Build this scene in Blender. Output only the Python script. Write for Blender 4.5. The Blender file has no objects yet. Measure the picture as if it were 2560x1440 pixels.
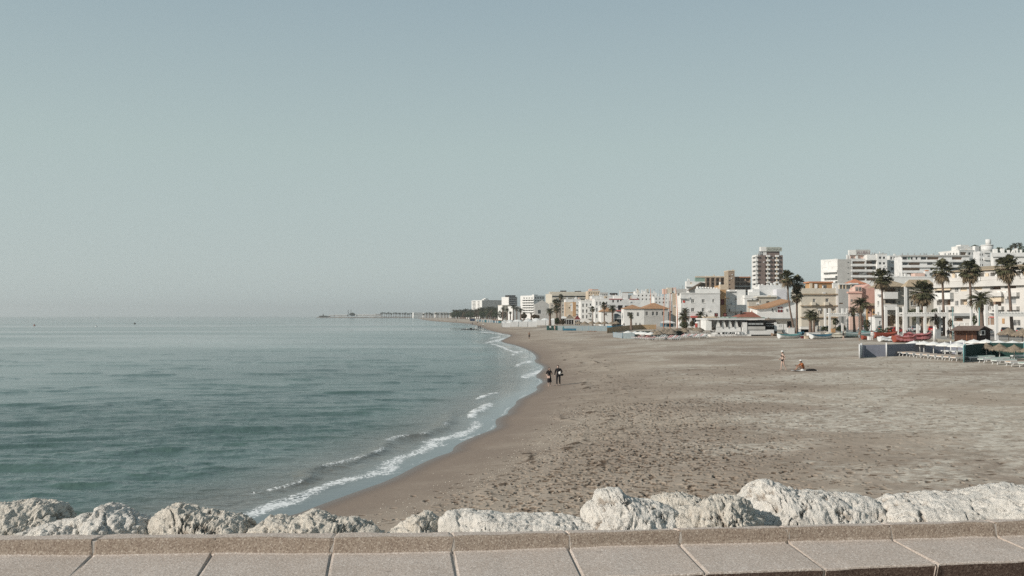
import bpy, bmesh, math, random
import numpy as np
from mathutils import Vector, Matrix

# ---------------------------------------------------------------- camera, world, sun, exposure
SC = bpy.context.scene
COL = SC.collection
F = 2400.0                       # focal length in photo pixels (photo is 2560 x 1440)
HORIZON = 790.0
CAM_Z = 6.3
cd = bpy.data.cameras.new('camera'); cam = bpy.data.objects.new('camera', cd); COL.objects.link(cam)
cd.sensor_width = 36.0; cd.lens = F / 2560 * 36; cd.clip_start = 0.1; cd.clip_end = 60000
PITCH = math.atan((HORIZON - 720) / F)
cam.location = (0, 0, CAM_Z); cam.rotation_euler = (math.pi / 2 + PITCH, 0, 0)
SC.camera = cam

SUN_EL = math.radians(27.0)
SUN_DIR = Vector((-0.880 * math.cos(SUN_EL), -0.475 * math.cos(SUN_EL), math.sin(SUN_EL))).normalized()
wd = bpy.data.worlds.new('World'); SC.world = wd; wd.use_nodes = True
nt = wd.node_tree; nt.nodes.clear()
sky = nt.nodes.new('ShaderNodeTexSky'); sky.sky_type = 'NISHITA'; sky.sun_disc = False
sky.sun_elevation = SUN_EL; sky.sun_rotation = math.atan2(SUN_DIR.x, SUN_DIR.y)
sky.air_density = 1.0; sky.dust_density = 1.6; sky.ozone_density = 1.4; sky.altitude = 0
hsv = nt.nodes.new('ShaderNodeHueSaturation'); hsv.inputs['Saturation'].default_value = 0.5
bg = nt.nodes.new('ShaderNodeBackground'); bg.inputs['Strength'].default_value = 0.1
wo = nt.nodes.new('ShaderNodeOutputWorld')
# hazy spring sky: the physical sky is washed out by milky air that thickens towards the horizon
tc = nt.nodes.new('ShaderNodeTexCoord'); sx = nt.nodes.new('ShaderNodeSeparateXYZ'); rp = nt.nodes.new('ShaderNodeValToRGB')
def _lin(c): return tuple(((v / 255) / 12.92 if v < 10 else ((v / 255 + .055) / 1.055) ** 2.4) * 10 for v in c)
_st = [(0.0, (193, 205, 204)), (0.07, (186, 200, 199)), (0.17, (178, 196, 194)), (0.31, (158, 179, 186)), (0.6, (124, 148, 160)), (1.0, (100, 126, 142))]
while len(rp.color_ramp.elements) < len(_st): rp.color_ramp.elements.new(.5)
for _e, (_p, _c) in zip(rp.color_ramp.elements, _st): _e.position = _p; _e.color = (*_lin(_c), 1)
mx = nt.nodes.new('ShaderNodeMix'); mx.data_type = 'RGBA'; mx.inputs[0].default_value = 0.82
nt.links.new(sky.outputs[0], hsv.inputs['Color']); nt.links.new(tc.outputs['Generated'], sx.inputs[0]); nt.links.new(sx.outputs[2], rp.inputs[0])
nt.links.new(hsv.outputs[0], mx.inputs[6]); nt.links.new(rp.outputs[0], mx.inputs[7])
nt.links.new(mx.outputs[2], bg.inputs[0]); nt.links.new(bg.outputs[0], wo.inputs[0])

sd = bpy.data.lights.new('sun', 'SUN'); sd.energy = 4.5; sd.angle = math.radians(0.6); sd.color = (1.0, 0.93, 0.84)
so = bpy.data.objects.new('sun', sd); COL.objects.link(so)
so.rotation_euler = SUN_DIR.to_track_quat('Z', 'Y').to_euler()

SC.view_settings.view_transform = 'Standard'; SC.view_settings.look = 'None'
SC.view_settings.exposure = 0.0; SC.view_settings.gamma = 1.0
HAZE = 0.00012
SC.cycles.use_denoising = False; SC.cycles.max_bounces = 6; SC.cycles.volume_bounces = 0; SC.cycles.transparent_max_bounces = 8

# ---------------------------------------------------------------- photo pixel <-> world helpers
CP, SP = math.cos(PITCH), math.sin(PITCH)
def ray(px, py):
    a = (px - 1280) / F; b = (720 - py) / F
    return Vector((a, CP - b * SP, SP + b * CP))      # camera looks along +Y, pitched up
def at(px, py, D):                                     # point on the plane y = D
    r = ray(px, py); t = D / r.y
    return Vector((r.x * t, D, CAM_Z + r.z * t))
def on_z(px, py, z):
    r = ray(px, py); t = (z - CAM_Z) / r.z
    return Vector((r.x * t, r.y * t, z))

# ---------------------------------------------------------------- noise (numpy)
def _hash(ix, iy, iz, seed):
    h = (ix * 374761393 + iy * 668265263 + iz * 2147483647 + seed * 974634777) & 0xFFFFFFFF
    h = ((h ^ (h >> 13)) * 1274126177) & 0xFFFFFFFF
    h = ((h ^ (h >> 16)) * 2246822519) & 0xFFFFFFFF
    return ((h ^ (h >> 15)) & 0xFFFFFF).astype(np.float64) / 0xFFFFFF * 2 - 1
def vnoise(x, y, z=None, seed=0):
    x = np.asarray(x, float); y = np.asarray(y, float)
    ix = np.floor(x).astype(np.int64); iy = np.floor(y).astype(np.int64)
    fx = x - ix; fy = y - iy
    fx = fx * fx * fx * (fx * (fx * 6 - 15) + 10); fy = fy * fy * fy * (fy * (fy * 6 - 15) + 10)
    def layer(iz):
        a = _hash(ix, iy, iz, seed); b = _hash(ix + 1, iy, iz, seed)
        c = _hash(ix, iy + 1, iz, seed); d = _hash(ix + 1, iy + 1, iz, seed)
        return (a * (1 - fx) + b * fx) * (1 - fy) + (c * (1 - fx) + d * fx) * fy
    if z is None: return layer(np.zeros_like(ix))
    z = np.asarray(z, float); iz = np.floor(z).astype(np.int64); fz = z - iz
    fz = fz * fz * fz * (fz * (fz * 6 - 15) + 10)
    return layer(iz) * (1 - fz) + layer(iz + 1) * fz
def fbm(x, y, z=None, o=4, seed=0, gain=0.5):
    s = 0; a = 1.0; n = 0
    for k in range(o):
        c, q = math.cos(k * 1.1 + .3), math.sin(k * 1.1 + .3)
        xx, yy = x * c - y * q, x * q + y * c
        s = s + a * vnoise(xx, yy, z, seed + k * 17); n += a
        a *= gain; x = x * 2.03; y = y * 2.03
        if z is not None: z = z * 2.03
    return s / n
def sstep(a, b, x):
    t = np.clip((x - a) / (b - a), 0, 1); return t * t * (3 - 2 * t)

# ---------------------------------------------------------------- objects
def mesh_obj(name, me, mat=None, parent=None, smooth=False):
    o = bpy.data.objects.new(name, me); COL.objects.link(o)
    for m in ([mat] if mat is not None and not isinstance(mat, (list, tuple)) else (mat or [])):
        me.materials.append(m)
    if parent is not None: o.parent = parent
    if smooth: me.polygons.foreach_set('use_smooth', [True] * len(me.polygons))
    return o
def tag(o, label=None, cat=None, group=None, kind=None):
    if label: o['label'] = label
    if cat: o['category'] = cat
    if group: o['group'] = group
    if kind: o['kind'] = kind
    return o
def thing(name, label, cat, loc=(0, 0, 0), rz=0.0, group=None):
    o = bpy.data.objects.new(name, None); COL.objects.link(o); o.empty_display_size = 0.2
    o.location = loc; o.rotation_euler = (0, 0, rz)
    return tag(o, label, cat, group)
def copy_tree(o, parent=None):
    kids = [c for c in bpy.data.objects if c.parent == o]
    c = o.copy(); COL.objects.link(c)
    if parent is not None: c.parent = parent
    for k in kids: copy_tree(k, c)
    return c
def grid_mesh(name, X, Y, Z, attrs=None, flip=False):
    nr, nc = X.shape
    me = bpy.data.meshes.new(name)
    co = np.stack([X, Y, Z], -1).reshape(-1, 3).astype(np.float32)
    idx = np.arange(nr * nc).reshape(nr, nc)
    q = np.stack([idx[:-1, :-1], idx[:-1, 1:], idx[1:, 1:], idx[1:, :-1]], -1).reshape(-1, 4)
    if flip: q = q[:, ::-1]
    me.vertices.add(len(co)); me.vertices.foreach_set('co', co.ravel())
    me.loops.add(q.size); me.loops.foreach_set('vertex_index', q.ravel().astype(np.int32))
    me.polygons.add(len(q)); me.polygons.foreach_set('loop_start', (np.arange(len(q)) * 4).astype(np.int32))
    me.polygons.foreach_set('use_smooth', np.ones(len(q), dtype=bool))
    me.update(calc_edges=True)
    for k, v in (attrs or {}).items():
        a = me.attributes.new(k, 'FLOAT', 'POINT'); a.data.foreach_set('value', v.reshape(-1).astype(np.float32))
    return me

# ---------------------------------------------------------------- materials
class NT:
    """tiny node-tree writer"""
    def __init__(s, name, rough=0.8, spec=0.3):
        s.m = bpy.data.materials.new(name); s.m.use_nodes = True; s.t = s.m.node_tree
        s.b = s.t.nodes['Principled BSDF']; s.b.inputs['Roughness'].default_value = rough
        s.b.inputs['Specular IOR Level'].default_value = spec
    def n(s, typ, **kw):
        x = s.t.nodes.new(typ)
        for k, v in kw.items(): setattr(x, k, v)
        return x
    def set(s, sock, v):
        if isinstance(v, bpy.types.NodeSocket): s.t.links.new(v, sock)
        elif isinstance(v, (tuple, list)) and len(v) == 3 and sock.type == 'RGBA': sock.default_value = (*v, 1)
        else: sock.default_value = v
    def coord(s, kind='Object', scale=None):
        c = s.n('ShaderNodeTexCoord').outputs[kind]
        if scale is None: return c
        mp = s.n('ShaderNodeMapping'); s.set(mp.inputs['Vector'], c); mp.inputs['Scale'].default_value = scale
        return mp.outputs[0]
    def noise(s, vec, scale, detail=3, rough=0.55, dist=0.0):
        x = s.n('ShaderNodeTexNoise'); s.set(x.inputs['Vector'], vec)
        x.inputs['Scale'].default_value = scale; x.inputs['Detail'].default_value = detail
        x.inputs['Roughness'].default_value = rough; x.inputs['Distortion'].default_value = dist
        return x.outputs['Fac']
    def voro(s, vec, scale, feature='F1'):
        x = s.n('ShaderNodeTexVoronoi', feature=feature); s.set(x.inputs['Vector'], vec); x.inputs['Scale'].default_value = scale
        return x
    def attr(s, name): return s.n('ShaderNodeAttribute', attribute_name=name).outputs['Fac']
    def ramp(s, fac, stops, interp='LINEAR'):
        x = s.n('ShaderNodeValToRGB'); s.set(x.inputs[0], fac); e = x.color_ramp.elements; x.color_ramp.interpolation = interp
        while len(e) < len(stops): e.new(0.5)
        for el, (p, c) in zip(e, stops):
            el.position = p; el.color = (c, c, c, 1) if isinstance(c, (int, float)) else (*c, 1)
        return x.outputs[0]
    def math(s, op, a, b=None, clamp=False):
        x = s.n('ShaderNodeMath', operation=op, use_clamp=clamp); s.set(x.inputs[0], a)
        if b is not None: s.set(x.inputs[1], b)
        return x.outputs[0]
    def rng(s, v, a, b, c=0.0, d=1.0, smooth=True):
        x = s.n('ShaderNodeMapRange', interpolation_type='SMOOTHSTEP' if smooth else 'LINEAR')
        for i, q in enumerate((v, a, b, c, d)): s.set(x.inputs[i], q)
        return x.outputs[0]
    def mix(s, fac, a, b, mode='MIX'):
        x = s.n('ShaderNodeMix', data_type='RGBA', blend_type=mode)
        s.set(x.inputs[0], fac); s.set(x.inputs[6], a); s.set(x.inputs[7], b)
        return x.outputs[2]
    def bump(s, h, strength=0.5, dist=0.02, prev=None):
        x = s.n('ShaderNodeBump'); x.inputs['Strength'].default_value = strength; x.inputs['Distance'].default_value = dist
        s.set(x.inputs['Height'], h)
        if prev is not None: s.set(x.inputs['Normal'], prev)
        return x.outputs[0]
    def out(s, color=None, rough=None, normal=None, **kw):
        if color is not None: s.set(s.b.inputs['Base Color'], color)
        if rough is not None: s.set(s.b.inputs['Roughness'], rough)
        if normal is not None: s.set(s.b.inputs['Normal'], normal)
        for k, v in kw.items(): s.set(s.b.inputs[k.replace('_', ' ')], v)
        return s.m
_mats = {}
def paint(name, col, rough=0.8, var=0.12, scale=1.5, spec=0.25, bump=0.0):
    """matt painted / plastered surface with soft uneven tone"""
    if name in _mats: return _mats[name]
    t = NT(name, rough, spec); v = t.coord('Object')
    a = t.noise(v, scale, 5, 0.65); f = t.rng(a, 0.3, 0.7, 1 - var, 1 + var * 0.35)
    c = t.mix(1.0, tuple(col), f, 'MULTIPLY')
    nrm = t.bump(t.noise(v, scale * 12, 4), 0.4, bump) if bump else None
    _mats[name] = t.out(c, None, nrm); return _mats[name]

# ---------------------------------------------------------------- the shore
_sh_px = [(721, 1292), (799, 1262), (887, 1230), (975, 1199), (1048, 1160), (1098, 1139), (1129, 1130), (1133, 1116), (1168, 1098),
          (1203, 1084), (1242, 1070), (1236, 1056), (1240, 1046), (1269, 1035), (1268, 1027), (1288, 1012), (1289, 1002), (1319, 988),
          (1344, 975), (1338, 967), (1361, 953), (1334, 942), (1354, 926), (1360, 916), (1333, 905), (1342, 893), (1328, 880), (1304, 869),
          (1282, 862), (1257, 857), (1250, 852), (1262, 847), (1280, 838), (1257, 834), (1222, 827), (1208, 820), (1185, 812), (1172, 809),
          (1079, 803), (1058, 799), (1046, 796.5)]
_sh = np.array([[p.x, p.y] for p in (on_z(a, b, 0.0) for a, b in _sh_px)])
_sh = np.vstack([[[-75, -60], [-33, 0], [-22, 10], [-13.8, 20]], _sh, [[-260, 2600], [-330, 4000]]])
_k = [_sh[0]]
for _i in range(len(_sh) - 1):                      # round the cusps of the waterline
    _k += [_sh[_i] * .75 + _sh[_i + 1] * .25, _sh[_i] * .25 + _sh[_i + 1] * .75]
_sh = np.array(_k + [_sh[-1]])
def shore_s(x, y):
    """signed distance from the waterline: + on the sand, - in the sea"""
    yy = np.asarray(y, float); xs = np.interp(yy, _sh[:, 1], _sh[:, 0])
    e = np.maximum(2.0, yy * 0.04)
    sl = (np.interp(yy + e, _sh[:, 1], _sh[:, 0]) - np.interp(yy - e, _sh[:, 1], _sh[:, 0])) / (2 * e)
    return (x - xs) / np.sqrt(1 + sl * sl)
def beach_h(s):
    s = np.asarray(s, float)
    up = 2.25 * (1 - np.exp(-np.maximum(s, 0) / 22.0)) 
    dn = np.maximum(0.08 * s, -4.0)
    return np.where(s > 0, up, dn)
def ground_z(x, y): return float(beach_h(shore_s(x, y)))
def on_ground(px, py):
    """where the ray through a photo pixel meets the beach"""
    r = ray(px, py); z = 1.5
    for _ in range(40):
        t = (z - CAM_Z) / r.z; z = 0.5 * z + 0.5 * ground_z(r.x * t, r.y * t)
    t = (z - CAM_Z) / r.z
    return Vector((r.x * t, r.y * t, z))

def polar(px0, px1, cstep, rows, extra_l, extra_r, near, far):
    cols = np.arange(px0, px1 + cstep, cstep)
    ang = np.concatenate([np.radians(extra_l), np.arctan((cols - 1280) / F), np.radians(extra_r)])
    d = np.concatenate([near, CAM_Z * F / (rows - HORIZON), far])
    A, Dd = np.meshgrid(ang, d)
    return Dd * np.sin(A), Dd * np.cos(A), Dd

rows = np.concatenate([np.arange(1360, 900, -1.0), np.arange(900, 802, -0.8), np.arange(802, 794, -0.5)])
# --- sand
X, Y, Dd = polar(560, 2580, 1.6, rows, [-75, -60, -48, -38, -30, -24, -20], np.arange(29, 100, 6.0), [4, 8, 12, 16, 20, 23, 25], [4200.0, 6000.0])
X = np.where(Y > 0.2, X, X); s = shore_s(X, Y)
Z = beach_h(s)
dryf = sstep(3.0, 9.0, s)
near_f = 1 - sstep(120, 260, Dd)
Z += dryf * near_f * (0.05 * fbm(X / 7, Y / 7, o=3, seed=3) + 0.018 * fbm(X / 1.1, Y / 1.1, o=3, seed=5))
Z += 0.5 * (dryf) * 0.03 * fbm(X / 0.35, Y / 0.35, o=2, seed=9) * (1 - sstep(50, 90, Dd))
# long trampled ridge lines that follow the water
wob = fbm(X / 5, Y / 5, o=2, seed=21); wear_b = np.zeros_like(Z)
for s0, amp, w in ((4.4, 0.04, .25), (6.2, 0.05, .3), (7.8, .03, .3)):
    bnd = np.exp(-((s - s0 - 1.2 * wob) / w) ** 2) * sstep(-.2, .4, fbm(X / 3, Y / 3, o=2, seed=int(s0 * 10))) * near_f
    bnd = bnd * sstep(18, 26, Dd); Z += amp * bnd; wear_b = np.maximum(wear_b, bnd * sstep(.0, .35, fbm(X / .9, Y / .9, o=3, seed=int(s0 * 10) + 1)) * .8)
# footprints: pits pressed into the grid, plus a mask for their painted shade
rg = np.random.default_rng(7)
ang1d = np.arctan2(X[-1], Y[-1]); d1d = Dd[:, 0]
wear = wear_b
def footprints(n, sample, depth, lmin, lmax):
    for _ in range(n):
        x, y = sample()
        dd = math.hypot(x, y); aa = math.atan2(x, y); L = rg.uniform(lmin, lmax); W = L * rg.uniform(.4, .6)
        R = L * 1.5
        i0, i1 = np.searchsorted(d1d, [dd - R, dd + R]); j0, j1 = np.searchsorted(ang1d, [aa - R / dd, aa + R / dd])
        i0 = max(0, i0 - 1); i1 = min(len(d1d), i1 + 1)
        if i1 - i0 < 2 or j1 - j0 < 2: continue
        th = rg.normal(0.15, 0.9); c, q = math.cos(th), math.sin(th)
        dx = X[i0:i1, j0:j1] - x; dy = Y[i0:i1, j0:j1] - y
        u = (dx * c + dy * q) / L; v = (-dx * q + dy * c) / W; r2 = u * u + v * v
        dp = depth * rg.uniform(.5, 1.4)
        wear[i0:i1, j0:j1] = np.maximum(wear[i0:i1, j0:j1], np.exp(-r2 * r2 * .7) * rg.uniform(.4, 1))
        Z[i0:i1, j0:j1] += -dp * np.exp(-r2 ** 3 * 1.2) + dp * .14 * np.exp(-((np.sqrt(r2) - 1.35) / .3) ** 2)
def smp_dense():
    while True:
        y = rg.uniform(23, 62); x = rg.uniform(-3, 22); ss = float(shore_s(x, y))
        w = math.exp(-((ss - 9.5) / 5.0) ** 2) * (1.0 if y < 42 else .6)
        if ss > 4.5 and rg.random() < w: return x, y
def smp_wide():
    while True:
        y = rg.uniform(22, 95); x = rg.uniform(-3, 45); ss = float(shore_s(x, y))
        w = .25 + .9 * math.exp(-((ss - 14) / 10.0) ** 2)
        if ss > 5 and rg.random() < w: return x, y
def smp_trail():
    while True:
        y = rg.uniform(22, 120); s0 = rg.choice([4.2, 5.0, 6.4, 7.6, 3.4]) + rg.normal(0, .35)
        x = float(np.interp(y, _sh[:, 1], _sh[:, 0])) + s0 * 1.1
        return x, y
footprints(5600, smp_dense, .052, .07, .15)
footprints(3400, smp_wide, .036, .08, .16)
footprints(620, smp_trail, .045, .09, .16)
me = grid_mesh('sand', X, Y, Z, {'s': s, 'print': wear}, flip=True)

t = NT('beach_sand', 0.95, 0.15)
v = t.coord('Object'); S = t.attr('s')
big = t.noise(v, 0.055, 5, 0.62, 0.4); mid = t.noise(v, 0.35, 5, 0.7); fine = t.noise(v, 22, 3, .7); grit = t.noise(v, 3.2, 4, .75)
edge = t.math('ADD', S, t.math('MULTIPLY', t.math('SUBTRACT', mid, 0.5), 6.0))
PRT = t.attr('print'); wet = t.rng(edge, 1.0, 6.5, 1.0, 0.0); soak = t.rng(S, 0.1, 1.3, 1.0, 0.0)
dry = t.mix(t.rng(big, .40, .60), (.368, .303, .246), (.462, .392, .320))
dry = t.mix(t.rng(mid, .3, .72), t.mix(1.0, dry, (.80, .78, .76), 'MULTIPLY'), dry)
pale = t.math('MULTIPLY', t.rng(t.noise(v, 0.07, 5, .7, .6), .44, .56), t.rng(t.noise(v, 1.6, 6, .85), .40, .60))
pale = t.math('MULTIPLY', pale, t.rng(S, 8, 16))
dry = t.mix(t.math('MULTIPLY', pale, .9), dry, (.62, .575, .495))
dry = t.mix(t.rng(grit, .3, .75, 0.75, 1.0), t.mix(1.0, dry, (.7, .68, .65), 'MULTIPLY'), dry)
turned = t.math('MULTIPLY', t.rng(t.noise(v, 1.1, 6, .75, .5), .52, .64), t.rng(t.noise(v, .075, 4, .6, .5), .42, .60))
dry = t.mix(t.math('MULTIPLY', turned, .85), dry, t.mix(1.0, dry, (.60, .57, .54), 'MULTIPLY'))
peb = t.rng(t.voro(v, 9.0).outputs['Distance'], .10, .16, 1.0, 0.0)
band = t.math('MULTIPLY', t.rng(t.math('ABSOLUTE', t.math('SUBTRACT', edge, 4.6)), .2, 1.6, 1.0, 0.0), t.rng(t.noise(v, .8, 3), .42, .6))
col = t.mix(wet, dry, (.26, .205, .165)); col = t.mix(soak, col, (.185, .145, .12))
col = t.mix(t.math('MULTIPLY', t.math('MULTIPLY', peb, band), .8), col, (.50, .46, .40))
col = t.mix(t.math('MULTIPLY', t.rng(PRT, .1, .55), .95), col, t.mix(1.0, col, (.33, .29, .26), 'MULTIPLY'))  # shade inside the footprints multiplied into the sand colour; trail lines darkened alike
col = t.mix(t.rng(fine, .25, .75, .0, .35), col, t.mix(1.0, col, (.62, .6, .58), 'MULTIPLY'))
nrm = t.bump(t.noise(v, 14, 4, .7), .5, .015)
nrm = t.bump(t.noise(v, 2.2, 4, .7), t and .6, .03, nrm)
m_sand = t.out(col, t.rng(S, .1, 1.2, .35, .95), nrm)
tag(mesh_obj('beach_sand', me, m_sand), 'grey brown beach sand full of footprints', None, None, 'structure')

# --- sea
rows_w = np.concatenate([np.arange(1400, 1000, -1.0), np.arange(1000, 840, -0.8), np.arange(840, 798, -0.5)])
far = np.geomspace(2000, 10500, 40)
X, Y, Dd = polar(-40, 1400, 1.6, rows_w, np.arange(-85, -29, 3.0), np.arange(4, 60, 5.0), [8, 11, 14, 17, 20, 22], far)
s = shore_s(X, Y); off = -s
swell = np.zeros_like(X); rw = random.Random(4)
amp_f = sstep(2.0, 10, off)
wx, wy = X + 2.5 * fbm(X / 14, Y / 14, o=2, seed=40), Y + 2.5 * fbm(X / 14, Y / 14, o=2, seed=41)
for lam, a, th in ((9.5, .050, .22), (6.4, .038, .10), (4.3, .03, .34), (3.1, .042, -.05), (2.2, .036, .18), (1.55, .034, .4), (1.1, .028, .02), (.75, .019, .3)):
    kx, ky = math.sin(th) * 2 * math.pi / lam, -math.cos(th) * 2 * math.pi / lam
    gate = 1 - sstep(lam * 30, lam * 75, Dd)
    env = .45 + .55 * sstep(-.35, .5, fbm(X / (lam * 4.5), Y / (lam * 2.2), o=2, seed=int(lam * 10)))
    ph = kx * wx + ky * wy + 1.5 * fbm(X / (lam * 1.6), Y / (lam * 1.1), o=2, seed=int(lam * 31))
    w_ = np.sin(ph); w_ = np.sign(w_) * np.abs(w_) ** .9
    swell += a * env * w_ * gate
swell += .11 * sstep(.22, .5, fbm(wx / 7, wy / 3.2, o=3, seed=88)) * sstep(30, 60, Dd) * (1 - sstep(260, 420, Dd)) / np.maximum(.3, 1.2 - .92 * sstep(38, 120, Dd))
swell += .017 * (1 - 2 * np.abs(fbm(X / .6, Y / .34, o=3, seed=79))) * (1 - sstep(45, 85, Dd))
swell += .050 * fbm(X / 1.1, Y / .6, o=3, seed=77) * (1 - sstep(60, 120, Dd))
swell *= amp_f * (1.2 - .92 * sstep(38, 120, Dd))
# the little shore break: a low crest a few metres out
sb = off + .9 * fbm(X / 4, Y / 4, o=2, seed=50)
crest = 1.5 * np.exp(-((sb - 3.3) / .5) ** 2) * sstep(-.5, .2, fbm(X / 6, Y / 9, o=2, seed=52)) * (1 - sstep(55, 75, Dd))
Z = .004 + swell + .10 * crest + .02 * fbm(X / .3, Y / .3, o=3, seed=53) * np.exp(-((sb - 3.0) / 1.4) ** 2) * (1 - sstep(45, 70, Dd))
foam = np.zeros_like(X)
nz = fbm(X / .75, Y / .75, o=4, seed=60); nz2 = fbm(X / 2.6, Y / 2.6, o=3, seed=61)
# broken water of the near shore break
g_near = (1 - sstep(54, 64, Dd)); nf = fbm(X / .35, Y / .6, o=4, seed=62, gain=.65)
foam = np.maximum(foam, (np.exp(-((sb - 1.2) / .66) ** 2) * (.72 + .42 * nf) + .60 * np.exp(-((sb - 3.2) / .4) ** 2) * sstep(-.3, .3, nz2)) * g_near)
# thin foam line right on the waterline
foam = np.maximum(foam, .60 * sstep(-.25, .35, nz2) * np.exp(-((off - .12 - .10 * nz2) / .14) ** 2) * sstep(22, 50, Dd))
# swash foam tongues further along
g_mid = sstep(85, 100, Dd)
sb2 = off + 1.2 * nz2
foam = np.maximum(foam, g_mid * .40 * sstep(-.3, .2, nz2) * np.exp(-((sb2 - 1.4) / .8) ** 2))
foam = np.maximum(foam, g_mid * .40 * np.exp(-((off - 0.3) / .5) ** 2) * sstep(-.4, .2, nz2))
px_ = 1280 + F * X / np.maximum(Y, 1); py_ = HORIZON + F * CAM_Z / np.maximum(Y, 1)
lip = np.zeros_like(X)
for pts, w, st in (([(1217, 857), (1237, 853), (1261, 847)], 3.2, 1.0), ([(1227, 846), (1250, 842)], 2.2, .9), ([(1230, 860), (1256, 868), (1271, 875), (1286, 881), (1305, 880)], 2.6, 1.0), ([(1283, 887), (1300, 880)], 3, .8),
        ([(1293, 915), (1305, 908), (1324, 904)], 4.0, .95), ([(1312, 942), (1332, 935), (1356, 927)], 6.0, 1.05), ([(1203, 830), (1222, 832), (1258, 836)], 1.8, .9), ([(1328, 925), (1350, 917)], 3.5, .7), ([(1300, 895), (1330, 893)], 3.0, .6), ([(1190, 822), (1215, 827)], 1.4, .7),
        ([(1180, 1038), (1190, 1028), (1204, 1022), (1222, 1013)], 7.5, 1.1), ([(1192, 998), (1208, 991), (1226, 985), (1242, 983)], 3.6, .9), ([(1050, 1135), (1100, 1112), (1150, 1098), (1200, 1088)], 6, .62), ([(900, 1195), (960, 1178), (1030, 1160)], 5, .60), ([(740, 1240), (800, 1222), (860, 1208)], 6, .55)):
    best = np.full_like(X, 1e9)
    for (x0, y0), (x1, y1) in zip(pts[:-1], pts[1:]):
        dx, dy = x1 - x0, (y1 - y0) * 2; u = np.clip(((px_ - x0) * dx + (py_ - y0) * 2 * dy) / (dx * dx + dy * dy), 0, 1)
        best = np.minimum(best, np.hypot(px_ - x0 - u * dx, (py_ - y0) * 2 - u * dy))
    g_ = np.exp(-(best / (w * 1.9)) ** 2); foam = np.maximum(foam, g_ * (st - .22 + .55 * nz + .75 * nf)); lip = np.maximum(lip, g_ * st)
Z += .06 * lip * sstep(.6, 2.0, off)
me = grid_mesh('sea', X, Y, Z, {'off': off, 'foam': foam}, flip=True)

t = NT('sea_water', 0.08, 0.5); t.b.inputs['IOR'].default_value = 1.333
v = t.coord('Object'); O = t.attr('off'); FM = t.attr('foam')
fn = t.noise(t.coord('Object', (1, 1, 1)), 4.2, 6, .72, .9); fv = t.voro(v, 5.0, 'DISTANCE_TO_EDGE').outputs['Distance']
fthr = t.math('ADD', t.math('MULTIPLY', fn, .85), t.math('MULTIPLY', t.rng(fv, 0, .22), .35))
fmask = t.rng(t.math('SUBTRACT', FM, fthr), -.10, .12)
deep = t.mix(t.rng(t.noise(v, .03, 3), .35, .65), (.060, .103, .092), (.087, .140, .124))
shal = t.mix(t.rng(t.noise(v, 1.0, 3), .3, .7), (.10, .095, .08), (.14, .125, .10))
wcol = t.mix(t.rng(O, 2.0, 8.5), shal, deep); wcol = t.mix(t.rng(O, .2, 2.4, 1.0, 0.0), wcol, (.13, .15, .155))
cw = t.mix(fmask, wcol, (.74, .75, .74))
# wind lanes: patches of rougher water seen as darker and lighter bands
lane = t.noise(t.coord('Object', (.0045, .012, 1)), 1.0, 4, .55, .6)
b1 = t.noise(t.coord('Object', (.8, 1.5, 1)), 1.0, 5, .62, .35)
b2 = t.noise(t.coord('Object', (2.2, 5.0, 1)), 1.0, 4, .6, .3)
amp = t.math('MULTIPLY', t.rng(lane, .38, .62, .35, 1.0), t.rng(O, .4, 4.5, .10, 1.0)); amp = t.math('MULTIPLY', amp, t.rng(O, 16, 75, 1.0, .19))
h = t.math('MULTIPLY', t.math('ADD', t.math('MULTIPLY', b1, .75), t.math('MULTIPLY', b2, .22)), amp)
nrm = t.bump(h, 1.0, .24)
rough = t.math('MAXIMUM', t.math('MULTIPLY', fmask, .8), t.rng(lane, .35, .65, .05, .16))
m_sea = t.out(cw, rough, nrm)
tag(mesh_obj('sea', me, m_sea), 'calm grey green sea with a thin line of foam', None, None, 'structure')

# ---------------------------------------------------------------- breakwater ground and stone bench
ZT, ZS, ZP = CAM_Z - 1.25, CAM_Z - 1.335, CAM_Z - 1.79
JT = [(-62, 1340, -135, 1391, -250, 1452), (262, 1335, 232, 1388, 172, 1450), (556, 1333, 530, 1385, 492, 1449), (842, 1331, 829, 1384, 818, 1449),
      (1127, 1329, 1131, 1380, 1145, 1447), (1408, 1325, 1421, 1371, 1457, 1443), (1676, 1321, 1698, 1362, 1766, 1433), (1942, 1313, 1968, 1356, 2062, 1421),
      (2195, 1306, 2229, 1349, 2345, 1411), (2455, 1299, 2490, 1342, 2625, 1399), (2715, 1292, 2760, 1334, 2920, 1386)]
def bench_profile(j):
    a, b, c, d, e, f = j
    A = on_z(a, b, ZT); C = on_z(c, d, ZS); D_ = on_z(e, f, ZS)
    B = A.lerp(Vector((C.x, C.y, ZT)), 0.86)
    Cn = C.copy()
    E = D_ + Vector((0, .17, ZP - ZS)); G = A + Vector((0, .02, -0.75))
    return [E, D_, Cn, B, A, G]
def stone_mat(name, c1, c2, c3):
    t = NT(name, 0.92, 0.2); v = t.coord('Object')
    vo = t.n('ShaderNodeTexVoronoi'); t.set(vo.inputs['Vector'], v); vo.inputs['Scale'].default_value = 150
    g = t.n('ShaderNodeSeparateColor'); t.set(g.inputs[0], vo.outputs['Color'])
    c = t.ramp(g.outputs[0], [(0, c1), (.45, c2), (.8, c2), (1, c3)])
    st = t.noise(v, 2.2, 5, .65); c = t.mix(t.rng(st, .35, .7, 0, .35), c, t.mix(1.0, c, (.78, .72, .66), 'MULTIPLY'))
    sp = t.rng(t.noise(v, 7, 2), .70, .76); c = t.mix(t.math('MULTIPLY', sp, .4), c, (.16, .13, .11))
    nrm = t.bump(g.outputs[1], .55, .004); nrm = t.bump(t.noise(v, 60, 3, .7), .5, .006, nrm)
    return t.out(c, None, nrm)
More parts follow.
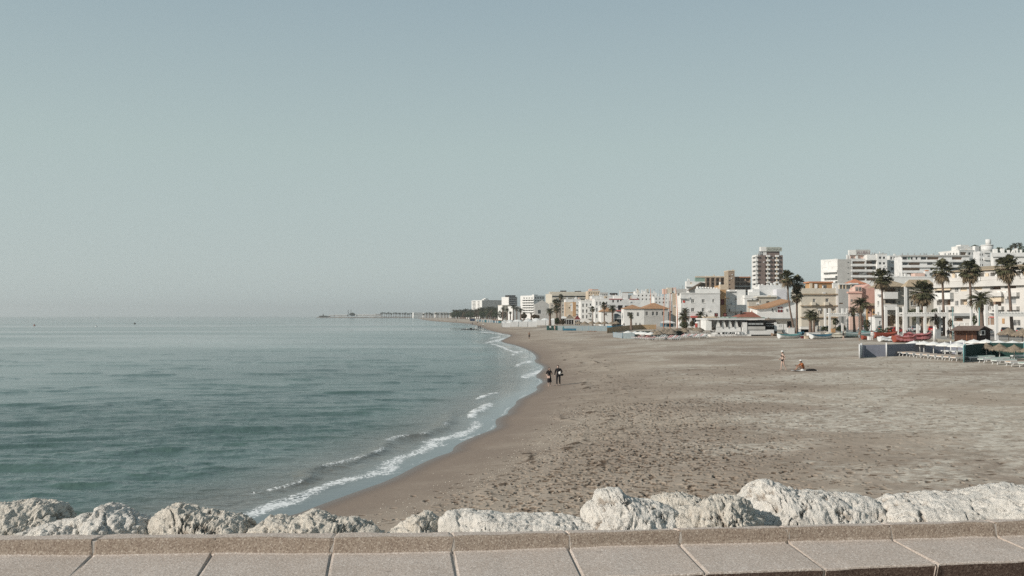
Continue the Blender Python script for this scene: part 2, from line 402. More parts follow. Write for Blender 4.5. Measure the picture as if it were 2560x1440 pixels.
m_seat = stone_mat('worn_terrazzo', (.35, .295, .25), (.51, .435, .38), (.69, .63, .57))
m_lip = stone_mat('weathered_terrazzo', (.20, .15, .12), (.315, .255, .205), (.46, .395, .33))  # darker copy of the seat stone: the dimmer lip face put into colour
m_front = stone_mat('dark_rough_terrazzo', (.07, .045, .035), (.14, .095, .075), (.26, .20, .16))  # dark brown copy of the stone, shade of the front face painted in
m_mort = paint('mortar', (.40, .36, .32), .95, .3, 9, .1, .01)
m_conc = paint('promenade_concrete', (.32, .29, .26), .95, .2, 2, .1, .01)
bench = thing('stone_bench', 'long low stone bench of cast blocks along the breakwater edge', 'stone bench', (0, 5.2, ZP))
profs = [bench_profile(j) for j in JT]
for _ in range(7):                                   # the bench runs on past both edges of the photo
    profs.append([a * 2 - b_ for a, b_ in zip(profs[-1], profs[-2])]); profs.insert(0, [a * 2 - b_ for a, b_ in zip(profs[0], profs[1])])
rb = random.Random(3)
def ring_loft(p0, p1, n, gap, jag):
    """one block between two joint profiles, its edges chipped"""
    bm = bmesh.new(); m = len(p0); rings = []
    L = (p1[1] - p0[1]).length; us = [gap / L + (1 - 2 * gap / L) * i / n for i in range(n + 1)]
    for i, u in enumerate(us):
        ring = []
        pts = [p0[k].lerp(p1[k], u) for k in range(m)]
        out = []
        for k in range(m):
            if k in (0, m - 1): out.append((pts[k], k)); continue
            r = .012 if k in (1, 3, 4) else .02
            a = (pts[k - 1] - pts[k]).normalized() * r; b = (pts[k + 1] - pts[k]).normalized() * r
            out += [(pts[k] + a, k), (pts[k] + (a + b) * .29, k), (pts[k] + b, k)]
        endf = 1 if i in (0, n) else 0
        for q, k in out:
            w = .0035 * float(vnoise((q.x + k * .3) * 6, k * 7.7)) if not endf else 0
            if endf: q = q + Vector((rb.gauss(0, jag) + .008 * math.sin(k * 1.3 + p0[0].x * 9 + p1[0].x), rb.gauss(0, .001), -abs(rb.gauss(0, jag * .8)) - .003))
            ring.append(bm.verts.new(q + Vector((0, w, w)) - bench.location))
        rings.append(ring)
    for i in range(n):
        for k in range(len(rings[0]) - 1):
            f = bm.faces.new((rings[i][k], rings[i + 1][k], rings[i + 1][k + 1], rings[i][k + 1]))
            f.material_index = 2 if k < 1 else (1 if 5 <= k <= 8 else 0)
            f.smooth = False
    for rr in (rings[0], rings[-1]):
        bm.faces.new(rr if rr is rings[0] else rr[::-1])
    bmesh.ops.recalc_face_normals(bm, faces=bm.faces)
    return bm
def bm_obj(name, bm, mats, parent=None, smooth=False, loc=None):
    me = bpy.data.meshes.new(name); bm.to_mesh(me); bm.free()
    o = mesh_obj(name, me, mats, parent, smooth)
    if loc is not None: o.location = loc
    return o
for i in range(len(profs) - 1):
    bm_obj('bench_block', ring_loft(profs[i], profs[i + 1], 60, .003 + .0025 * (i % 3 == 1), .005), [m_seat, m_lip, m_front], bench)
# mortar set back inside the joints
mb = [[p + Vector((0, .012 if k < 2 else -.0, -.009 if k not in (3, 4) else -.012)) for k, p in enumerate(pr)] for pr in profs]
bm = bmesh.new()
for i in range(len(mb)):
    bm = bmesh.new(); c = [p - bench.location for p in mb[i]]
    dx = Vector((.02, 0, 0)); L_ = [bm.verts.new(p - dx) for p in c]; R_ = [bm.verts.new(p + dx) for p in c]
    for k in range(len(c) - 1): bm.faces.new((L_[k], R_[k], R_[k + 1], L_[k + 1]))
    bm_obj('joint_mortar', bm, m_mort, bench)
# promenade the photographer stands on
bm = bmesh.new()
for a, b, z in (((-40, -30), (40, 4.93), ZP + .02),):
    vs = [bm.verts.new((a[0], a[1], z)), bm.verts.new((b[0], a[1], z)), bm.verts.new((b[0], 5.35, z)), bm.verts.new((a[0], 5.35, z))]
    bm.faces.new(vs)
tag(bm_obj('pavement', bm, m_conc), 'concrete walkway on top of the breakwater', None, None, 'structure')
X_, Y_ = np.meshgrid(np.linspace(-45, 60, 90), np.linspace(5.2, 17, 30))
Zr = np.interp(Y_, [5.2, 6.5, 8.5, 14, 17], [4.45, 4.35, 3.4, 1.0, -.6]) + .25 * fbm(X_ / 1.2, Y_ / 1.2, o=3, seed=90)
m_rub = paint('rubble_stone', (.42, .38, .33), .95, .4, 2.5, .1, .05)
tag(mesh_obj('breakwater_slope', grid_mesh('slope', X_, Y_, Zr, flip=True), m_rub), 'rubble slope of the breakwater under the boulders', None, None, 'structure')

# shells and grit washed up along the tide line
rs_ = random.Random(31); bm = bmesh.new()
for _ in range(2600):
    y = rs_.uniform(24, 62); s0 = rs_.gauss(4.4, .9) if rs_.random() < .7 else rs_.uniform(2.5, 12); x = float(np.interp(y, _sh[:, 1], _sh[:, 0])) + s0 * 1.12
    z = ground_z(x, y) + .008; r_ = rs_.uniform(.008, .026); a = rs_.uniform(0, 6.28)
    p_ = [bm.verts.new((x + r_ * math.cos(a + k * 2.09), y + r_ * math.sin(a + k * 2.09), z)) for k in range(3)]; q_ = bm.verts.new((x, y, z + r_ * .8))
    for k in range(3): bm.faces.new((p_[k], p_[(k + 1) % 3], q_))
tag(bm_obj('shell_grit', bm, paint('shell', (.62, .57, .49), .8, .4, 3)), 'pale shells and grit strewn along the tide line', None, None, 'stuff')

# ---------------------------------------------------------------- limestone boulders
def rock_mat(name, base, dark, stain):
    t = NT(name, .95, .12); v = t.coord('Object')
    a = t.noise(v, 3.0, 8, .7, .3); b = t.noise(v, 14, 6, .75)
    c = t.mix(t.rng(a, .35, .68), base, tuple(x * .84 for x in base))
    c = t.mix(t.math('MULTIPLY', t.rng(t.noise(v, 1.6, 5, .7, .8), .56, .70), .55), c, stain)
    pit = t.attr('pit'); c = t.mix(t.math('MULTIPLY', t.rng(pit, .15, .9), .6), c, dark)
    c = t.mix(t.rng(b, .60, .80, 0, .5), c, stain)
    nrm = t.bump(t.noise(v, 34, 8, .8), 1.0, .03)
    nrm = t.bump(t.math('MULTIPLY', t.rng(t.noise(v, 11, 5, .7, .6), .30, .48), 1.0), .7, .03, nrm)
    return t.out(c, None, nrm)
m_r1 = rock_mat('white_limestone', (.89, .84, .765), (.30, .23, .17), (.60, .51, .41))
m_r2 = rock_mat('pitted_limestone', (.82, .755, .66), (.22, .165, .12), (.46, .37, .28))
def boulder(label, D, prof, depth, mat, seed, rough=1.0, pits=0.6, front=1.0, pitdir=0.0):
    px = np.array([p[0] for p in prof], float); py = np.array([p[1] for p in prof], float)
    n = 230; m = 120
    q = np.linspace(0, 1, n); xs = px[0] + (px[-1] - px[0]) * (q - .10 * np.sin(2 * np.pi * q) / (2 * np.pi) * 2)
    ys = np.interp(xs, px, py) + 10
    k = np.array([1, 2, 1.]) / 4
    for _ in range(1): ys = np.convolve(np.pad(ys, 1, 'edge'), k, 'valid')
    top = [at(a, b, D) for a, b in zip(xs, ys)]
    tx = np.array([p.x for p in top]); tz = np.array([p.z for p in top]); zb = 4.25
    end = np.clip(np.minimum(q, 1 - q) * 2 / .32, 0, 1); prof_e = np.sqrt(1 - (1 - end) ** 2)
    vv = np.linspace(0, 1, m)[:, None] * np.pi
    H = (tz - zb)[None, :]; b = depth * (.45 + .55 * prof_e)[None, :]
    cs = np.cos(vv); sn = np.sin(vv)
    Yp = D - b * np.sign(cs) * np.abs(cs) ** .8 * np.where(cs > 0, front, 1.0)
    Zp = zb + H * np.abs(sn) ** .62 * np.ones_like(Yp) * (1.0)
    Xp = np.repeat(tx[None, :], m, 0) + 0 * vv
    cx = tx.mean(); Xp = cx + (Xp - cx) * (1 - .10 * np.abs(cs) ** 2)
    # normals
    def grads(A): return np.gradient(A, axis=0), np.gradient(A, axis=1)
    xa, xb = grads(Xp); ya, yb = grads(Yp); za, zb_ = grads(Zp)
    N = np.stack([ya * zb_ - za * yb, za * xb - xa * zb_, xa * yb - ya * xb], -1)
    N /= np.linalg.norm(N, axis=-1, keepdims=True) + 1e-9
    if N[m // 2, n // 2, 2] < 0: N = -N
    f1 = fbm(Xp * 2.3, Yp * 2.3, Zp * 2.3, 3, seed); f2 = fbm(Xp * 8, Yp * 8, Zp * 8, 4, seed + 5, .6)
    rid = 1 - np.abs(fbm(Xp * 4.5, Yp * 4.5, Zp * 4.5, 4, seed + 9)) * 2.4
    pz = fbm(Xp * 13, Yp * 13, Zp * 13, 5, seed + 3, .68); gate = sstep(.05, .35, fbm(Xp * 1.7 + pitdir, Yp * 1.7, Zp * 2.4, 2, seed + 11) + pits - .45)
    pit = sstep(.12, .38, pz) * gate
    keep = np.where(np.abs(vv - np.pi / 2) < .5, .55, 1.0)
    f3 = fbm(Xp * 26, Yp * 26, Zp * 26, 3, seed + 21, .65); crk = np.abs(fbm(Xp * 3.1 + .4 * f1, Yp * 3.1, Zp * 3.1 + .3 * f2, 3, seed + 31, .6))
    step = np.abs(((Zp * 1.6 + Xp * .7 + f1 * 1.3) * 2.3) % 1 - .5)
    rdg = 1 - 2.2 * np.abs(fbm(Xp * 6.5, Yp * 6.5, Zp * 6.5, 5, seed + 41, .62))
    dsp = rough * (.046 * f1 * keep + .014 * f2 + .015 * f3 + .026 * rdg + .020 * step * keep - .03 * np.exp(-(crk / .03) ** 2)) - .030 * pit
    P = np.stack([Xp, Yp, Zp], -1)
    rq = np.random.default_rng(seed); ctr = np.array([cx, D, zb + .45])
    for _ in range(16):                                  # break planes: flat fractured faces
        nn = np.array([rq.uniform(-1, 1), -rq.uniform(.3, 1.2), rq.uniform(-.1, .9)]); nn /= np.linalg.norm(nn)
        c0 = ctr + np.array([rq.uniform(-.42, .42) * (xs[-1] - xs[0]) / F * D, 0, 0])
        loc = np.exp(-((Xp - c0[0]) / .38) ** 2); q_ = (P - c0) @ nn; lim = np.quantile(q_, rq.uniform(.86, .97))
        over = np.maximum(q_ - lim, 0) * loc * np.clip((np.abs(vv - np.pi / 2)) / .35, 0, 1); P = P - nn * (over * .9)[..., None]
    P = P + N * dsp[..., None]
    me = grid_mesh('boulder', P[..., 0] - cx, P[..., 1] - D, P[..., 2] - 4.25, {'pit': pit})
    bm = bmesh.new(); bm.from_mesh(me)
    bmesh.ops.holes_fill(bm, edges=[e for e in bm.edges if e.is_boundary], sides=0)
    bmesh.ops.recalc_face_normals(bm, faces=bm.faces); bm.to_mesh(me); bm.free()
    o = mesh_obj('boulder', me, mat); o.location = (cx, D, 4.25)
    return tag(o, label, 'boulder', 'limestone boulders behind the stone bench')
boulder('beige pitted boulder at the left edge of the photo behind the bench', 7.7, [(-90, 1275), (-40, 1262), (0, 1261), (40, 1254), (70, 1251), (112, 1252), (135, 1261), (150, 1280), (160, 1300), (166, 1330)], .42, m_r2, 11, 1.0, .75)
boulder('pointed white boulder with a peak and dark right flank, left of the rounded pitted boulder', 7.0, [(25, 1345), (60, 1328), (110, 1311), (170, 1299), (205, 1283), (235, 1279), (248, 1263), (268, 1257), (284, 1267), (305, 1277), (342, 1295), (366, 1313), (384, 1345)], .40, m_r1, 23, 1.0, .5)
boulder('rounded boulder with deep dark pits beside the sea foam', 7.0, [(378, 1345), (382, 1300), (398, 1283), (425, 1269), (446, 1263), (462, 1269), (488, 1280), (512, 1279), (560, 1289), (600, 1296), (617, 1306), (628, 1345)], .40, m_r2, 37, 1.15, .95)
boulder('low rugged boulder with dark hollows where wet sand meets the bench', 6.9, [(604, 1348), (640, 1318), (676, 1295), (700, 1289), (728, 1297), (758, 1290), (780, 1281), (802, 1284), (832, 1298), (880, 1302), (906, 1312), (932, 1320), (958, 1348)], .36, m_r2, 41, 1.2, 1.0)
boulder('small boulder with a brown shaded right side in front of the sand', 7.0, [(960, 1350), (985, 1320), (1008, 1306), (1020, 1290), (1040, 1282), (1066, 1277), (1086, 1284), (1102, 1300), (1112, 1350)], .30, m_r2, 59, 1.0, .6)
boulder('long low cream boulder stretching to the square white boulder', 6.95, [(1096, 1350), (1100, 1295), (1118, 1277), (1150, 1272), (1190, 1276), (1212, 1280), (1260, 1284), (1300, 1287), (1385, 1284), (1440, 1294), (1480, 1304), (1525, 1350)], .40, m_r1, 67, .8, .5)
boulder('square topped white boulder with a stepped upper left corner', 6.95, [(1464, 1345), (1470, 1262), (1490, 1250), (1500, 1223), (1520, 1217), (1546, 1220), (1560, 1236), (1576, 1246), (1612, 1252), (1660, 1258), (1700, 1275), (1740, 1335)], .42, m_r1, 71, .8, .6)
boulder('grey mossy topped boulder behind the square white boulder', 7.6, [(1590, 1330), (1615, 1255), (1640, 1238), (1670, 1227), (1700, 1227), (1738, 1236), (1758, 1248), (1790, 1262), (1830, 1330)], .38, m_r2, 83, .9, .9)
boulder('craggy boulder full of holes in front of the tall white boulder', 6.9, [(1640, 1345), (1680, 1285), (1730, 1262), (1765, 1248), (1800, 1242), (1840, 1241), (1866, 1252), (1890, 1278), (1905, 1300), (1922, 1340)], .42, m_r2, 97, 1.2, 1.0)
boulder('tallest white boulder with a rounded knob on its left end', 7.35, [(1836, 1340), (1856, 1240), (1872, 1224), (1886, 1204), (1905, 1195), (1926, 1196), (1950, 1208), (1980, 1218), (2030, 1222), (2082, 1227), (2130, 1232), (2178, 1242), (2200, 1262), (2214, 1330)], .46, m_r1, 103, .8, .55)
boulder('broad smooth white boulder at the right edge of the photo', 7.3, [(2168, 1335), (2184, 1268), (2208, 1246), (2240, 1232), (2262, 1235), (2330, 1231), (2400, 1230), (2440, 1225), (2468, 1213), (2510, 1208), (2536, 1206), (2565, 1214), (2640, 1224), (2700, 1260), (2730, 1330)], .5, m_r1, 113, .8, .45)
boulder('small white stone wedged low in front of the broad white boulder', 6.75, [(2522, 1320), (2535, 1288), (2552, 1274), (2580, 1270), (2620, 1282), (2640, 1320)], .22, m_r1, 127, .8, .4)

for i, (x, w, h, D_) in enumerate(((2720, 420, 1222, 7.4), (3060, 380, 1238, 7.6), (3380, 460, 1215, 7.9), (3780, 420, 1230, 8.2), (-420, 330, 1262, 7.4), (-740, 360, 1255, 7.2), (-1120, 400, 1262, 7.3))):
    boulder('limestone boulder past the %s edge of the photo, %s one out' % (('right', 'left')[i > 3], ('nearest', 'second', 'third', 'fourth')[i % 4]), D_, [(x, h + 100), (x + w * .08, h + 45), (x + w * .25, h + 14), (x + w * .45, h), (x + w * .7, h + 10), (x + w * .9, h + 48), (x + w, h + 110)], .46, (m_r1, m_r2)[i % 2], 140 + i * 7, .9, .6)
# ================================================================ TOWN
WHITE = paint('white_render', (.68, .67, .645), .85, .10, .35)
WHITE2 = paint('dull_white_render', (.64, .635, .62), .85, .16, .4)
GREYW = paint('grey_render', (.42, .41, .39), .9, .12, .4)
CREAM = paint('cream_render', (.55, .505, .425), .88, .10, .4)
BEIGE = paint('beige_render', (.46, .42, .36), .88, .12, .4)
SAND_W = paint('sandstone_render', (.55, .45, .34), .88, .12, .5)
PINK = paint('pink_render', (.60, .36, .30), .88, .12, .5)
LPINK = paint('pale_pink_render', (.64, .46, .39), .88, .10, .5)
ORANGE = paint('ochre_render', (.44, .27, .14), .88, .12, .5)
BROWN = paint('brown_brick', (.19, .145, .128), .92, .15, .6)
BROWN2 = paint('tan_brick', (.29, .22, .165), .92, .15, .6)
LAV = paint('lavender_render', (.56, .55, .57), .88, .08, .5)
TERR = paint('terracotta', (.46, .22, .12), .9, .2, 2)
REDT = paint('red_paint', (.50, .09, .07), .7, .15, 2)
MAROON = paint('maroon_paint', (.14, .03, .03), .7, .1, 2)
DARKB = paint('dark_bronze', (.035, .028, .025), .5, .1, 2)
BLACK = paint('black_cloth', (.012, .011, .012), .85, .1, 4)
GREYM = paint('grey_metal', (.30, .31, .31), .5, .12, 2)
TANB = paint('tan_blind', (.60, .50, .38), .85, .1, 2)
BROWNB = paint('brown_blind', (.26, .18, .13), .85, .12, 2)
GLASSG = paint('green_glass', (.22, .32, .27), .2, .15, 1.2, .6)
SIGNG = paint('sign_grey', (.36, .37, .33), .8, .1, 1)
t = NT('window_glass', .12, .6); v = t.coord('Object')
GLASS = t.out(t.mix(t.rng(t.noise(v, .7, 2), .4, .6), (.018, .02, .022), (.05, .055, .055)))
t = NT('net_curtain_glass', .2, .5); GLASS2 = t.out(t.mix(t.rng(t.noise(t.coord('Object'), .9, 2), .4, .6), (.10, .10, .10), (.24, .235, .22)))
def tile_mat(name, c1, c2):
    t = NT(name, .9, .15); v = t.coord('Object')
    w = t.n('ShaderNodeTexWave', wave_type='BANDS', bands_direction='X'); t.set(w.inputs['Vector'], v)
    w.inputs['Scale'].default_value = 1.3; w.inputs['Distortion'].default_value = .3
    c = t.mix(t.rng(t.noise(v, 1.4, 5, .7), .3, .7), c1, c2)
    c = t.mix(t.rng(w.outputs['Fac'], 0, .5, .35, 0), c, t.mix(1.0, c, (.6, .55, .5), 'MULTIPLY'))
    return t.out(c, None, t.bump(w.outputs['Fac'], .8, .08))
TILE_O = tile_mat('orange_roof_tiles', (.38, .21, .12), (.47, .29, .17))
TILE_T = tile_mat('tan_roof_tiles', (.38, .30, .21), (.47, .38, .27))
TILE_R = tile_mat('red_roof_tiles', (.52, .20, .12), (.58, .27, .16))
TILE_B = tile_mat('brown_roof_tiles', (.27, .10, .07), (.33, .14, .10))
TILE_G = tile_mat('grey_roof_shingles', (.16, .17, .165), (.22, .225, .22))

def add_box(bm, o, ax, ay, az, mi=0):
    """box from corner o spanned by three vectors"""
    vs = [bm.verts.new(o + ax * i + ay * j + az * k) for k in (0, 1) for j in (0, 1) for i in (0, 1)]
    for q in ((0, 2, 3, 1), (4, 5, 7, 6), (0, 1, 5, 4), (2, 6, 7, 3), (0, 4, 6, 2), (1, 3, 7, 5)):
        f = bm.faces.new([vs[i] for i in q]); f.material_index = mi
    return vs
def box_c(bm, c, sx, sy, sz, mi=0):
    return add_box(bm, Vector((c[0] - sx / 2, c[1] - sy / 2, c[2] - sz / 2)), Vector((sx, 0, 0)), Vector((0, sy, 0)), Vector((0, 0, sz)), mi)
def tube(bm, pts, rad, n=8, cap=True, mi=0):
    rings = []
    for i, p in enumerate(pts):
        p = Vector(p); a = Vector(pts[max(0, i - 1)]); b = Vector(pts[min(len(pts) - 1, i + 1)])
        d = (b - a).normalized(); s = d.cross(Vector((0, 0, 1)) if abs(d.z) < .95 else Vector((1, 0, 0))).normalized(); q = d.cross(s)
        r = rad[i] if isinstance(rad, (list, tuple)) else rad
        rings.append([bm.verts.new(p + (s * math.cos(2 * math.pi * k / n) + q * math.sin(2 * math.pi * k / n)) * r) for k in range(n)])
    for i in range(len(rings) - 1):
        for k in range(n):
            f = bm.faces.new((rings[i][k], rings[i][(k + 1) % n], rings[i + 1][(k + 1) % n], rings[i + 1][k])); f.material_index = mi; f.smooth = True
    if cap:
        for r_ in (rings[0][::-1], rings[-1]): bm.faces.new(r_).material_index = mi
def fin(name, bm, mats, parent=None, loc=None):
    bmesh.ops.recalc_face_normals(bm, faces=bm.faces)
    return bm_obj(name, bm, mats, parent, False, loc)

class Bldg:
    def __init__(s, label, xc, D, th, xr, ytop, mat, xl=None, depth=10.0, zb=1.6, cat='house', name='house', side=None):
        th = math.radians(th); s.u = Vector((math.cos(th), math.sin(th), 0)); s.v = Vector((-math.sin(th), math.cos(th), 0))
        s.C = at(xc, ytop, D); s.zt = s.C.z; s.zb = zb; s.mat = mat; s.side = side or mat; s.D = D
        kr = (xr - 1280) / F; s.W = (kr * s.C.y - s.C.x) / (s.u.x - kr * s.u.y)
        if xl is not None:
            kl = (xl - 1280) / F; depth = (kl * s.C.y - s.C.x) / (s.v.x - kl * s.v.y)
        s.Dp = depth; s.holes = {'f': [], 'l': []}
        s.root = thing(name, label, cat, (s.C.x, s.C.y, zb))
        s.o = Vector((s.C.x, s.C.y, zb))
    def frame(s, face):            # direction along the face, outward normal
        return (s.u, -s.v) if face == 'f' else (s.v, -s.u)
    def pix(s, face, px, py, off=0.0):
        d, n = s.frame(face); r = ray(px, py); P0 = s.C + n * off
        t = n.dot(P0 - cam.location) / n.dot(r); P = cam.location + r * t
        return (P - s.C).dot(d), P.z
    def rect(s, face, x0, y0, x1, y1, off=0.0):
        ym = (y0 + y1) / 2; xm = (x0 + x1) / 2
        a0, a1 = s.pix(face, x0, ym, off)[0], s.pix(face, x1, ym, off)[0]
        z0, z1 = s.pix(face, xm, y1, off)[1], s.pix(face, xm, y0, off)[1]
        return min(a0, a1), max(a0, a1), z0, z1
    def P(s, face, a, z, off=0.0):
        d, n = s.frame(face); p = s.C + d * a + n * off; return Vector((p.x, p.y, z)) - s.o
    def hole(s, face, x0, y0, x1, y1, mat=None, depth=.25, name='window', frame=True, bars=1):
        L = s.W if face == 'f' else s.Dp
        a0, a1, z0, z1 = s.rect(face, x0, y0, x1, y1); a0 = max(.05, a0); a1 = min(L - .05, a1)
        z0 = max(z0, s.zb + .05); z1 = min(z1, s.zt - .05)
        if a1 - a0 < .15 or z1 - z0 < .15: return
        for (b0, b1, c0, c1, _) in s.holes[face]:
            if a0 < b1 and a1 > b0 and z0 < c1 and z1 > c0: return
        s.holes[face].append((a0, a1, z0, z1, depth)); mat = mat or GLASS
        d, n = s.frame(face)
        bm = bmesh.new(); vs = [bm.verts.new(s.P(face, a, z, -depth)) for a, z in ((a0, z0), (a1, z0), (a1, z1), (a0, z1))]; bm.faces.new(vs)
        if frame and s.D < 420:
            fb = bmesh.new(); w = .07
            segs = [(a0, z0, a1, z0 + w), (a0, z1 - w, a1, z1), (a0, z0 + w, a0 + w, z1 - w), (a1 - w, z0 + w, a1, z1 - w)]
            for k in range(bars):
                c = a0 + (a1 - a0) * (k + 1) / (bars + 1); segs.append((c - w / 2, z0 + w, c + w / 2, z1 - w))
            for (p, q, r_, t_) in segs:
                add_box(fb, s.P(face, p, q, -depth + .004), d * (r_ - p), n * .05, Vector((0, 0, t_ - q)))
            w_ = fin(name, fb, WHITE, s.root); fin('pane', bm, mat, w_)
            if name == 'window':
                sb = bmesh.new(); add_box(sb, s.P(face, a0 - .1, z0 - .12, .003), d * (a1 - a0 + .2), n * .12, Vector((0, 0, .1))); fin('sill', sb, WHITE, w_)
        else:
            fin(name, bm, mat, s.root)
    def grid(s, face, xs, ys, **k):
        for (y0, y1) in ys:
            for (x0, x1) in xs: s.hole(face, x0, y0, x1, y1, **k)
    def box(s, name, face, x0, y0, x1, y1, o0, o1, mat, parent=None):
        d, n = s.frame(face); a0, a1, z0, z1 = s.rect(face, x0, y0, x1, y1, o1)
        bm = bmesh.new(); add_box(bm, s.P(face, a0, z0, o0), d * (a1 - a0), n * (o1 - o0), Vector((0, 0, z1 - z0)))
        return fin(name, bm, mat, parent or s.root)
    def balcony(s, face, x0, y0, x1, y1, out=1.2, mat=None, rail=False):
        d, n = s.frame(face); a0, a1, z0, z1 = s.rect(face, x0, y0, x1, y1, out); bm = bmesh.new(); t_ = .12; Z = Vector((0, 0, 1))
        add_box(bm, s.P(face, a0, z0, .003), d * (a1 - a0), n * (out - .003), Z * .16)
        h = z1 - z0 - .16
        add_box(bm, s.P(face, a0, z0 + .16, out - t_), d * (a1 - a0), n * t_, Z * h)
        add_box(bm, s.P(face, a0, z0 + .16, .003), d * t_, n * (out - t_ - .003), Z * h)
        add_box(bm, s.P(face, a1 - t_, z0 + .16, .003), d * t_, n * (out - t_ - .003), Z * h)
        return fin('balcony', bm, mat or s.mat, s.root)
    def hip(s, h, mat, over=.5, gable=False, ridge=None, base=0.0, box=None):
        a0, a1, b0, b1 = box or (-over, s.W + over, -over, s.Dp + over)
        z = s.zt + .004 + base; bm = bmesh.new()
        def q(a, b, zz): p = s.C + s.u * a + s.v * b; return bm.verts.new(Vector((p.x, p.y, zz)) - s.o)
        e = [q(a0, b0, z), q(a1, b0, z), q(a1, b1, z), q(a0, b1, z)]; e2 = [q(a0, b0, z + .14), q(a1, b0, z + .14), q(a1, b1, z + .14), q(a0, b1, z + .14)]
        w = a1 - a0; dp = b1 - b0; ins = min(w, dp) / 2 if not gable else .0
        if w >= dp: r = [q(a0 + ins, (b0 + b1) / 2, z + h), q(a1 - ins - (.01 if ins else 0), (b0 + b1) / 2, z + h)]
        else: r = [q((a0 + a1) / 2, b0 + ins, z + h), q((a0 + a1) / 2, b1 - ins - .01, z + h)]
        bm.faces.new(e[::-1])
        for i in range(4): bm.faces.new((e[i], e[(i + 1) % 4], e2[(i + 1) % 4], e2[i]))
        if w >= dp:
            bm.faces.new((e2[0], e2[1], r[1], r[0])); bm.faces.new((e2[2], e2[3], r[0], r[1])); bm.faces.new((e2[1], e2[2], r[1])); bm.faces.new((e2[3], e2[0], r[0]))
        else:
            bm.faces.new((e2[1], e2[2], r[1], r[0])); bm.faces.new((e2[3], e2[0], r[0], r[1])); bm.faces.new((e2[0], e2[1], r[0])); bm.faces.new((e2[2], e2[3], r[1]))
        return fin('roof', bm, mat, s.root)
    def cap(s, h=.25, over=.08, mat=None, name='parapet'):
        bm = bmesh.new(); t_ = .3
        def seg(face, a0, a1, o1):
            d, n = s.frame(face); add_box(bm, s.P(face, a0, s.zt + .003, -t_), d * (a1 - a0), n * (t_ + over), Vector((0, 0, h)))
        seg('f', -over, s.W + over, 0); seg('l', t_ + .002, s.Dp, 0)
        return fin(name, bm, mat or s.mat, s.root)
    def clutter(s):
        q = random.Random(int(s.C.x * 7 + s.zt * 13)); n = int(min(7, 1 + s.W / 4)); k = 4300 / s.D
        for i in range(n):
            a = q.uniform(.4, max(.5, s.W - 1.2)); z = q.uniform(max(s.zb + 2, s.zt - 9), s.zt - 1.2)
            if z < s.zb + 2 or any(a < h[1] + .3 and a + .9 > h[0] - .3 and z < h[3] + .3 and z + .6 > h[2] - .3 for h in s.holes['f']): continue
            bm = bmesh.new(); add_box(bm, s.P('f', a, z, .003), s.u * .85, -s.v * .32, Vector((0, 0, .58))); fin('air_conditioner', bm, WHITE2, s.root)
        for i in range(n + 1):
            a = q.uniform(.3, max(.5, s.W - .8)); o_ = -q.uniform(1, min(4, s.Dp * .8)); h = q.uniform(.6, 1.6); w = q.uniform(.3, 1.0); kind = q.random()
            bm = bmesh.new()
            if kind < .35:
                add_box(bm, s.P('f', a, s.zt + .005, o_), s.u * .06, s.v * .06, Vector((0, 0, h * 1.8))); add_box(bm, s.P('f', a - .5, s.zt + h * 1.6, o_ - .01), s.u * 1.1, s.v * .04, Vector((0, 0, .05))); fin('aerial', bm, GREYM, s.root)
            elif kind < .6: c_ = s.P('f', a, s.zt, o_); tube(bm, [c_ + Vector((0, 0, .005)), c_ + Vector((0, 0, h * .8))], w * .45, 10); fin('water_tank', bm, q.choice([WHITE, GREYM]), s.root)
            else: add_box(bm, s.P('f', a, s.zt + .005, o_), s.u * w, s.v * w, Vector((0, 0, h))); fin('chimney', bm, q.choice([WHITE, WHITE2, SAND_W]), s.root)
    def done(s):
        if 150 < s.D < 720 and not any(c.name.startswith('roof') and c.name[:5] in ('roof', 'roof.') for c in s.root.children): s.clutter()
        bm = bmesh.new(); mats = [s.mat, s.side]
        for mi, face in enumerate(('f', 'l')):
            L = s.W if face == 'f' else s.Dp; hs = s.holes[face]
            A = sorted({0.0, L, *[h[0] for h in hs], *[h[1] for h in hs]}); Z = sorted({s.zb, s.zt, *[h[2] for h in hs], *[h[3] for h in hs]})
            vc = {}
            def V(a, z, o=0.0):
                k = (round(a, 4), round(z, 4), o)
                if k not in vc: vc[k] = bm.verts.new(s.P(face, a, z, -o))
                return vc[k]
            for i in range(len(A) - 1):
                for j in range(len(Z) - 1):
                    ca, cz = (A[i] + A[i + 1]) / 2, (Z[j] + Z[j + 1]) / 2
                    if any(h[0] < ca < h[1] and h[2] < cz < h[3] for h in hs): continue
                    bm.faces.new((V(A[i], Z[j]), V(A[i + 1], Z[j]), V(A[i + 1], Z[j + 1]), V(A[i], Z[j + 1]))).material_index = mi
            for (a0, a1, z0, z1, dp) in hs:
                c = [(a0, z0), (a1, z0), (a1, z1), (a0, z1)]
                for k in range(4):
                    p, q = c[k], c[(k + 1) % 4]
                    fv = [bm.verts.new(s.P(face, p[0], p[1], 0)), bm.verts.new(s.P(face, q[0], q[1], 0)), bm.verts.new(s.P(face, q[0], q[1], -dp)), bm.verts.new(s.P(face, p[0], p[1], -dp))]
                    bm.faces.new(fv).material_index = mi
        def q(a, b, zz): p = s.C + s.u * a + s.v * b; return bm.verts.new(Vector((p.x, p.y, zz)) - s.o)
        w, d_, b, t_ = s.W, s.Dp, s.zb, s.zt
        for c in (((w, 0, b), (w, d_, b), (w, d_, t_), (w, 0, t_)), ((w, d_, b), (0, d_, b), (0, d_, t_), (w, d_, t_)), ((0, 0, t_), (w, 0, t_), (w, d_, t_), (0, d_, t_))):
            bm.faces.new([q(*p) for p in c])
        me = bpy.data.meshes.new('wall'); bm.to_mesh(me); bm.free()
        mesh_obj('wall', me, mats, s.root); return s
R = random.Random(12)
